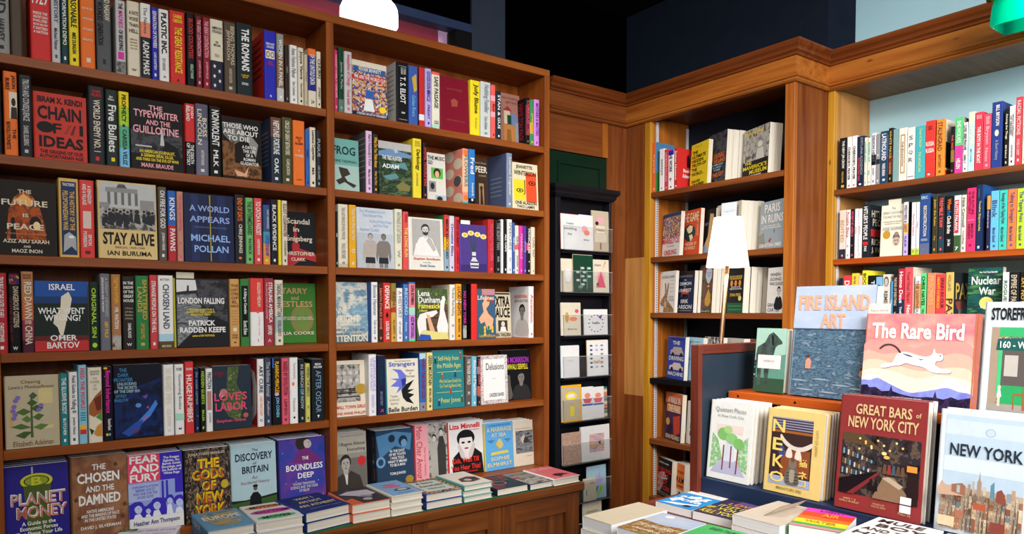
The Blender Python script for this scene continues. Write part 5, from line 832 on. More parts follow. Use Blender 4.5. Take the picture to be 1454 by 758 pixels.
s.F(549, 595.8, 511, 'cream cover, violet and black swallows', 'e0d8c4', [T(.26, .025, .78, .05, 'The Intl Bestseller', 'grey'), T(.1, .05, .9, .16, 'Strangers', '4458b4'), Po('6a72d0', .2, .18, .46, .2, .6, .3, .62, .42, .52, .54, .3, .64, .4, .52, .14, .5, .34, .4, .14, .36, .4, .36, .36, .26), Po('2c3a8c', .46, .38, .62, .36, .6, .48, .5, .54), Po('1c1c20', .86, .4, .6, .48, .46, .58, .5, .72, .6, .8, .84, .86, .7, .74, .86, .68, .66, .64, .86, .58, .66, .58), T(.6, .2, .88, .36, 'Memoir\nof\nMarriage', 'dark_grey', 'thin'), T(.1, .66, .38, .84, 'Tender,\nprofound\nfearless', 'grey', 'thin'), T(.06, .89, .94, .98, 'Belle Burden', 'black')], spine='teal')
s.S(596.4, 605.6, 501.5, '3464ac', 'crimson', 'WHEN THE DARK SIDE', side='1f4a94', bands=((.0, .1, 'pale_blue'), (.85, 1, 'steel'))); s.S(606.4, 615, 500.5, 'e0cc84', 'dark_brown', 'GREEN MOUNTAIN|MICHAEL OWEN')
s.F(615.6, 660, 498.5, 'teal cover, yellow script and medieval figures', '2c7c80', [T(.18, .1, .84, .2, 'Self-Help from', 'd8d470', 'thin'), T(.14, .22, .9, .33, 'the Middle Ages', 'd8d470', 'thin'), Rr(.14, .37, .94, .376, 'd8d470'), T(.2, .5, .9, .66, 'What the Seven Deadly Sins\nCan Teach Us About Living', 'd8d470', 'thin'), Rr(.1, .72, .94, .726, 'd8d470'), T(.24, .82, .86, .93, 'Peter Jones', 'd8d470', 'thin')]+[e for a, b, c in ((.1, .13, 'dark_green'), (.9, .06, '8a4a34'), (.3, .42, '8a5a3c'), (.72, .38, '24386c'), (.56, .66, 'b03a34'), (.18, .86, '24386c'), (.92, .82, '3c5a34')) for e in (Po(c, a-.04, b+.09, a-.02, b, a+.02, b, a+.04, b+.09), El(a, b-.015, .02, .015, 'flesh', 8))])
s.S(661.4, 669.6, 506, '5a5452', 'cream', 'THE TENDER WORLD|K'); s.S(670.2, 677.3, 506, '6cb4d0', 'white', 'Richard Marlen'); s.S(677.9, 683.2, 506.5, '2c2a2a', 'coral', 'MACROCOSM|WAR', bands=((.2, .35, 'steel'), (.6, .8, 'c05a44')))
s.F(683.6, 722, 505.5, 'white speckled cover, handwritten black title', '~speck', [Rr(.1, .08, .9, .92, 'e4e2e0'), T(.2, .16, .86, .3, 'Delusions', 'black', 'thin'), Rr(.44, .48, .56, .488, 'grey'), T(.3, .78, .84, .85, 'CAZZIE DAVID', 'dark_grey')])
s.F(713, 755, 498, 'black cover, portrait photograph and violet capitals', '141416', [T(.06, .14, .92, .26, 'ON MORRISON', 'b43cc0'), T(.04, .28, .9, .39, 'NAMWALI SERPELL', 'd8c83c')]+face(.66, .55, .14, '7a706a', '17171a', '2c2a2c', .68)+[Po('5c5450', .14, .98, .12, .72, .2, .5, .28, .5, .3, .7, .36, .9, .3, .98)], back=.05); s.done()
# ---- second bay, bottom shelf
s = LS(5, 1)
s.F(475, 522.8, 617, 'grey cover, figure photographed in an overcoat', 'a8a294', [Rr(0, .4, 1, 1, '6a6660'), Rr(0, .34, 1, .42, '8c887e'), T(.18, .16, .96, .23, 'I Regret Almost', '2a2826', 'thin'), T(.42, .25, .96, .32, 'Everything', '2a2826', 'thin'), T(.2, .03, .95, .07, 'the instant bestseller', 'grey', 'thin'), Po('3a3632', .02, 1, .06, .74, .3, .64, .4, .7, .5, .62, .78, .72, .92, 1)]+face(.36, .5, .16, 'a8a098', '2a2624', '3a3632', .68)+[Po('c8c4bc', .32, .68, .42, .68, .4, .84, .36, .84), El(.84, .48, .12, .08, 'c02c34')], back=.06, n=3, lean=.07, pages='white_pages')
s.F(535.5, 589.5, 613, 'blue-black band photograph cover, white capitals', '28405a', [Po('4c7ca4', .02, .1, .5, .04, .96, .1, .9, .4, .5, .3, .1, .5), El(.42, .16, .09, .07, '1c2c40', 12), El(.72, .22, .12, .1, '1c2c40', 12), El(.74, .26, .08, .07, '6a94b8', 12), El(.12, .56, .12, .1, '6a94b8', 14), El(.12, .56, .07, .06, '28405a', 14), T(.3, .36, .8, .66, 'IN THE DAYS\nOF MY YOUTH\nI WAS TOLD\nWHAT IT MEANS\nTO BE A MAN', 'white'), T(.34, .76, .76, .82, 'TOM JUNOD', 'white'), El(.86, .92, .11, .07, 'a08434')], spine='1c2c40', sart=[V(.3, .1+.28*i, .7, .3+.28*i, 'UUUU', 'b07038') for i in range(3)], back=.075, n=3, lean=.07)
s.F(590.3, 637, 605, 'pink cover with red script and couple photograph', 'e09ca4', [Rr(.42, 0, 1, 1, '~greyphoto'), V(.06, .03, .24, .95, 'Mon Cher Amour', 'c02c3c', 'thin'), V(.28, .4, .34, .9, 'the love letters', 'c05060', 'thin')]+[e for a, b in ((.6, .26), (.82, .16)) for e in (El(a, b-.01, .075, .06, '2a2826', 12), El(a, b+.012, .06, .05, 'c4beb6', 12), Po('a8a49c' if a < .7 else '3a3836', a-.12, .98, a-.13, .45, a-.06, b+.08, a+.06, b+.08, a+.13, .45, a+.12, .98))], back=.07, n=3, lean=.07, spine='c83c44', bcol='maroon')
s.F(637.6, 688.5, 601, 'white cover with red spine, dark-haired portrait', 'dcdad8', [T(.06, .04, .9, .14, 'Liza Minnelli', 'd02c2c', 'heavy'), T(.6, .16, .9, .19, 'my memoir', 'd02c2c'), Po('1a1818', .1, 1, .14, .66, .32, .54, .4, .66, .6, .66, .74, .52, .94, .64, .98, 1), Rr(.42, .55, .6, .72, 'dcd4d0'), El(.5, .32, .25, .16, '17171a'), El(.5, .4, .19, .17, 'e0d8d4'), Po('17171a', .26, .38, .3, .22, .7, .22, .74, .38, .66, .31, .34, .31), El(.42, .4, .05, .02, 'black', 10), El(.59, .4, .05, .02, 'black', 10), El(.51, .51, .06, .016, '7a2a34', 10), Sm('c8bcb8', .27, .46, .31, .42, .35, .46, .4, .54, .44, .6, .45, .7, .36, .68, .3, .56), Sm('c8bcb8', .75, .46, .71, .42, .67, .46, .61, .54, .57, .6, .56, .7, .65, .68, .72, .56), T(.1, .68, .84, .79, 'Kids, Wait Till', 'e0342c'), T(.06, .81, .88, .91, 'You Hear This!', 'e0342c'), T(.2, .93, .8, .96, 'with Michael Feinstein', 'e0342c')], spine='d0302c', back=.07, n=3, lean=.07, bcol='crimson')
s.F(689.3, 730, 602.5, 'sky-blue cover with a gold shell emblem', '5ca4d8', [T(.16, .04, .9, .07, 'A TRUE STORY OF LOVE', '34689c'), T(.08, .1, .96, .19, 'A MARRIAGE', 'd8cc98'), T(.24, .22, .76, .3, 'AT SEA', 'd8cc98'), El(.52, .47, .13, .09, 'b09c58', 14), Po('c8b878', .4, .46, .5, .34, .58, .36, .66, .48, .56, .56), Po('d8c050', .24, .62, .8, .6, .84, .66, .2, .68), T(.12, .36, .34, .42, 'OBSESSION\nAND', '34689c'), T(.7, .36, .92, .42, 'SHIPWRECK\nTALE', '34689c'), T(.2, .72, .86, .8, 'SOPHIE', 'd8cc98'), T(.08, .84, .94, .92, 'ELMHIRST', 'd8cc98')], spine='c8b45c', back=.06, n=4, lean=.07, Tk=.022)
s.F(730.6, 762.5, 599, 'cream cover, photograph of a swimmer', 'd6ccb8', [Rr(.1, .22, .86, .72, '~water'), El(.55, .44, .12, .07, '3a3836', 12), Po('b8b2a8', .3, .4, .46, .3, .5, .36, .4, .52), T(.1, .16, .8, .19, 'Book of Lives My Island', 'sepia', 'thin'), T(.5, .78, .8, .8, 'a memoir', 'sepia', 'thin')], back=.062, n=3, lean=.07, Tk=.022); s.done()
# ------------------------------------------------------------------ books lying flat
FLAT = []
hmax = lambda a: 2.334-a.y if a.y > 1.6 else 1.597-a.x
def flat(p0, p1, p2, zt, tk, base, art, desc, where, group, n=1, cols=None, hard=True, pages='paper_pages', names=None, spine=None, sart=()):
    """p0 front-left, p1 front-right, p2 back-left corners of the top cover, in the picture, on the plane z=zt; n books in the pile, topmost first"""
    if zt is None: zt = at(*p0, 'Y', 2.132).z; tk = (zt-EYE+.69)/n-.0007
    a, b, c = (at(*q, 'Z', zt) for q in (p0, p1, p2))
    W = (b-a).length; H = min((c-a).length, hmax(a)); yaw = math.atan2(b.y-a.y, b.x-a.x)
    top = None
    for k in range(n):
        z = zt-k*(tk+.0006); j = 0 if k == 0 else random.uniform(-.004, .004)
        M = Tr((a.x+j, a.y+abs(j)*.5, z)) @ Rz(yaw) @ Rx(-math.pi/2)
        if k == 0 or cols: r = make_book(M, W, H, tk, base if k == 0 else cols, spine, base if k == 0 else cols, art=art if k == 0 else [], sart=sart, hard=hard, pages=pages)
        else:
            r = top.copy(); COL.objects.link(r); r.matrix_world = M
            for ch in top.children:
                if ch.name.startswith('lettering'): continue
                q = ch.copy(); COL.objects.link(q); q.parent = r
        if k == 0: top = r
        tag(r, desc+', flat '+where if k == 0 else '%s copy under the %s' % (ORD[k-1], desc), KIND[hard], group)
    return top
LG = 'books lying flat on the green ledge'; lw = 'on the green ledge'
ZL = EYE-.69
def ledge(x0, x1, yb, yt, n, tk, *a, **k):
    """front edge bottom-left/right px on the ledge; depth yt metres"""
    f0 = atz(x0, 'Y', yb, ZL); f1 = atz(x1, 'Y', yb, ZL); zt = ZL+.0005+n*(tk+.0006)
    g = lambda x, y: proj(x, y, zt)
    return flat(g(f0.x, yb), g(f1.x, yb), g(f0.x, yb+yt), zt, tk, *a, n=n, **k)
scr = lambda u0, v0, u1, v1, t, c: T(u0, v0, u1, v1, t, c, 'thin')
flat((150, 775), (243, 768), (176, 752), None, 0, 'e6e2ea', [Rr(.0, .9, .3, 1, '~paleleaf'), scr(.2, .15, .95, .3, 'tender winds of song', '8a84c0'), scr(.3, .4, .9, .5, 'the long afternoon', 'grey'), scr(.4, .55, .9, .65, 'letters and notes', '8a84c0'), Rr(.0, .0, .3, .16, '~leaf')], 'white cover with violet handwriting', lw+' far left', LG, n=2)
flat((295, 754), (362, 742.5), (266.5, 727), None, 0, '5c94b8', [Po('~map', .2, .1, .9, .05, .95, .5, .7, .9, .3, .8, .1, .5), T(.1, .3, .92, .5, 'EUROPE', 'white'), T(.3, .76, .8, .84, 'ANTHONY ELEVEN', 'gold'), T(.25, .54, .8, .58, 'A NEW HISTORY', 'cream')], 'blue and gold map cover', lw, LG, n=2, sart=[V(.2, .2, .8, .6, 'EUROPE', 'white')])
flat((364, 742), (431, 731), (338.5, 717), None, 0, 'd8d8d8', [El(.5, .2, .46, .1, 'e8804c'), T(.16, .14, .84, .26, 'MOTION', 'black'), El(.52, .5, .46, .12, 'c03c94'), T(.16, .44, .88, .56, 'RHYTHM', '7a2464'), El(.5, .82, .42, .1, '58b868'), T(.2, .76, .8, .88, 'MOVES', '1c3424')], 'white cover with orange, magenta and green ovals', lw, LG, n=2)
flat((434, 728.5), (497, 714.5), (401, 706), None, 0, '1c2f68', [T(.3, .16, .7, .28, 'WHY I', 'd8c89c'), T(.24, .38, .76, .5, 'AM NOT', 'd8c89c'), T(.1, .6, .92, .72, 'AN ATHEIST', 'd8c89c'), T(.2, .84, .9, .89, 'CONFESSIONS OF A SKEPTIC', '6a84b8')], 'navy cover with cream capitals', lw, LG, n=2, spine='24407c')
ledge(500, 555, 2.136, .2, 2, .031, '3a3438', [Po('c85c3c', 0, .72, .24, .62, .3, 1, 0, 1), Po('b8b2c0', .1, .3, .4, .16, .9, .2, .95, .5, .6, .62, .4, .5), Po('8a8494', .4, .56, .7, .7, .8, .6, .6, .5), El(.55, .78, .12, .08, 'a8a2ac', 12)], 'black and white photograph cover with orange corner', lw, LG, spine='e07050')
ledge(556.5, 601, 2.136, .2, 3, .0225, '7ca4cc', [El(.5, .4, .3, .09, 'c86484', 14), El(.5, .26, .26, .03, 'b05474', 12), Sm('4a4a50', .34, .7, .5, .58, .8, .6, .86, .72, .6, .76), El(.62, .66, .16, .06, 'b8b8b8', 12), Rr(.3, .87, .8, .89, '34506c')], 'pale blue cover with pink ribbon picture', lw, LG, spine='cream')
ledge(605, 657, 2.136, .2, 2, .027, '~quilt', [Rr(.14, .14, .88, .88, 'b8c4bc'), scr(.26, .22, .74, .34, 'A Sister', 'dark_brown'), scr(.22, .44, .82, .56, 'Remarkable', 'dark_brown'), scr(.3, .66, .74, .78, 'History', 'dark_brown')], 'pale panel cover bordered with ornate pattern', lw, LG, spine='3c4a8c')
ledge(659, 699.5, 2.136, .2, 3, .02, 'd8d2c8', [Po('4a3434', .3, .5, .7, .4, .9, .5, .86, .74, .5, .82, .2, .72), El(.5, .64, .12, .08, 'b8a89c', 12), El(.72, .58, .1, .07, '2c2020', 12)], 'cream cover with brown couple photograph', lw, LG, spine='5c9c94')
ledge(706, 750.5, 2.14, .185, 1, .026, '26303c', [Po('6a2834', 0, 0, .4, 0, .55, .2, .5, .5, .3, 1, 0, 1), El(.42, .6, .2, .15, 'b07c4c', 16), El(.42, .6, .17, .125, '26303c', 16), T(.5, .1, .94, .5, 'the night\nlooked\nback', 'b05a44')], 'dark blue and maroon cover', lw, LG)
ledge(752.5, 785, 2.134, .19, 1, .024, '8a867c', [Rr(0, .5, 1, 1, '~greyphoto'), Rr(0, .36, .3, .48, 'a83c4c'), T(.1, .14, .9, .24, 'HEART OF HOUSE', '5c5a54')], 'grey landscape photograph cover', lw, LG, spine='26344c')
ledge(786.5, 823, 2.132, .2, 1, .027, 'd87078', [Po('4a2420', .3, .7, .5, .62, .72, .66, .9, .78, .6, .8, .42, .9), T(.1, .16, .92, .26, 'THE UNDERTOW', 'f0c0bc'), T(.3, .06, .7, .12, 'essays', 'f0c0bc')], 'salmon-pink cover with dark bird', lw, LG, spine='white')
# ------------------------------------------------------------------ books of the pine bay beside the corner (face-out piles of paperbacks)
RP = XP+.012
def RS(i, nm): return Shelf('X', RP, RZ_[i], -math.pi/2, nm+' shelf, corner bay', 'books on the %s shelf of the pine corner bay' % nm, .25, False)
s = RS(0, 'top')
s.S(926.3, 930.6, 202, 'e0603c', 'cream', 'the green field', fart=[Rr(0, 0, 1, .6, '4c7ca0'), Rr(0, .6, 1, 1, '3f7a3c')], d=.13)
s.S(936, 942.8, 211.5, 'white', 'grey', 'essays', d=.12); s.S(943, 948.2, 212, 'c83a4c', 'pink', 'LONDON CALLING', d=.12); s.S(948.6, 956, 213.5, 'white', 'navy', 'THE WORK|b', bands=((0, .12, 'royal_blue'),), d=.12)
s.S(957, 962, 210, 'c42c2c', 'white', 'Business Adventures', fart=[T(.3, .5, .95, .58, 'Business', 'white'), T(.25, .62, .95, .72, 'Adventures', 'white'), Po('2a1416', .5, .2, .66, .2, .7, .45, .5, .45), El(.58, .18, .06, .04, '2a1416')], d=.125)
s.F(979, 1003.8, 207.5, 'yellow cover, stacked black title', 'e8d028', [T(.08, .06, .8, .09, 'the last essays', 'sepia', 'thin')]+[T(.1, .16+.1*i, w_, .235+.1*i, t, 'black') for i, (t, w_) in enumerate((('THE', .4), ('ULTIMATE', .86), ('HIDDEN', .74), ('TRUTH OF', .9), ('THE', .4), ('WORLD...', .8)))]+[T(.1, .84, .66, .9, 'DAVID', 'black'), T(.1, .92, .92, .98, 'GRAEBER', 'black')], n=0, Tk=0.02, fan=.36)
s.F(1004, 1029.5, 194, 'dark crowd photograph cover, orange lettering', '~darkphoto', [T(.2, .42, .9, .52, 'A LIGHTNING', 'orange'), T(.1, .53, .95, .61, 'IN THE LAND', 'orange'), T(.2, .62, .86, .76, 'the hidden story\nof a century\nof revolt', 'pale_blue'), T(.1, .8, .92, .88, 'MICHAEL LEVY', 'orange')], n=2, Tk=0.03, fan=.36)
s.F(1053.5, 1090, 188, 'grey studio photograph cover, yellow title', '~greyphoto', [T(.06, .06, .8, .12, 'BLAKE GOPNIK', 'yellow'), Rr(.5, .3, .9, .6, '9a9894'), El(.66, .36, .1, .06, 'd0ccc4', 12), Po('c8c4bc', .52, .66, .56, .44, .78, .44, .84, .66), Rr(0, .66, 1, 1, '1c1c1c'), T(.06, .67, .4, .73, 'THE', 'yellow'), T(.04, .75, .96, .83, "MAVERICK'S", 'yellow'), T(.3, .85, .96, .93, 'MUSEUM', 'yellow'), T(.14, .95, .86, .98, 'ALBERT BARNES', 'white')], n=1, Tk=0.03, fan=.36); s.done()
s = RS(1, 'second')
s.F(939.4, 964.6, 306, 'white cover, blue crowd picture, red lettering', 'dcdad8', [Rr(0, 0, 1, .56, '~crowd'), Rr(0, 0, 1, .08, '28406a'), T(.03, .56, .97, .7, 'MARIELITOS', 'd0304c'), T(.1, .74, .9, .78, 'a true story', 'grey'), T(.16, .84, .84, .96, 'UNSUNG', 'd0304c')], n=0, Tk=0.018, fan=.36)
s.F(965.2, 992.4, 302, 'orange-red cover with a football globe', 'd8502c', [T(.1, .06, .92, .26, 'THE GAME', 'e8d8b0'), El(.46, .5, .3, .19, '2c3c3c', 18), Po('e8d8b0', .3, .4, .46, .33, .62, .36, .6, .48, .46, .52, .36, .48), Po('e8d8b0', .44, .56, .6, .54, .66, .62, .54, .7), V(.84, .28, .94, .6, 'E. GALEANO', 'e8d8b0', 'thin'), T(.1, .72, .86, .79, 'AT THE END OF', 'e8d8b0'), T(.2, .81, .8, .88, 'THE WORLD', 'e8d8b0')], n=0, Tk=0.018, fan=.36)
s.F(994, 1014, 300, 'dark cover with a classical painted figure', '1c1816', [Po('c8a070', .6, .1, .85, .12, .9, .4, .98, .98, .3, .98, .2, .86, .5, .6), T(.1, .3, .56, .36, 'SECRETS', 'steel', 'thin'), Po('8ca4c0', .1, .98, .12, .84, .4, .8, .6, .98), Po('c8a030', .02, .98, .04, .94, .3, .95, .3, .98)], n=0, Tk=0.02, fan=.36)
s.F(1015, 1050, 293, 'cream cover, rows of small print, behind the lamp', 'cfc6b4', [Rr(.1, .08+.05*i, .9, .095+.05*i, 'grey') for i in range(18)], n=3, Tk=0.026, fan=.36)
s.F(1076.8, 1111, 289, 'pale grey-blue cover, tall white serif title', '98a4ac', [T(.2, .06, .84, .24, 'PARIS', 'e8e6e2'), T(.08, .28, .98, .46, 'IN RUINS', 'e8e6e2'), T(.12, .5, .9, .58, 'LOVE, WAR AND THE\nBIRTH OF IMPRESSIONISM', 'white'), Po('8a8a80', 0, 1, 0, .7, .2, .64, .3, 1), Po('b03a3c', .4, .84, .44, .8, .54, .76, .48, .86), Po('5a6a7a', .6, .62, .66, .6, .64, .7), T(.04, .88, .96, .96, 'SEBASTIAN SMEE', 'white')], n=0, Tk=0.024, fan=.36); s.done()
p0 = atz(1028.5, 'X', RP+.02, RZ_[1]); p1 = atz(1050, 'X', RP+.02, RZ_[1]); zt_ = at(1049, 285, 'X', RP+.02).z
m = MB().box(0, p0.y-p1.y, 0, .0008, 0, .11, 'dde4ea'); lt = MB(); put_text(lt, lambda u, v, o: (u*(p0.y-p1.y), -o*.4, .11*(1-v)), T(.2, .3, .9, .38, 'Fragments of', 'steel', 'thin'), p0.y-p1.y, .11, 0)
o = m.build('shelf_card'); o.matrix_world = Tr((RP-.006, p0.y, zt_-.115)) @ Rz(-math.pi/2) @ Rx(-.04); lt.build('lettering', o); tag(o, 'white handwritten card leaning on books above the floor lamp shade', 'card')
s = RS(2, 'third')
s.F(934.5, 957.6, 386.5, 'white cover with a brown hare', 'e2e0de', [T(.16, .1, .92, .17, 'RAISING HARE', '6a8498', 'thin'), Po('~hare', .1, .78, .2, .66, .34, .58, .38, .5, .34, .3, .36, .27, .42, .3, .46, .5, .52, .3, .56, .27, .6, .32, .54, .56, .52, .7, .7, .78, .92, .9, .96, .99, .3, .99, .34, .86, .2, .84), El(.33, .64, .03, .014, 'black', 8), Po('c8b498', .36, .72, .5, .74, .48, .9, .38, .86)]+[Rr(.66, .22+.09*i, .9, .23+.09*i, 'silver') for i in range(4)]+[T(.6, .6, .94, .72, 'CHLOE\nDALTON', 'steel', 'thin')], n=0, Tk=0.014, fan=.36)
s.F(959, 984, 386.5, 'dark blue cover, white title over flames', '1c2a50', [Rr(0, 0, 1, .16, '2a2028'), Po('c8503c', .3, .5, .5, .4, .7, .5, .74, .62, .3, .62), Rr(.34, .55, .72, .62, '1c1c28'), T(.1, .1, .9, .15, 'THE INSTANT BESTSELLER', 'grey'), T(.42, .2, .58, .23, 'THE', 'white'), T(.2, .26, .84, .34, 'DEMON', 'white'), T(.42, .36, .56, .39, 'OF', 'white'), T(.14, .42, .88, .5, 'UNREST', 'white'), T(.3, .68, .72, .77, 'ERIK', 'white'), T(.06, .81, .92, .91, 'LARSON', 'white'), Rr(.1, .94, .9, .96, 'grey')], n=1, Tk=0.019, fan=.36)
s.F(991, 1010, 377, 'dark floral cover with an hourglass shape', '~floral', [Po('b8c4d4', .5, .1, .72, .06, .92, .12, .9, .28, .72, .4, .6, .38, .44, .24), Po('c8963c', .7, .5, .86, .62, .9, .78, .74, .87, .5, .84, .46, .72), El(.7, .45, .08, .02, 'd8b050'), T(.54, .15, .86, .26, 'the house\nof days', 'steel', 'thin'), T(.1, .95, .9, .98, 'MAYA HADAS', 'mint')], n=2, Tk=0.02, fan=.36)
s.F(1031.5, 1054, 381, 'dark shop-window cover, green front', '1c1a1c', [Po('24583c', 0, .78, 1, .78, 1, 1, 0, 1), Rr(.1, .84, .9, .86, '3f8a5c'), Rr(.1, .92, .9, .94, '3f8a5c'), T(.1, .18, .9, .27, 'THE BOOKSHOP', 'd8b450')]+[El(.24+.26*i, .35, .08, .07, 'e0903c', 10) for i in range(3)]+[T(.14, .42, .9, .49, 'A HISTORY OF THE\nAMERICAN BOOKSTORE', 'white'), T(.2, .57, .86, .64, 'EVAN FRISS', 'd8b450'), El(.8, .68, .1, .06, 'd8cc80', 12)], n=3, Tk=0.03, fan=.36)
s.F(1087.4, 1110.4, 381, 'white cover, dark figure in a suit', 'dddcda', [T(.16, .12, .8, .19, 'WHEN', '26303c', 'thin'), T(.16, .22, .86, .29, 'GOING', '26303c', 'thin'), T(.16, .32, .96, .39, 'WAS GOOD', '26303c', 'thin')]+face(.74, .52, .11, 'c8c0b8', '2a2624', '1c1c20', .7)+[T(.1, .78, .94, .86, 'GRAYDON', '26303c', 'thin'), T(.1, .89, .86, .97, 'CARTER', '26303c', 'thin')], n=0, Tk=0.022, fan=.36); s.done()
s = RS(3, 'fourth')
s.F(946, 970.6, 477.5, 'royal blue cover with two printed cars', '2f48a8', [T(.2, .03, .9, .07, 'WITOLD RYBCZYNSKI', '1c2c70'), T(.3, .1, .72, .19, 'THE', 'white'), Po('b8a8a8', .16, .42, .18, .32, .3, .3, .34, .24, .8, .24, .86, .32, .92, .36, .92, .42), El(.32, .42, .08, .05, '1c1c24', 12), El(.8, .42, .08, .05, '1c1c24', 12), T(.12, .46, .96, .56, 'DRIVING', 'white'), Po('d8c8c8', .14, .78, .16, .69, .34, .66, .4, .61, .76, .61, .84, .68, .94, .7, .94, .78), El(.3, .77, .08, .05, '1c1c24', 12), El(.8, .77, .08, .05, '1c1c24', 12), T(.1, .83, .96, .92, 'MACHINE', 'white')], n=0, Tk=0.02, fan=.36)
s.F(970.9, 996, 478.5, 'light blue cover with script lettering', 'a4d0e0', [T(.2, .08, .8, .12, 'MEMOIR IN PARTS', 'steel', 'thin'), T(.06, .44, .6, .56, 'Journal', '5c8cac', 'thin'), T(.08, .6, .8, .7, 'of Salt', '5c8cac', 'thin')], n=0, Tk=0.02, fan=.36)
s.F(997.2, 1024, 478, 'white cover of tiny standing figures', '~figures', [Rr(.1, .4, .9, .6, 'white'), T(.14, .44, .86, .56, 'CROWDS', 'charcoal')], n=0, Tk=0.02, fan=.36); s.F(1029, 1053, 480, 'plain pale grey cover partly behind the lamp pole', 'b8b4ae', [T(.2, .2, .8, .3, 'plain tales', 'grey', 'thin')], n=0, Tk=0.03, fan=.36); s.F(1055, 1078, 481, 'brown cover showing only its top edge', '6a3a2a', [T(.2, .2, .8, .3, 'timber', 'tan', 'thin')], n=0, Tk=0.02, fan=.36); s.done()
s = RS(4, 'fifth')
s.F(942.6, 966, 556, 'orange and purple cover, white title', '4c2c50', [Rr(0, 0, 1, .22, 'c86434'), T(.16, .08, .9, .22, 'A WALK IN', 'e8e0d8'), Rr(.1, .24, .94, .4, 'd89030'), T(.2, .25, .92, .4, 'THE PARK', 'e8e0d8'), Po('c84a34', .5, .5, .9, .44, .94, .8, .6, .9), Po('2a1c38', .1, .9, .3, .6, .5, .7, .4, .95), El(.2, .62, .12, .08, 'c8a050', 12), T(.12, .88, .94, .97, 'KEVIN FEDARKO', 'e8d8a0')], bcol='amber', n=0, Tk=0.022, fan=.36)
s.F(973.5, 990.6, 569, 'white cover with green and orange stripes', 'd8dad8', [Rr(.3, .12, .98, .3, 'orange'), Rr(.3, .34, .98, .46, 'white'), Rr(.3, .5, .98, .64, '2c7a4c'), Rr(.3, .68, .98, .8, 'black'), T(.4, .14, .9, .28, 'WE', 'white')], n=1, Tk=0.02, fan=.36); s.done()
s = RS(5, 'lowest visible')
s.F(926.5, 952, 645.5, 'black and red crime cover, bold capitals', '1c1a1c', [Po('9a9894', .1, .9, .14, .5, .4, .4, .6, .6, .4, .9), Po('b8b4b0', .3, .4, .6, .34, .8, .5, .5, .56)]+[T(a, b, c, d, t, 'd83434') for a, b, c, d, t in ((.06, .24, .96, .35, 'THE KILLING'), (.26, .38, .84, .48, 'FIELDS'), (.16, .54, .8, .65, 'OF EAST'), (.04, .69, .96, .82, 'NEW YORK'))]+[T(.3, .1, .86, .14, 'STACY HORN', 'white'), T(.06, .86, .96, .96, 'the first subprime mortgage\nscandal and its neighbourhood', 'grey')], n=0, Tk=0.028, fan=.36)
s.F(957.6, 970, 655.5, 'white cover with a large orange label', 'd8d6d0', [Rr(.05, .02, .98, .68, 'e87830'), T(.2, .2, .9, .26, 'THE MAKING\nOF A BAND', '3a2010'), T(.14, .36, .96, .5, 'R.E.M', '1c1008'), T(.2, .56, .9, .62, 'biography', '3a2010')]+face(.5, .86, .16, 'c8c4be', '2a2a2c', '3a3a3c', .6), n=1, Tk=0.03, fan=.36); s.done()
# ------------------------------------------------------------------ books of the right-hand bay with the light blue back
RQ = XS+.012
def QS(i, nm): return Shelf('X', RQ, SE2[i], -math.pi/2, nm+' shelf, light-blue bay', 'books on the %s shelf of the light blue bay' % nm, .24, False)
s = QS(0, 'top'); D = dict(d=.14)
s.S(1191, 1201.4, 196, '1a1a1a', 'white', art=[V(.28, .06, .72, .6, 'THE NEW JIM CROW', 'white'), V(.35, .66, .65, .88, 'MICHELLE ALEXANDER', 'gold'), Rr(.3, .92, .7, .97, 'gold')], desc='black book, gold square at foot', **D)
s.S(1201.8, 1208.4, 194.5, 'white', 'dark_grey', art=[V(.25, .2, .75, .84, 'CHERNOBYL PRAYER', 'black'), El(.5, .95, .25, .018, 'coral', 10)], desc='white book, black lettering, pink dot', **D); s.S(1208.7, 1215.6, 193, 'white', 'dark_grey', art=[V(.25, .2, .75, .84, 'CHERNOBYL PRAYER', 'black'), El(.5, .95, .25, .018, 'coral', 10)], desc='white book, black lettering, pink dot', **D)
s.S(1216, 1225.8, 193.5, '1c2840', 'white', art=[V(.5, .03, .85, .76, 'SVETLANA ALEXIEVICH', 'silver', 'thin'), V(.15, .42, .45, .88, 'SECONDHAND TIME', 'c8484c'), El(.5, .95, .2, .018, 'white', 10)], desc='navy book, silver and red lettering', **D); s.S(1226.2, 1230.5, 195.5, 'e0dcc8', 'aqua', 'LOWER EAST|x', **D); s.S(1230.8, 1236, 195.5, 'dcd8c4', 'aqua', 'RIVERS OF|SILK', **D)
s.S(1236.3, 1242.6, 189, 'd8d4dc', 'slate', 'DIDION HEART|JOAN', bands=((.42, .62, 'black'),), **D); s.S(1243, 1248.4, 190.5, '8c8c8c', 'white', 'R', bands=((.5, .6, 'charcoal'),), **D); s.S(1248.8, 1260, 186.5, '24405c', 'white', 'LATINOLAND|MARIE ARANA', bands=((.08, .5, '34587c'),), **D); s.S(1260.4, 1266.2, 182, '1c1a18', 'gold', 'WHITE MAYA|CHAVEZ', bands=((.5, .85, '6a2420'),), **D); s.S(1266.8, 1274.6, 183.5, '7aa0a0', 'rose', '', **D)
s.S(1275, 1286.6, 182, 'e6ddd0', 'brown', art=[Rr(.2, .12, .8, .86, 'b09468'), Rr(.34, .15, .66, .83, 'e6ddd0'), V(.4, .18, .6, .8, 'THE EDUCATION', 'brown')], desc='cream book with a tan frame on spine', **D); s.S(1287, 1298, 181, 'e0dcd6', 'dark_grey', art=[T(.25, .16+.14*i, .75, .24+.14*i, t, 'dark_grey', 'thin') for i, t in enumerate('SPQR')]+[Rr(.1, .93, .9, .95, 'grey')], desc='white book, thin grey capitals stacked', **D)
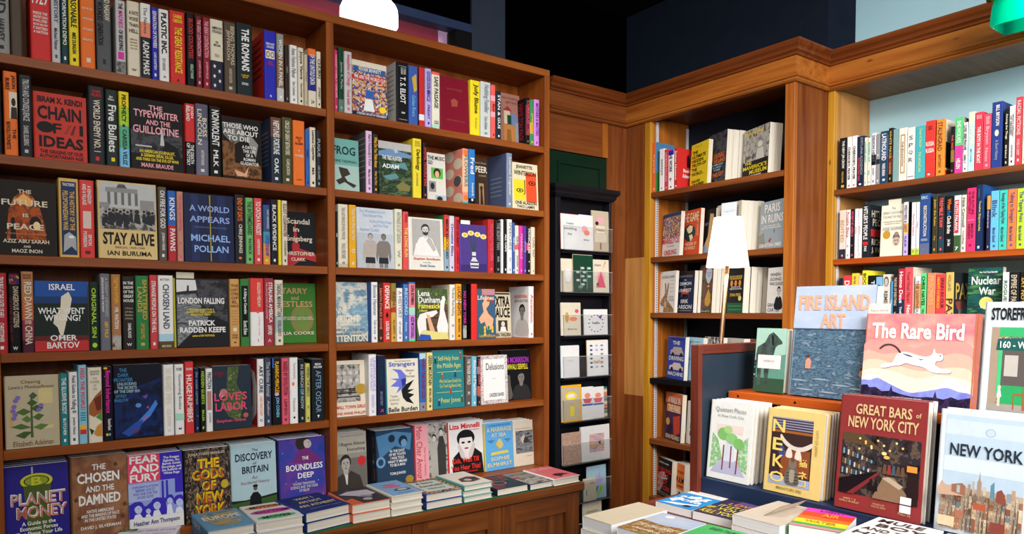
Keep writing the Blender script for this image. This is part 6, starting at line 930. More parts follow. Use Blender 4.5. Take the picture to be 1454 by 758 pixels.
s.S(1298.4, 1312.6, 179, '48a8b0', 'yellow', art=[V(.4, .05, .7, .42, 'Simone de Beauvoir', 'd8e060', 'thin'), V(.35, .5, .7, .88, 'the second sex', 'd8e060', 'thin')], desc='teal book, yellow-green script', **D)
s.S(1313, 1326.4, 171.5, 'e03c34', 'white', art=[T(.25, .06, .75, .2, 'ANTONY\nBEEVOR', 'maroon'), T(.04, .36, .94, .46, 'RUSSIA', 'white'), T(.04, .48, .94, .58, 'RUSSIA', 'white'), El(.4, .95, .14, .016, 'white', 10)], desc='scarlet book, white title across spine', **D)
s.S(1328, 1339.4, 169.5, 'ec8a34', 'brown', 'STALINGRAD|ANTONY', fart=[Rr(.1, 0, 1, 1, 'cream'), Rr(.1, .4, 1, .86, '2a1c18'), Rr(.1, .9, 1, 1, 'c03020')], **D); s.S(1348.6, 1353.8, 180, '1c1c1c', 'coral', 'THE WEST HOT', bands=((.5, .75, '6a7a2c'),), **D)
s.S(1354.4, 1366, 167, 'e03c94', 'indigo', art=[V(.25, .06, .75, .46, 'SHE-WOLVES', 'white'), V(.25, .74, .75, .92, 'HELEN', 'white')], bands=((0, .5, '58c474'),), fart=[Rr(0, 0, 1, 1, '~greyphoto')], desc='green and hot pink halved book', **D); s.S(1366.4, 1373, 174, 'white', 'black', 'CLASSIC GREEK FRANCHISE|EMILY', **D)
s.S(1373.4, 1382.4, 159, 'b8dce0', 'white', art=[V(.3, .22, .9, .56, 'SWOLE', 'e8e4c0'), V(.4, .62, .7, .86, 'MICHAEL', 'aqua')], bands=((0, .2, 'cream'),), desc='pale aqua book with cream top', **D); s.S(1382.8, 1394.2, 159.5, 'd83c4c', 'white', art=[T(.2, .05, .8, .12, 'III', 'pink'), V(.3, .25, .75, .88, 'THE BOYS IN THE BOAT', 'white')], desc='red book, white capitals, small numerals', **D); s.S(1394.6, 1405.8, 161.5, 'd84c60', 'pink', 'Bill Bryson|Notes', **D)
s.S(1406.4, 1421.4, 145, '2a3c80', 'white', art=[V(.4, .05, .75, .36, 'BILL BRYSON', 'white'), El(.5, .47, .2, .05, 'cream', 14), V(.3, .58, .7, .88, 'A Short History', 'silver', 'thin')], desc='thick blue book with an oval head picture', d=.15); s.S(1424.6, 1431, 155, '1a1a1a', 'cream', 'Among the Thugs|Bill Buford', **D); s.S(1431.4, 1439.8, 150.5, 'e4e0e0', 'black', "WHO'S AFRAID|OF GENDER?|JUDITH BUTLER", **D); s.S(1440.2, 1449.6, 138, 'd83c48', 'pale_grey', 'RACIAL FICTIONS|HAZEL V. CARBY', **D)
s.S(1450.2, 1459, 140, 'd8c8b0', 'maroon', 'ANTIQUITIES', desc='cream book at the frame edge', **D); s.S(1459.4, 1470, 138, '8c2c34', 'white', 'EMPIRES', **D); s.done()
s = QS(1, 'second')
s.S(1191, 1199.8, 298.5, 'd8c8ba', 'tan', 'EDITED', bands=((.8, 1, '2a2a3c'),), **D); s.S(1200.4, 1206.2, 298, 'white', 'rose', 'Rosalie Elena|o', **D); s.S(1206.6, 1212.2, 297, '1c1820', 'rose', 'POVERTY BY AMERICA|b', **D); s.S(1212.6, 1217.4, 296.5, 'white', 'pink', 'white', **D); s.S(1217.8, 1222.8, 296.3, 'e2dcd8', 'pink', 'shore', **D)
s.S(1223.4, 1233.4, 290.5, '1c2228', 'white', art=[V(.2, .04, .8, .66, "HITLER'S PEOPLE", 'white'), Rr(.1, .7, .85, .76, 'c02c30'), V(.3, .78, .7, .88, 'EVANS', 'white')], fart=[T(.1, .1, .98, .24, "HITLER'S", 'c8bca8'), T(.16, .26, .98, .4, 'PEOPLE', 'c8bca8'), Rr(.08, .46, 1, .6, 'a82c30'), T(.12, .64, .98, .76, 'RICHARD', 'c8bca8'), T(.12, .8, .98, .92, 'J. EVANS', 'c8bca8')], desc='black book, white title, cream-lettered cover', d=.15)
s.F(1248.8, 1281, 293, 'cream cover, gold seal and small capped head', 'dcd8c4', [T(.48, .04, .64, .09, 'The', 'grey', 'thin'), T(.1, .13, .98, .18, 'SPIRIT CATCHES', 'grey', 'thin'), T(.1, .21, .9, .26, 'YOU AND YOU FALL', 'grey', 'thin'), T(.12, .31, .92, .38, 'A Hmong child, her American\ndoctors and two cultures', 'sepia', 'thin'), T(.1, .43, .96, .5, 'ANNE FADIMAN', 'grey', 'thin'), El(.28, .58, .17, .085, 'b88c30'), El(.72, .7, .16, .115, 'b8a090', 14), Po('6a5a58', .54, .66, .6, .58, .8, .56, .9, .66, .72, .63), El(.72, .57, .1, .04, '8c7c74', 10), El(.66, .7, .03, .012, 'black', 8), El(.78, .7, .03, .012, 'black', 8), El(.72, .77, .05, .012, 'maroon', 8)], n=2)
s.S(1281.6, 1288.8, 287, 'e0dcd0', 'purple', 'WEATHERS & LIGHT|FLEUR', bands=((.4, .58, 'amber'), (.58, 1, 'lilac')), fart=[Rr(0, 0, 1, 1, 'black')], **D); s.S(1293, 1299.2, 287.5, 'e4e4e0', 'magenta', 'Dorothy Chance', bands=((.88, 1, 'lime'),), **D); s.S(1299.8, 1304.2, 287, 'e4e4e0', 'magenta', 'Regina', bands=((.88, 1, 'lime'),), **D)
s.S(1304.8, 1318.2, 275, '2c4a84', 'pale_blue', art=[T(.15, .04, .85, .09, 'ERIC', 'pale_blue'), V(.4, .2, .75, .7, 'RECONSTRUCTION', 'cream'), Rr(.15, .74, .85, .78, 'steel'), T(.3, .9, .7, .93, 'hp', 'steel')], bands=((.82, 1, '5c6484'),), desc='thick blue book, cream spine title', d=.15)
s.S(1322.6, 1329.6, 276.5, '3a3828', 'gold', 'Justin the Ruins|May', side='6a5038', **D); s.S(1331, 1339.4, 276.5, '2a3034', 'coral', 'TREMBLE YAW|b', bands=((.75, .95, '24404c'),), **D); s.S(1340.2, 1352.4, 278.5, '15161a', 'white', art=[V(.3, .05, .75, .24, 'When', 'orange'), V(.3, .25, .75, .34, 'the', 'blue'), V(.3, .35, .75, .66, 'Clock Broke', 'white'), V(.25, .76, .8, .88, 'John Ganz', 'white')], desc='black book, orange, blue and white title', d=.15)
s.S(1353, 1363, 277.5, 'c8d0d4', 'white', art=[Rr(.1, .08, .7, .66, 'c03040'), V(.2, .1, .6, .62, 'SLOTH PALANA', 'white'), T(.25, .9, .75, .96, '7', 'white')], bands=((.7, 1, '3c5a34'),), desc='red labelled book with a green landscape foot', **D); s.S(1363.6, 1370.4, 276.8, 'd8d0bc', 'dark_grey', 'Nick Cornwall|Young Mungo', **D)
s.S(1371, 1384, 267, 'd8346c', 'maroon', art=[V(.55, .05, .82, .42, 'THE FUTURE', 'maroon'), V(.2, .05, .47, .42, 'IS HISTORY', 'maroon'), Rr(.1, .5, .9, .506, 'pink'), V(.55, .55, .82, .8, 'MASHA', 'maroon'), V(.2, .55, .47, .8, 'GESSEN', 'maroon'), El(.45, .9, .16, .02, 'crimson', 10)], desc='hot pink book, dark red stacked title', **D); s.S(1384.8, 1393.8, 262.5, '1c2c50', 'd0c060', art=[V(.25, .05, .5, .2, 'A History', 'steel', 'thin'), V(.3, .22, .75, .72, 'Twelve Shipwrecks', 'd0c060'), Rr(.3, .92, .6, .96, 'white')], fart=[Rr(0, 0, 1, 1, '24508c'), Po('1c2c50', 0, .5, 1, .6, 1, 1, 0, 1)], desc='navy book, yellow script, blue sea cover', **D); s.S(1399.4, 1404.6, 278, '2a2444', 'lilac', 'shadow lands', bands=((0, .25, 'd89048'),), **D)
for x0, x1, yt, c, t in ((1405, 1416.6, 271, '64b4e0', 'Blink'), (1417, 1428.4, 270, '40c0b0', 'Revenge of the Tipping Point'), (1428.8, 1441.6, 268.5, 'f07848', 'Talking to Strangers'), (1442, 1454, 267.5, 'b4d030', 'The Tipping Point')): s.S(x0, x1, yt, c, 'slate', t+'|Malcolm Gladwell', **D)
s.S(1454.4, 1468, 267, 'd8d0bc', 'brown', 'OUTLIERS', **D); s.done()
p0 = atz(1251, 'X', RQ+.012, SE2[1]); p1 = atz(1269, 'X', RQ+.012, SE2[1]); zt_ = at(1260, 285.5, 'X', RQ+.01).z
o = MB().box(RQ+.064, RQ+.065, p1.y, p0.y, zt_-.07, zt_+.012, 'cream').build('shelf_card'); tag(o, 'small cream card above the gold-seal cover, light blue bay', 'card')
s = QS(2, 'third')
s.S(1190, 1195.4, 395, '1c2438', 'white', 'THE AGE', **D); s.S(1195.8, 1207.6, 391, 'd03c40', 'white', art=[V(.2, .1, .8, .42, 'DEBT', 'white'), V(.3, .5, .7, .9, 'GRAEBER', 'pink')], desc='red book, large white capitals', **D); s.S(1208, 1217, 388, 'e4c834', 'sepia', 'the last chapter of a story|x', **D); s.S(1217.4, 1222.4, 391, 'e0b8c4', 'dark_grey', 'The Story', **D); s.S(1222.8, 1230.4, 384, 'e8dc38', 'dark_brown', 'BOOK AND|DAGGER', **D)
s.S(1231, 1241.8, 391, '18181a', 'white', art=[V(.45, .1, .9, .5, 'TRACK', 'white'), V(.1, .2, .4, .6, 'CARTEL', 'white'), Rr(.02, .3, .2, .5, 'yellow')], desc='black book, scattered white capitals', **D); s.S(1242.4, 1251.4, 393, '78aed0', 'slate', 'A quiet|b', **D); s.S(1252, 1262, 389.5, 'cfc8bc', 'dark_grey', art=[El(.5, .13, .36, .09, '3a3836', 14), El(.5, .14, .26, .07, 'b8b0a8', 14), V(.25, .3, .75, .86, 'REMEMBERED', 'dark_grey')], desc='cream book with a face drawing on spine', **D)
s.S(1263, 1266.4, 399, '4c8cb8', 'white', 'sea', bands=((.9, 1, 'gold'),), **D); s.S(1266.8, 1273.6, 390, '1c2024', 'beige', 'THE END OF EVERYTHING|VDH', **D); s.S(1274, 1282.6, 381.5, 'b8283c', 'white', 'Homo Deus|Yuval Noah', bands=((.5, .86, '24304c'),), side='8c2438', **D); s.S(1283, 1295, 379.5, 'e0545c', 'maroon', art=[V(.3, .07, .7, .56, 'Yuval Noah Harari', 'maroon', 'thin'), V(.3, .6, .75, .85, 'Nexus', 'white')], fart=[Rr(0, 0, 1, 1, 'cream')], desc='coral book, maroon and white lettering', d=.15)
s.S(1297.6, 1305.6, 392, 'e2e0e0', 'slate', 'THE LIGHTHOUSE', bands=((.14, .6, 'e09040'), (.6, .7, 'white'), (.7, .85, '3c7a5c')), **D); s.S(1306.2, 1313.8, 388, '5cd47c', 'black', "CHRIS HAYES|THE SIRENS' CALL", side='34405a', **D); s.S(1314.6, 1326.6, 387.5, 'e8825c', 'e8a870', 'PRISONERS|b', **D); s.S(1327.2, 1340.6, 389.5, 'd84448', 'maroon', art=[V(.55, .06, .9, .6, 'SPAIN IN OUR', 'maroon'), V(.15, .05, .42, .6, 'HEARTS TO REBUILD', 'amber')], desc='red book, maroon and amber lettering', **D)
s.S(1341.2, 1353, 386.5, 'd0b460', '5c2834', art=[V(.3, .05, .7, .32, 'HOLLAND', 'sepia', 'thin'), V(.12, .36, .9, .92, 'PAX', '5c2834')], fart=[Rr(0, 0, 1, 1, '24262c'), T(.08, .18, .96, .46, 'PAX', 'c8a850'), Po('5a6a60', .2, 1, .3, .6, .6, .5, .9, .7, 1, 1), Po('8c3a34', .1, .5, .6, .48, .5, .62, .2, .64)], desc='gold book, large maroon title, dark cover', d=.15)
s.F(1371, 1421, 381, 'teal-green cover, white title over a glowing sky', '~green_war', [El(.56, .56, .2, .1, 'd8cc70', 14), T(.34, .06, .86, .09, 'New York Times Bestseller', 'white'), T(.12, .14, .96, .27, 'Nuclear', 'e0e8e4'), T(.34, .31, .82, .43, 'War', 'e0e8e4'), T(.4, .6, .72, .64, 'A Scenario', 'white'), T(.2, .8, .9, .92, 'Annie', 'white')], back=.03)
s.S(1421.4, 1430.6, 386.5, 'e0e0dc', 'green', art=[V(.25, .06, .8, .6, 'ROGUES', '2c6a50'), V(.3, .7, .7, .9, 'KEEFE', 'rose')], desc='white book, green capitals', d=.15); s.S(1431, 1445, 386, '1e1e20', 'beige', 'EMPIRE OF PAIN|PATRICK KEEFE', d=.15); s.S(1446, 1456, 386, '1c1a1a', 'gold', 'SAY NOTHING', d=.15); s.done()
# ------------------------------------------------------------------ display table with stepped book racks in the foreground
ZT, ZTR, ZLG = EYE-.62, EYE-.464, EYE-.232
XT, XU = 1.60, 1.715
YP0, YP1 = 1.273, 1.302
tb = empty('display_table', (1.5, .9, 0), 'wooden display table covered with books in the foreground', 'table')
q = kid(tb)
q('tabletop', 1.25, 2.02, .1, 1.375, ZT-.035, ZT, 'mahogany_y', r=.004)
q('apron', 1.29, 1.97, .15, 1.335, ZT-.14, ZT-.0355, 'mahogany_y', r=.003)
for lx in (1.29, 1.9):
    for ly in (.15, 1.265): q('leg', lx, lx+.07, ly, ly+.07, 0, ZT-.1405, 'mahogany_z', r=.006)
q('step', 1.40, 1.5995, .1, 1.355, ZT+.0002, EYE-.527, 'mahogany_y', r=.003)
st = empty('book_display_rack', (1.7, .9, ZT), 'stepped wooden rack with red-brown framed end panel on the table', 'display rack')
q = kid(st)
q('tray_front', XT, XT+.016, .1, YP0-.001, ZT+.0005, ZTR, 'tray_navy'); q('tray', XT+.0165, XU+.02, .1, YP0-.001, ZTR-.016, ZTR, 'tray_navy')
q('riser', XU+.022, XU+.034, .1, YP0-.001, ZT+.0005, ZLG-.0245, 'slate_paint'); q('ledge', XU, XU+.13, .1, YP0-.001, ZLG-.024, ZLG, 'orangewood_y', r=.002)
q('back_rail', XU+.131, XU+.145, .1, YP0-.001, ZT+.0005, ZLG+.1, 'slate_paint')
for px in (1048, 1129, 1250):
    a = at(px, 560, 'X', XU); m = MB().lathe([(0, 0), (.0035, 0), (.0035, .001), (0, .001)], 'black', 10, mtx=Tr((XU-.0006, a.y, ZLG-.012)) @ Matrix.Rotation(math.pi/2, 4, 'Y')); child(m.build('screw', st), st)
zr = at(990, 490, 'Y', YP0).z
xs_ = at(997.6, 560, 'Y', YP0).x; zr2 = at(1060, 499.5, 'Y', YP0).z; x9 = 1.96; xf = at(980, 560, 'Y', YP1).x
q('end_stile', xf, xs_, YP0, YP1, ZT+.0005, zr, 'mahogany_z', r=.002); q('end_stile', x9-.04, x9, YP0, YP1, ZT+.0005, zr, 'mahogany_z', r=.002)
q('end_rail', xs_+.0005, x9-.0405, YP0, YP1, zr2, zr, 'mahogany_x', r=.002); q('end_panel', xs_+.0005, x9-.0405, YP0+.008, YP1-.006, ZT+.0005, zr2-.0003, 'slate_paint')
TRAY = Shelf('X', XT+.012, ZTR, -math.pi/2, 'front rack tray', 'books on the front tray of the display rack', .3)
LEDG = Shelf('X', XU+.03, ZLG, -math.pi/2, 'upper rack ledge', 'books on the upper ledge of the display rack', .3)
s = LEDG
s.F(1069, 1112, 467, 'green painted dog cover with a pale label', '5c8c7c', [Po('9cc0b0', 0, 0, 1, 0, 1, .4, 0, .5), Rr(0, .78, 1, 1, '34503c'), Po('~dog', .02, .44, .06, .3, .3, .22, .42, .1, .56, .06, .7, .12, .86, .2, .88, .24, .74, .26, .66, .3, .62, .4, .5, .56, .44, .9, .36, .9, .32, .62, .24, .62, .2, .92, .12, .92, .08, .62), Po('1a2220', .5, .1, .58, .12, .6, .28, .54, .26), Rr(.1, .42, .86, .63, 'e8dcd8'), T(.3, .48, .66, .54, 'A HUNDRED DOGS', 'grey', 'thin')], lean=.1, Tk=.03, spine='2c5a50', sart=[Rr(0, .06*i, 1, .06*i+.03, ('cream', 'c84a4c', '58b0a8', '24483c')[i % 4]) for i in range(16)])
s.F(1119, 1233, 409, 'large blue sea cover, peach capitals, two bathers', '~sea', [Rr(0, 0, 1, .385, '~sky')]+[Sm('6a8296', a_, b_, a_+.06, b_-.004, a_+.16, b_+.001, a_+.07, b_+.004) for a_, b_ in ((.05, .5), (.4, .47), (.7, .52), (.25, .6), (.6, .62), (.8, .68), (.1, .72), (.45, .74))]+[Sm('8ea0ae', a_, b_, a_+.1, b_-.008, a_+.24, b_+.002, a_+.12, b_+.007) for a_, b_ in ((.02, .86), (.3, .84), (.55, .88), (.76, .9), (.1, .94), (.4, .95), (.66, .96))]+[Rr(0, .385, 1, .395, '3c5670'), T(.06, .08, .94, .22, 'FIRE ISLAND', 'f4a080', 'heavy'), T(.36, .25, .66, .38, 'ART', 'f4a080', 'heavy'), El(.23, .64, .018, .016, '5a3a2a', 10), Po('c89078', .2, .75, .2, .68, .22, .655, .25, .655, .275, .68, .27, .75), El(.9, .73, .022, .018, '4a3428', 10), Po('b08068', .87, .78, .88, .74, .92, .735, .97, .79, .98, .82, .92, .81)], lean=.12, Tk=.034, spine='8ca8c8', bcol='silver', pages='paper_pages')
s.F(1220.5, 1385.5, 446, 'landscape picture cover, white cat leaping over mountains', '~dawn', [Sm('e8948c', 0, .34, .2, .3, .45, .36, .7, .28, .95, .34, .95, .8, 0, .8), Sm('ecaa98', 0, .42, .2, .44, .4, .4, .62, .46, .8, .4, .95, .46, .95, .8, 0, .8), Sm('f0c4ac', 0, .54, .15, .5, .35, .56, .55, .6, .8, .54, .95, .58, .95, .8, 0, .8), Sm('f4dcc4', 0, .64, .2, .6, .5, .68, .7, .63, .95, .68, .95, .82, 0, .8), Sm('e6e8f2', 0, .72, .06, .68, .1, .66, .18, .71, .3, .76, .2, .8, 0, .8), Sm('e6e8f2', .66, .77, .74, .69, .79, .66, .86, .71, .95, .76, .9, .82, .75, .82), Sm('~peak', 0, .74, .08, .73, .15, .7, .22, .73, .32, .78, .45, .83, .55, .81, .66, .78, .76, .75, .86, .78, .955, .8, .955, .9, .5, .92, 0, .9), Po('~pines', 0, .79, .06, .78, .08, .81, .14, .8, .2, .84, .27, .83, .285, .77, .3, .83, .36, .85, .46, .87, .55, .87, .6, .86, .655, .86, .67, .79, .685, .86, .74, .87, .8, .84, .86, .86, .955, .83, .955, 1, 0, 1)]+[Sm(c_, *[v_+(o_ if k_ % 2 == 0 else o_*1.4) for k_, v_ in enumerate(q_)]) for c_, o_ in (('4a4a78', .004), ('eef0f6', 0)) for q_ in ((.3, .47, .33, .42, .4, .41, .5, .44, .58, .445, .62, .42, .635, .36, .65, .4, .67, .41, .7, .41, .715, .45, .7, .48, .66, .49, .655, .53, .7, .56, .77, .57, .78, .6, .7, .61, .62, .6, .56, .56, .46, .54, .4, .525, .35, .55, .28, .565, .2, .59, .17, .575, .2, .545, .27, .53, .29, .5),)]+[Sm('4a3a44', .335, .42, .3, .37, .25, .345, .2, .355, .16, .39, .15, .375, .19, .335, .25, .325, .31, .355, .35, .41), Sm('4a4a5c', .36, .425, .42, .435, .46, .455, .42, .453), Po('4a4a5c', .5, .47, .56, .48, .53, .487), El(.69, .43, .006, .008, '3a3a5c', 8), T(.07, .1, .87, .27, 'The Rare Bird', 'f4f0ec', 'heavy'), T(.3, .885, .56, .905, 'CALDECOTT HONOR WINNER', 'c8b8c8'), Rr(.955, 0, .965, 1, 'c0704c'), Rr(.97, 0, 1, 1, 'b86a58')], lean=.12, Tk=.014, back=-.016, spine='d07060')
s.F(1387, 1485, 431, 'pale cover with a green shopfront picture', 'c8d0d4', [T(.12, .05, .95, .16, 'STOREFRONTS', '1c2024', 'heavy'), Rr(.14, .22, .98, .94, '~city'), Rr(.14, .22, .26, .94, 'a08c78'), Rr(.26, .22, .98, .3, '3aa868'), Po('245a54', .24, .32, .98, .3, .98, .42, .22, .42), T(.28, .34, .9, .4, '160 - WINES', 'e8e8e0'), Rr(.26, .42, .32, .8, '44b878'), Rr(.32, .42, .98, .72, '5c5450'), Rr(.36, .46, .56, .64, 'b8b0a8'), Rr(.32, .72, .98, .88, '2f9a5c'), Rr(.14, .88, .98, .94, '9c948c'), El(.31, .74, .025, .02, 'e0d0c0', 8), Po('d8d8dc', .28, .82, .29, .76, .33, .76, .35, .82), Rr(.29, .82, .33, .9, 'd8c0ac'), Rr(.52, .78, .7, .8, 'a05c34'), Rr(.52, .8, .54, .92, 'a05c34'), Rr(.66, .72, .7, .92, 'a05c34'), T(.1, .955, .9, .975, 'JAMES T. & KARLA L. MURRAY', '3a3a3c')], lean=.12, Tk=.03, back=-.02, spine='b8c0c4'); s.done()
p0 = atz(1230.5, 'X', XU+.06, ZLG); p1 = atz(1261.5, 'X', XU+.06, ZLG); zt_ = at(1246, 430.5, 'X', XU+.06).z
o = MB().box(0, p0.y-p1.y, 0, .001, 0, .12, 'e0d8c4').build('shelf_card'); o.matrix_world = Tr((XU+.048, p0.y, zt_-.12)) @ Rz(-math.pi/2) @ Rx(-.12)
lt = MB(); put_text(lt, lambda u, v, oo: (u*(p0.y-p1.y), -.0004, .12*(1-v)), T(.1, .11, .9, .18, 'August Sketch', 'grey', 'thin'), p0.y-p1.y, .12, 0); lt.build('lettering', o); tag(o, 'small cream card sticking up behind the leaping cat cover', 'card')
s = TRAY
s.F(1001.5, 1063, 567.5, 'white cover with a watercolour of trees', 'e2e2de', [T(.14, .08, .84, .15, 'Quietest Places', '8a9490', 'thin'), T(.2, .17, .8, .22, 'in New York City', '8a9490', 'thin'), Po('~paleleaf', .08, .88, .1, .42, .24, .5, .4, .8), Po('~paleleaf', .94, .88, .92, .42, .78, .5, .64, .8), Rr(.2, .3, .8, .4, 'e6d0cc'), Po('b4b4cc', .1, .92, .3, .76, .7, .74, .9, .92), Po('d0d8e4', .4, .76, .44, .5, .6, .5, .64, .76), Po('8a3a40', .36, .88, .37, .56, .4, .56, .39, .88), Po('8a3a40', .54, .84, .54, .56, .57, .56, .57, .84), Po('8a3a40', .68, .9, .7, .58, .73, .58, .71, .9), El(.36, .42, .14, .08, '7cb868', 12), El(.56, .47, .14, .07, '8cc478', 12), El(.72, .52, .12, .07, '7cb868', 12), El(.46, .36, .1, .05, 'a8cc84', 12)], lean=.11, n=3, Tk=.018)
s.F(1082, 1163.5, 579, 'yellow cover, tabby cat photograph, golden letters', 'e2c47a', [Rr(.1, .1, .82, .9, '3c2a28')]+[Rr(.1, .1+.03*i, .82, .115+.03*i, '8c8cac') for i in range(5)]+[Rr(.1, .25, .82, .28, 'a05c2c'), Po('8a4a2c', .3, .5, .8, .46, .8, .78, .3, .78), Rr(.1, .8, .82, .9, '9ca8c8'), Sm('d8ccc0', .28, .3, .36, .36, .5, .42, .66, .42, .82, .36, .82, .41, .68, .47, .5, .47, .36, .42, .27, .35), Sm('e0d4c8', .41, .46, .47, .46, .5, .55, .44, .57, .38, .55), Sm('e0d4c8', .57, .46, .62, .46, .66, .56, .6, .58, .54, .56), Sm('3c4a8c', .28, .44, .34, .45, .36, .54, .3, .58, .25, .52), Sm('6a6258', .4, .87, .39, .76, .44, .69, .47, .66, .56, .66, .6, .7, .64, .78, .63, .87, .52, .89), Sm('7a7064', .45, .66, .45, .6, .46, .565, .49, .6, .54, .6, .57, .565, .58, .6, .58, .66, .515, .69), Sm('a09484', .47, .72, .52, .7, .56, .72, .55, .84, .48, .84)]+[Rr(.42, .74+.035*k, .47, .75+.035*k, '3a342e') for k in range(4)]+[Rr(.56, .74+.035*k, .62, .75+.035*k, '3a342e') for k in range(4)]+[Rr(.5, .57, .505, .62, '3a342e'), Rr(.53, .57, .535, .62, '3a342e'), T(.12, .13, .34, .28, 'N', 'e8cc70'), T(.14, .35, .32, .5, 'E', 'e8cc70'), T(.16, .55, .36, .7, 'K', 'e8cc70'), T(.12, .75, .38, .88, 'O', 'e8cc70'), T(.62, .56, .77, .65, '\u732b', 'e8cc70'), T(.62, .7, .78, .88, '\u30cd\n\u30b3', 'e8cc70'), V(.86, .2, .92, .5, 'CATS OF JAPAN', 'a08438', 'thin'), T(.26, .92, .7, .955, 'MASAYUKI OKI', 'a08438')], lean=.11, n=3, Tk=.017)
s.F(1182.5, 1307, 561, 'dark red cover with a bar interior photograph', '8a3434', [T(.2, .07, .84, .16, 'GREAT BARS', 'd8b888'), T(.88, .1, .94, .14, 'of', 'd8b888'), T(.12, .18, .92, .28, 'NEW YORK CITY', 'd8b888'), Rr(.06, .33, .96, .86, '~bar'), Po('5a4630', .06, .33, .3, .33, .56, .46, .06, .4)]+[Po(('7a98a8', '2c3a4c', 'c8c4b8', '6a4a34', '9a8a6a', '3c5468')[(i_*7+r_*3) % 6], .08+.028*i_, .47+r_*.085+.006*i_-(.02 if r_ > 1 else 0)*i_*.2, .1+.028*i_, .47+r_*.085+.006*i_-(.02 if r_ > 1 else 0)*i_*.2, .1+.028*i_, .52+r_*.085+.004*i_-(.02 if r_ > 1 else 0)*i_*.2, .08+.028*i_, .52+r_*.085+.004*i_-(.02 if r_ > 1 else 0)*i_*.2) for r_ in range(3) for i_ in range(14-2*r_)]+[Po('1a1418', .06, .74, .5, .63, .52, .66, .2, .86, .06, .86), Po('7a2c30', .16, .86, .5, .64, .53, .65, .24, .86), Po('8a6c54', .46, .86, .58, .66, .7, .66, .84, .78, .84, .86), Po('b8a48c', .56, .68, .64, .66, .8, .72, .76, .75), Po('2a1c1c', .84, .86, .84, .6, .96, .6, .96, .86)]+[Po('20181a', a_, .8, a_+.03, .7, a_+.05, .7, a_+.06, .8) for a_ in (.4, .46)]+[Po(('6a4a3c', '8a3a34', '4a5464', '5c4a3c')[i_ % 4], .56+.05*i_, .64, .57+.05*i_, .56, .6+.05*i_, .56, .61+.05*i_, .64) for i_ in range(5)]+[El(.28+.07*(i_ % 8), .37+.035*(i_ % 3)+.02*(i_//8), .014, .01, ('f4dc98', 'f0c070')[i_ % 2], 8) for i_ in range(11)]+[El(.57, .47, .03, .015, 'f4d890', 10), El(.6, .5, .035, .015, 'e8b45c', 10), Rr(.83, .54, .94, .59, 'e09040'), T(.08, .9, .32, .94, 'JAMES T. &\nKARLA MURRAY', 'c89c74'), T(.46, .9, .62, .94, 'WORDS BY\nDAN Q. DAO', 'c89c74'), T(.76, .93, .9, .955, 'PRESTEL', 'c89c74'), Rr(.78, .8, .9, .86, 'e6e6ea'), Rr(.78, .87, .9, .93, 'e6e6ea')], lean=.11, n=1, Tk=.026, back=-.004, bcol='5c2428', spine='8a3434')
s.F(1324, 1450, 582, 'pale blue cover with a city skyline photograph', 'd4dee6', [Rr(.08, .04, 1, .96, 'b8ccdc'), Rr(.08, .08, 1, .2, 'c8d6e2'), Rr(.08, .38, 1, .5, 'd0dce6'), T(.15, .27, .97, .37, 'NEW YORK', '28303c'), El(.6, .16, .06, .035, 'a8bccc', 14), El(.6, .16, .045, .026, 'c0d0dc', 14), Rr(.08, .62, 1, .96, 'b8a894'), *[Rr(min(.96, .08+.062*i_+.02*((i_*5+r_*3) % 3)), .63+.05*r_+.012*((i_*7+r_*5) % 5), min(1, .08+.062*i_+.05+.02*((i_*3) % 3)), .96, ('c9b094', '8e5c48', 'dccdb4', 'a08c78', 'b47c5c', '7c8484', 'd0bc9c', '9c7058', 'c4a888')[(i_*5+r_*4) % 9]) for r_ in range(5) for i_ in range(15)], *[Rr(min(.97, .09+.03*i_), .665+.022*r_, min(.985, .098+.03*i_), .675+.022*r_, ('6c5c50', '5c6464', 'e8dcc8')[(i_*3+r_) % 3]) for r_ in range(13) for i_ in range(30) if (i_*7+r_*11) % 5 < 3], Po('c4a48c', .08, .64, .12, .58, .18, .62, .26, .6, .34, .63, .4, .6, .4, .68, .08, .7), Po('9a6a54', .24, .66, .24, .6, .36, .58, .4, .6, .4, .68), Po('a48c78', .53, .66, .53, .55, .545, .53, .555, .46, .565, .53, .58, .55, .58, .66), Po('b4a494', .48, .66, .48, .55, .5, .55, .5, .66), Po('5c8ca0', .68, .66, .68, .56, .72, .53, .73, .66), Po('8c4c40', .74, .68, .75, .6, .8, .58, .84, .62, .84, .7), *[Rr(a_, b_, a_+w_, b_+h_, c_) for a_, b_, w_, h_, c_ in ((.3, .6, .04, .06, 'a8b0ac'), (.6, .58, .035, .07, 'c8b8a0'), (.86, .6, .05, .07, '8c98a0'), (.43, .58, .03, .07, '9a8c7c'), (.64, .61, .03, .05, 'b8a48c'), (.91, .57, .04, .08, 'b89878'), (.5, .72, .14, .05, 'b05a40'), (.7, .84, .16, .09, '84463c'), (.1, .86, .2, .08, 'd8c4a0'), (.3, .8, .1, .06, 'a87058'))]], lean=.11, n=1, Tk=.03, back=-.004); s.done()
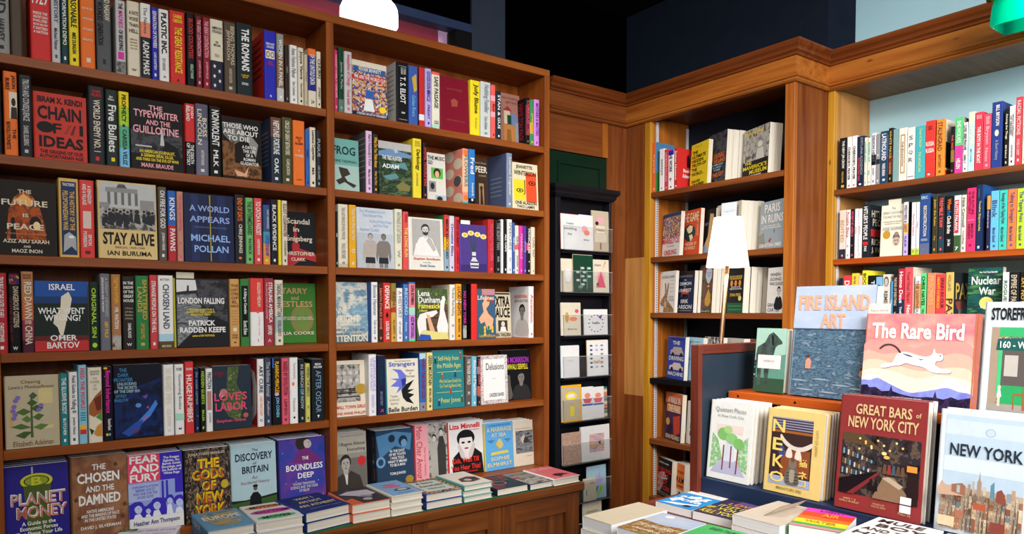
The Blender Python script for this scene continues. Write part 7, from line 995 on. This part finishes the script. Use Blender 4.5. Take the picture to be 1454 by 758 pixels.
# ---- flat piles on the table
tw = 'on the table'; TG = 'books lying flat on the display table'
LOW = ((827.4, 732), (876, 748), (942, 767))
def tflat(p0, p1, p2, dz, n, *a, **k): return flat(p0, p1, p2, EYE+dz, ((.62 if p0 in LOW else .527)+dz)/n-.0007, *a, tw, TG, n=n, hard=False, pages='white_pages', **k)
tflat((931, 711), (982, 724), (1000, 695), -.506, 1, '2f8ccc', [Rr(0, 0, 1, .2, 'e8dcd8'), Po('e8ecf0', .06, .7, .2, .5, .34, .56, .24, .8), Po('e8ecf0', .3, .4, .5, .26, .6, .34, .44, .5), Po('e8ecf0', .5, .6, .7, .3, .84, .3, .64, .66), Po('e8ecf0', .1, .94, .3, .84, .6, .8, .9, .7, .92, .76, .5, .92), El(.74, .88, .1, .06, '2a3448', 12), T(.1, .36, .9, .5, 'abra', 'e8ecf0'), T(.1, .54, .9, .7, 'zola', 'e8ecf0'), T(.1, .06, .9, .1, 'a novel of the city', 'c88a8c')], 'bright blue cover with white lettering strokes')
t5 = tflat((983.5, 724.5), (1039.5, 738), (1049, 708), -.505, 1, '34304c', [Rr(0, .6, .5, .98, '4c3a44'), Rr(.4, 0, 1, .3, '5a4c78'), T(.06, .56, .86, .7, 'IF YOU', 'd8c440'), T(.3, .2, .95, .34, 'LOVE', 'd88040'), T(.2, .38, .9, .52, 'IT LET IT', 'd8c440'), T(.1, .76, .9, .94, 'KILL YOU', 'd8c440')], 'dark violet cover with yellow lettering')
tflat((1040, 729.5), (1107, 747), (1126, 713), -.478, 2, 'c4b8a8', [], 'blank beige cover turned face down')
tflat((1120, 744), (1196, 757), (1170.5, 724.5), -.474, 2, '4ca050', [Rr(0, .0, 1, .2, 'd040b0'), T(.3, .05, .8, .15, 'LIGHT', '8c2c74'), Rr(0, .2, 1, .44, 'e04428'), T(.4, .24, .74, .4, 'AIR', 'f0a038'), Rr(0, .44, 1, .6, 'ec7030'), Rr(0, .6, 1, .8, 'e8d034'), T(.2, .64, .8, .76, 'WATER', 'b0902c'), Rr(0, .8, 1, .9, '4ca050'), Rr(0, .9, 1, 1, 'c88c90')], 'rainbow-striped cover')
tflat((1190, 757.5), (1287, 781), (1249, 734), -.46, 3, 'e4e2e0', [T(.12, .08, .8, .22, 'MULE', '4a3a34'), T(.2, .28, .92, .42, 'BOY', '4a3a34'), T(.1, .5, .9, .62, 'AND THE', '4a3a34'), T(.1, .7, .9, .84, 'HILLS', '4a3a34')], 'white cover with scattered dark capitals')
tflat((1291, 781), (1390, 806), (1343, 755), -.46, 3, 'b89468', [T(.1, .1, .9, .3, 'SAND', 'cream')], 'tan cover at the bottom edge')
tflat((827.4, 732), (868, 745), (910, 713.4), -.498, 4, 'c8bca4', [], 'blank cream cover at the table corner')
tflat((876, 748), (939, 766), (945, 728.5), -.49, 4, '~sky', [Po('~field', 0, .45, .5, .5, 1, .42, 1, 1, 0, 1), El(.3, .12, .1, .06, 'e8e4e0', 12), T(.1, .6, .9, .7, 'THE LONG GRASS', 'e0d8c8'), T(.2, .8, .8, .88, 'a field notebook', 'e0d8c8')], 'landscape cover of pale sky and brown field')
tflat((942, 767), (1010, 786), (1003, 743), -.488, 4, '48b060', [Po('c04a48', .2, .5, .4, .4, .8, .44, .7, .6), Po('e0a0a0', .3, .7, .6, .56, .9, .7, .6, .84), Po('2a2424', .1, .6, .3, .54, .26, .7), T(.2, .1, .8, .2, 'GREEN THUMB', '2c6a3c')], 'bright green cover with red and pink shapes')
fl_ = MB()
P_ = []
for i in range(9):
    t = i/8; P_.append((1.045-.105*t, EYE-.5035+.052*t**1.7, 1.432+.03*t, 1.592-.015*t))
for (y0, z0, a0, b0), (y1, z1, a1, b1) in zip(P_, P_[1:]):
    fl_.poly([(a0, y0, z0), (a1, y1, z1), (b1, y1, z1), (b0, y0, z0)], 'purple'); fl_.poly([(a0, y0, z0-.0008), (b0, y0, z0-.0008), (b1, y1, z1-.0008), (a1, y1, z1-.0008)], 'cream')
child(fl_.build('curled_cover', t5), t5)
# ------------------------------------------------------------------ lamps
lx = at(1033, 380, 'X', 1.80); fy = lx.y
fl = empty('table_lamp', (lx.x, fy, ZT), 'slim lamp with lit white cone shade beside the display rack', 'lamp')
zb_, zt_ = at(1033, 379, 'X', 1.80).z, at(1033, 309, 'X', 1.80).z
dep = 1.8*math.sin(YAW)+fy*math.cos(YAW)
rb, rt = 29.5*dep/FPX, 19.5*dep/FPX
sh = MB().lathe([(rb, zb_), (rb*.995, zb_+.004), (rt, zt_), (rt-.002, zt_), (rb-.004, zb_+.003), (rb-.001, zb_)], 'lit_shade', 40, (lx.x, fy, 0)); child(sh.build('lamp_shade', fl), fl)
foot = at(1024.5, 487, 'X', 1.80); dx = Vector((0, (foot.y-fy)/(foot.z-zb_), 1))
top = Vector((lx.x, fy, zb_+.02)); bot = top-dx*(top.z-ZT-.012)
child(MB().tube([bot, top], .0068, 'bronze_metal', 14).build('pole', fl), fl)
child(MB().lathe([(0, 0), (.034, 0), (.034, .006), (.022, .012), (.01, .016), (0, .016)], 'bronze_metal', 28, (bot.x, bot.y, ZT+.0005)).build('base', fl), fl)
child(MB().lathe([(0, -.01), (.012, -.01), (.014, .02), (.009, .05), (0, .05)], 'bronze_metal', 16, (lx.x, fy, zb_+.02)).build('socket', fl), fl)
child(MB().lathe([(0, -.02), (.012, -.018), (.02, 0), (.014, .016), (0, .022)], 'lit_opal', 16, (lx.x, fy, zb_+.075)).build('bulb', fl), fl)
point('lamp_light', (lx.x, fy, zb_-.02), 2.2, (1, .82, .6), .03)
# opal schoolhouse lamp above the tall bookcase
pc = at(524, 24, 'Y', 2.5); pr = .107
pl = empty('pendant_lamp', (pc.x, 2.5, CEIL), 'lit white schoolhouse glass lamp hanging above the tall bookcase', 'lamp')
z0 = EYE+1.0
pf = [(0, -.06), (.06, -.058), (.092, -.05), (pr, -.03), (pr, .012), (pr*.985, .026), (pr*.93, .039), (pr*.83, .051), (pr*.69, .061), (.055, .07), (.047, .078), (.045, .09)]
child(MB().lathe(pf, 'lit_opal', 40, (pc.x, 2.5, pc.z)).build('glass_shade', pl), pl)
child(MB().lathe([(.05, 0), (.052, .03), (.03, .045), (.012, .06), (.012, .08), (0, .08)], 'brass_metal', 28, (pc.x, 2.5, pc.z+.075)).build('fitter', pl), pl)
child(MB().tube([(pc.x, 2.5, pc.z+.15), (pc.x, 2.5, CEIL-.02)], .006, 'brass_metal').build('rod', pl), pl)
child(MB().lathe([(0, -.03), (.03, -.028), (.055, -.01), (.06, 0), (0, 0)], 'brass_metal', 28, (pc.x, 2.5, CEIL)).build('ceiling_rose', pl), pl)
# green glass shade lamp on the cornice, at the top right corner
ga = at(1405, 38, 'X', 2.53); gy1 = ga.y; gy0 = gy1-.26; gz = ga.z
gl_ = empty('bracket_lamp', (XS, (gy0+gy1)/2, ZC), 'lit green glass bracket lamp above the right-hand cornice', 'lamp')
pr_ = [(0, 0), (.003, .03), (.012, .062), (.03, .09), (.06, .103), (.09, .09), (.108, .062), (.117, .03), (.12, 0)]
m = MB(); m.smooth = True; k = m.mi('green_glass'); R_ = []
for j in range(9):
    t = j/8; yy = gy1+(gy0-gy1)*t; e = 1 if 0 < j < 8 else .9
    if j in (0, 8): rows = [(ga.x+.06+(x-.06)*.96, z*.97) for x, z in pr_]
    else: rows = [(ga.x+x, z) for x, z in pr_]
    R_.append(len(m.v)); m.v += [(x, yy, gz+z) for x, z in rows]
n_ = len(pr_)
for j in range(8):
    for i in range(n_-1): m.f.append((R_[j]+i, R_[j]+i+1, R_[j+1]+i+1, R_[j+1]+i)); m.m.append(k)
for j in (0, 8): m.f.append(tuple(R_[j]+i for i in range(n_))); m.m.append(k)
child(m.build('glass_shade', gl_), gl_)
m = MB().tube([(ga.x+.06, gy1+.02, gz+.105), (ga.x+.06, gy0-.02, gz+.105)], .006, 'brass_metal'); m.lathe([(0, -.012), (.011, -.008), (.013, 0), (.011, .008), (0, .012)], 'brass_metal', 14, (ga.x+.06, gy1+.02, gz+.105)); child(m.build('holder', gl_), gl_)
ym_ = (gy0+gy1)/2
child(MB().tube([(ga.x+.06, ym_, gz+.105), (ga.x+.08, ym_, gz+.16), (ga.x+.16, ym_, gz+.2), (XS+.02, ym_, gz+.18), (XS+.03, ym_, ZC)], .007, 'brass_metal').build('arm', gl_), gl_)
child(MB().lathe([(0, -.03), (.016, -.02), (.02, 0), (.014, .03), (0, .035)], 'lit_opal', 16, (ga.x+.06, ym_, gz+.05)).build('bulb', gl_), gl_)
point('green_lamp_light', (ga.x+.06, ym_, gz+.045), 4.0, (1, .9, .72), .03)
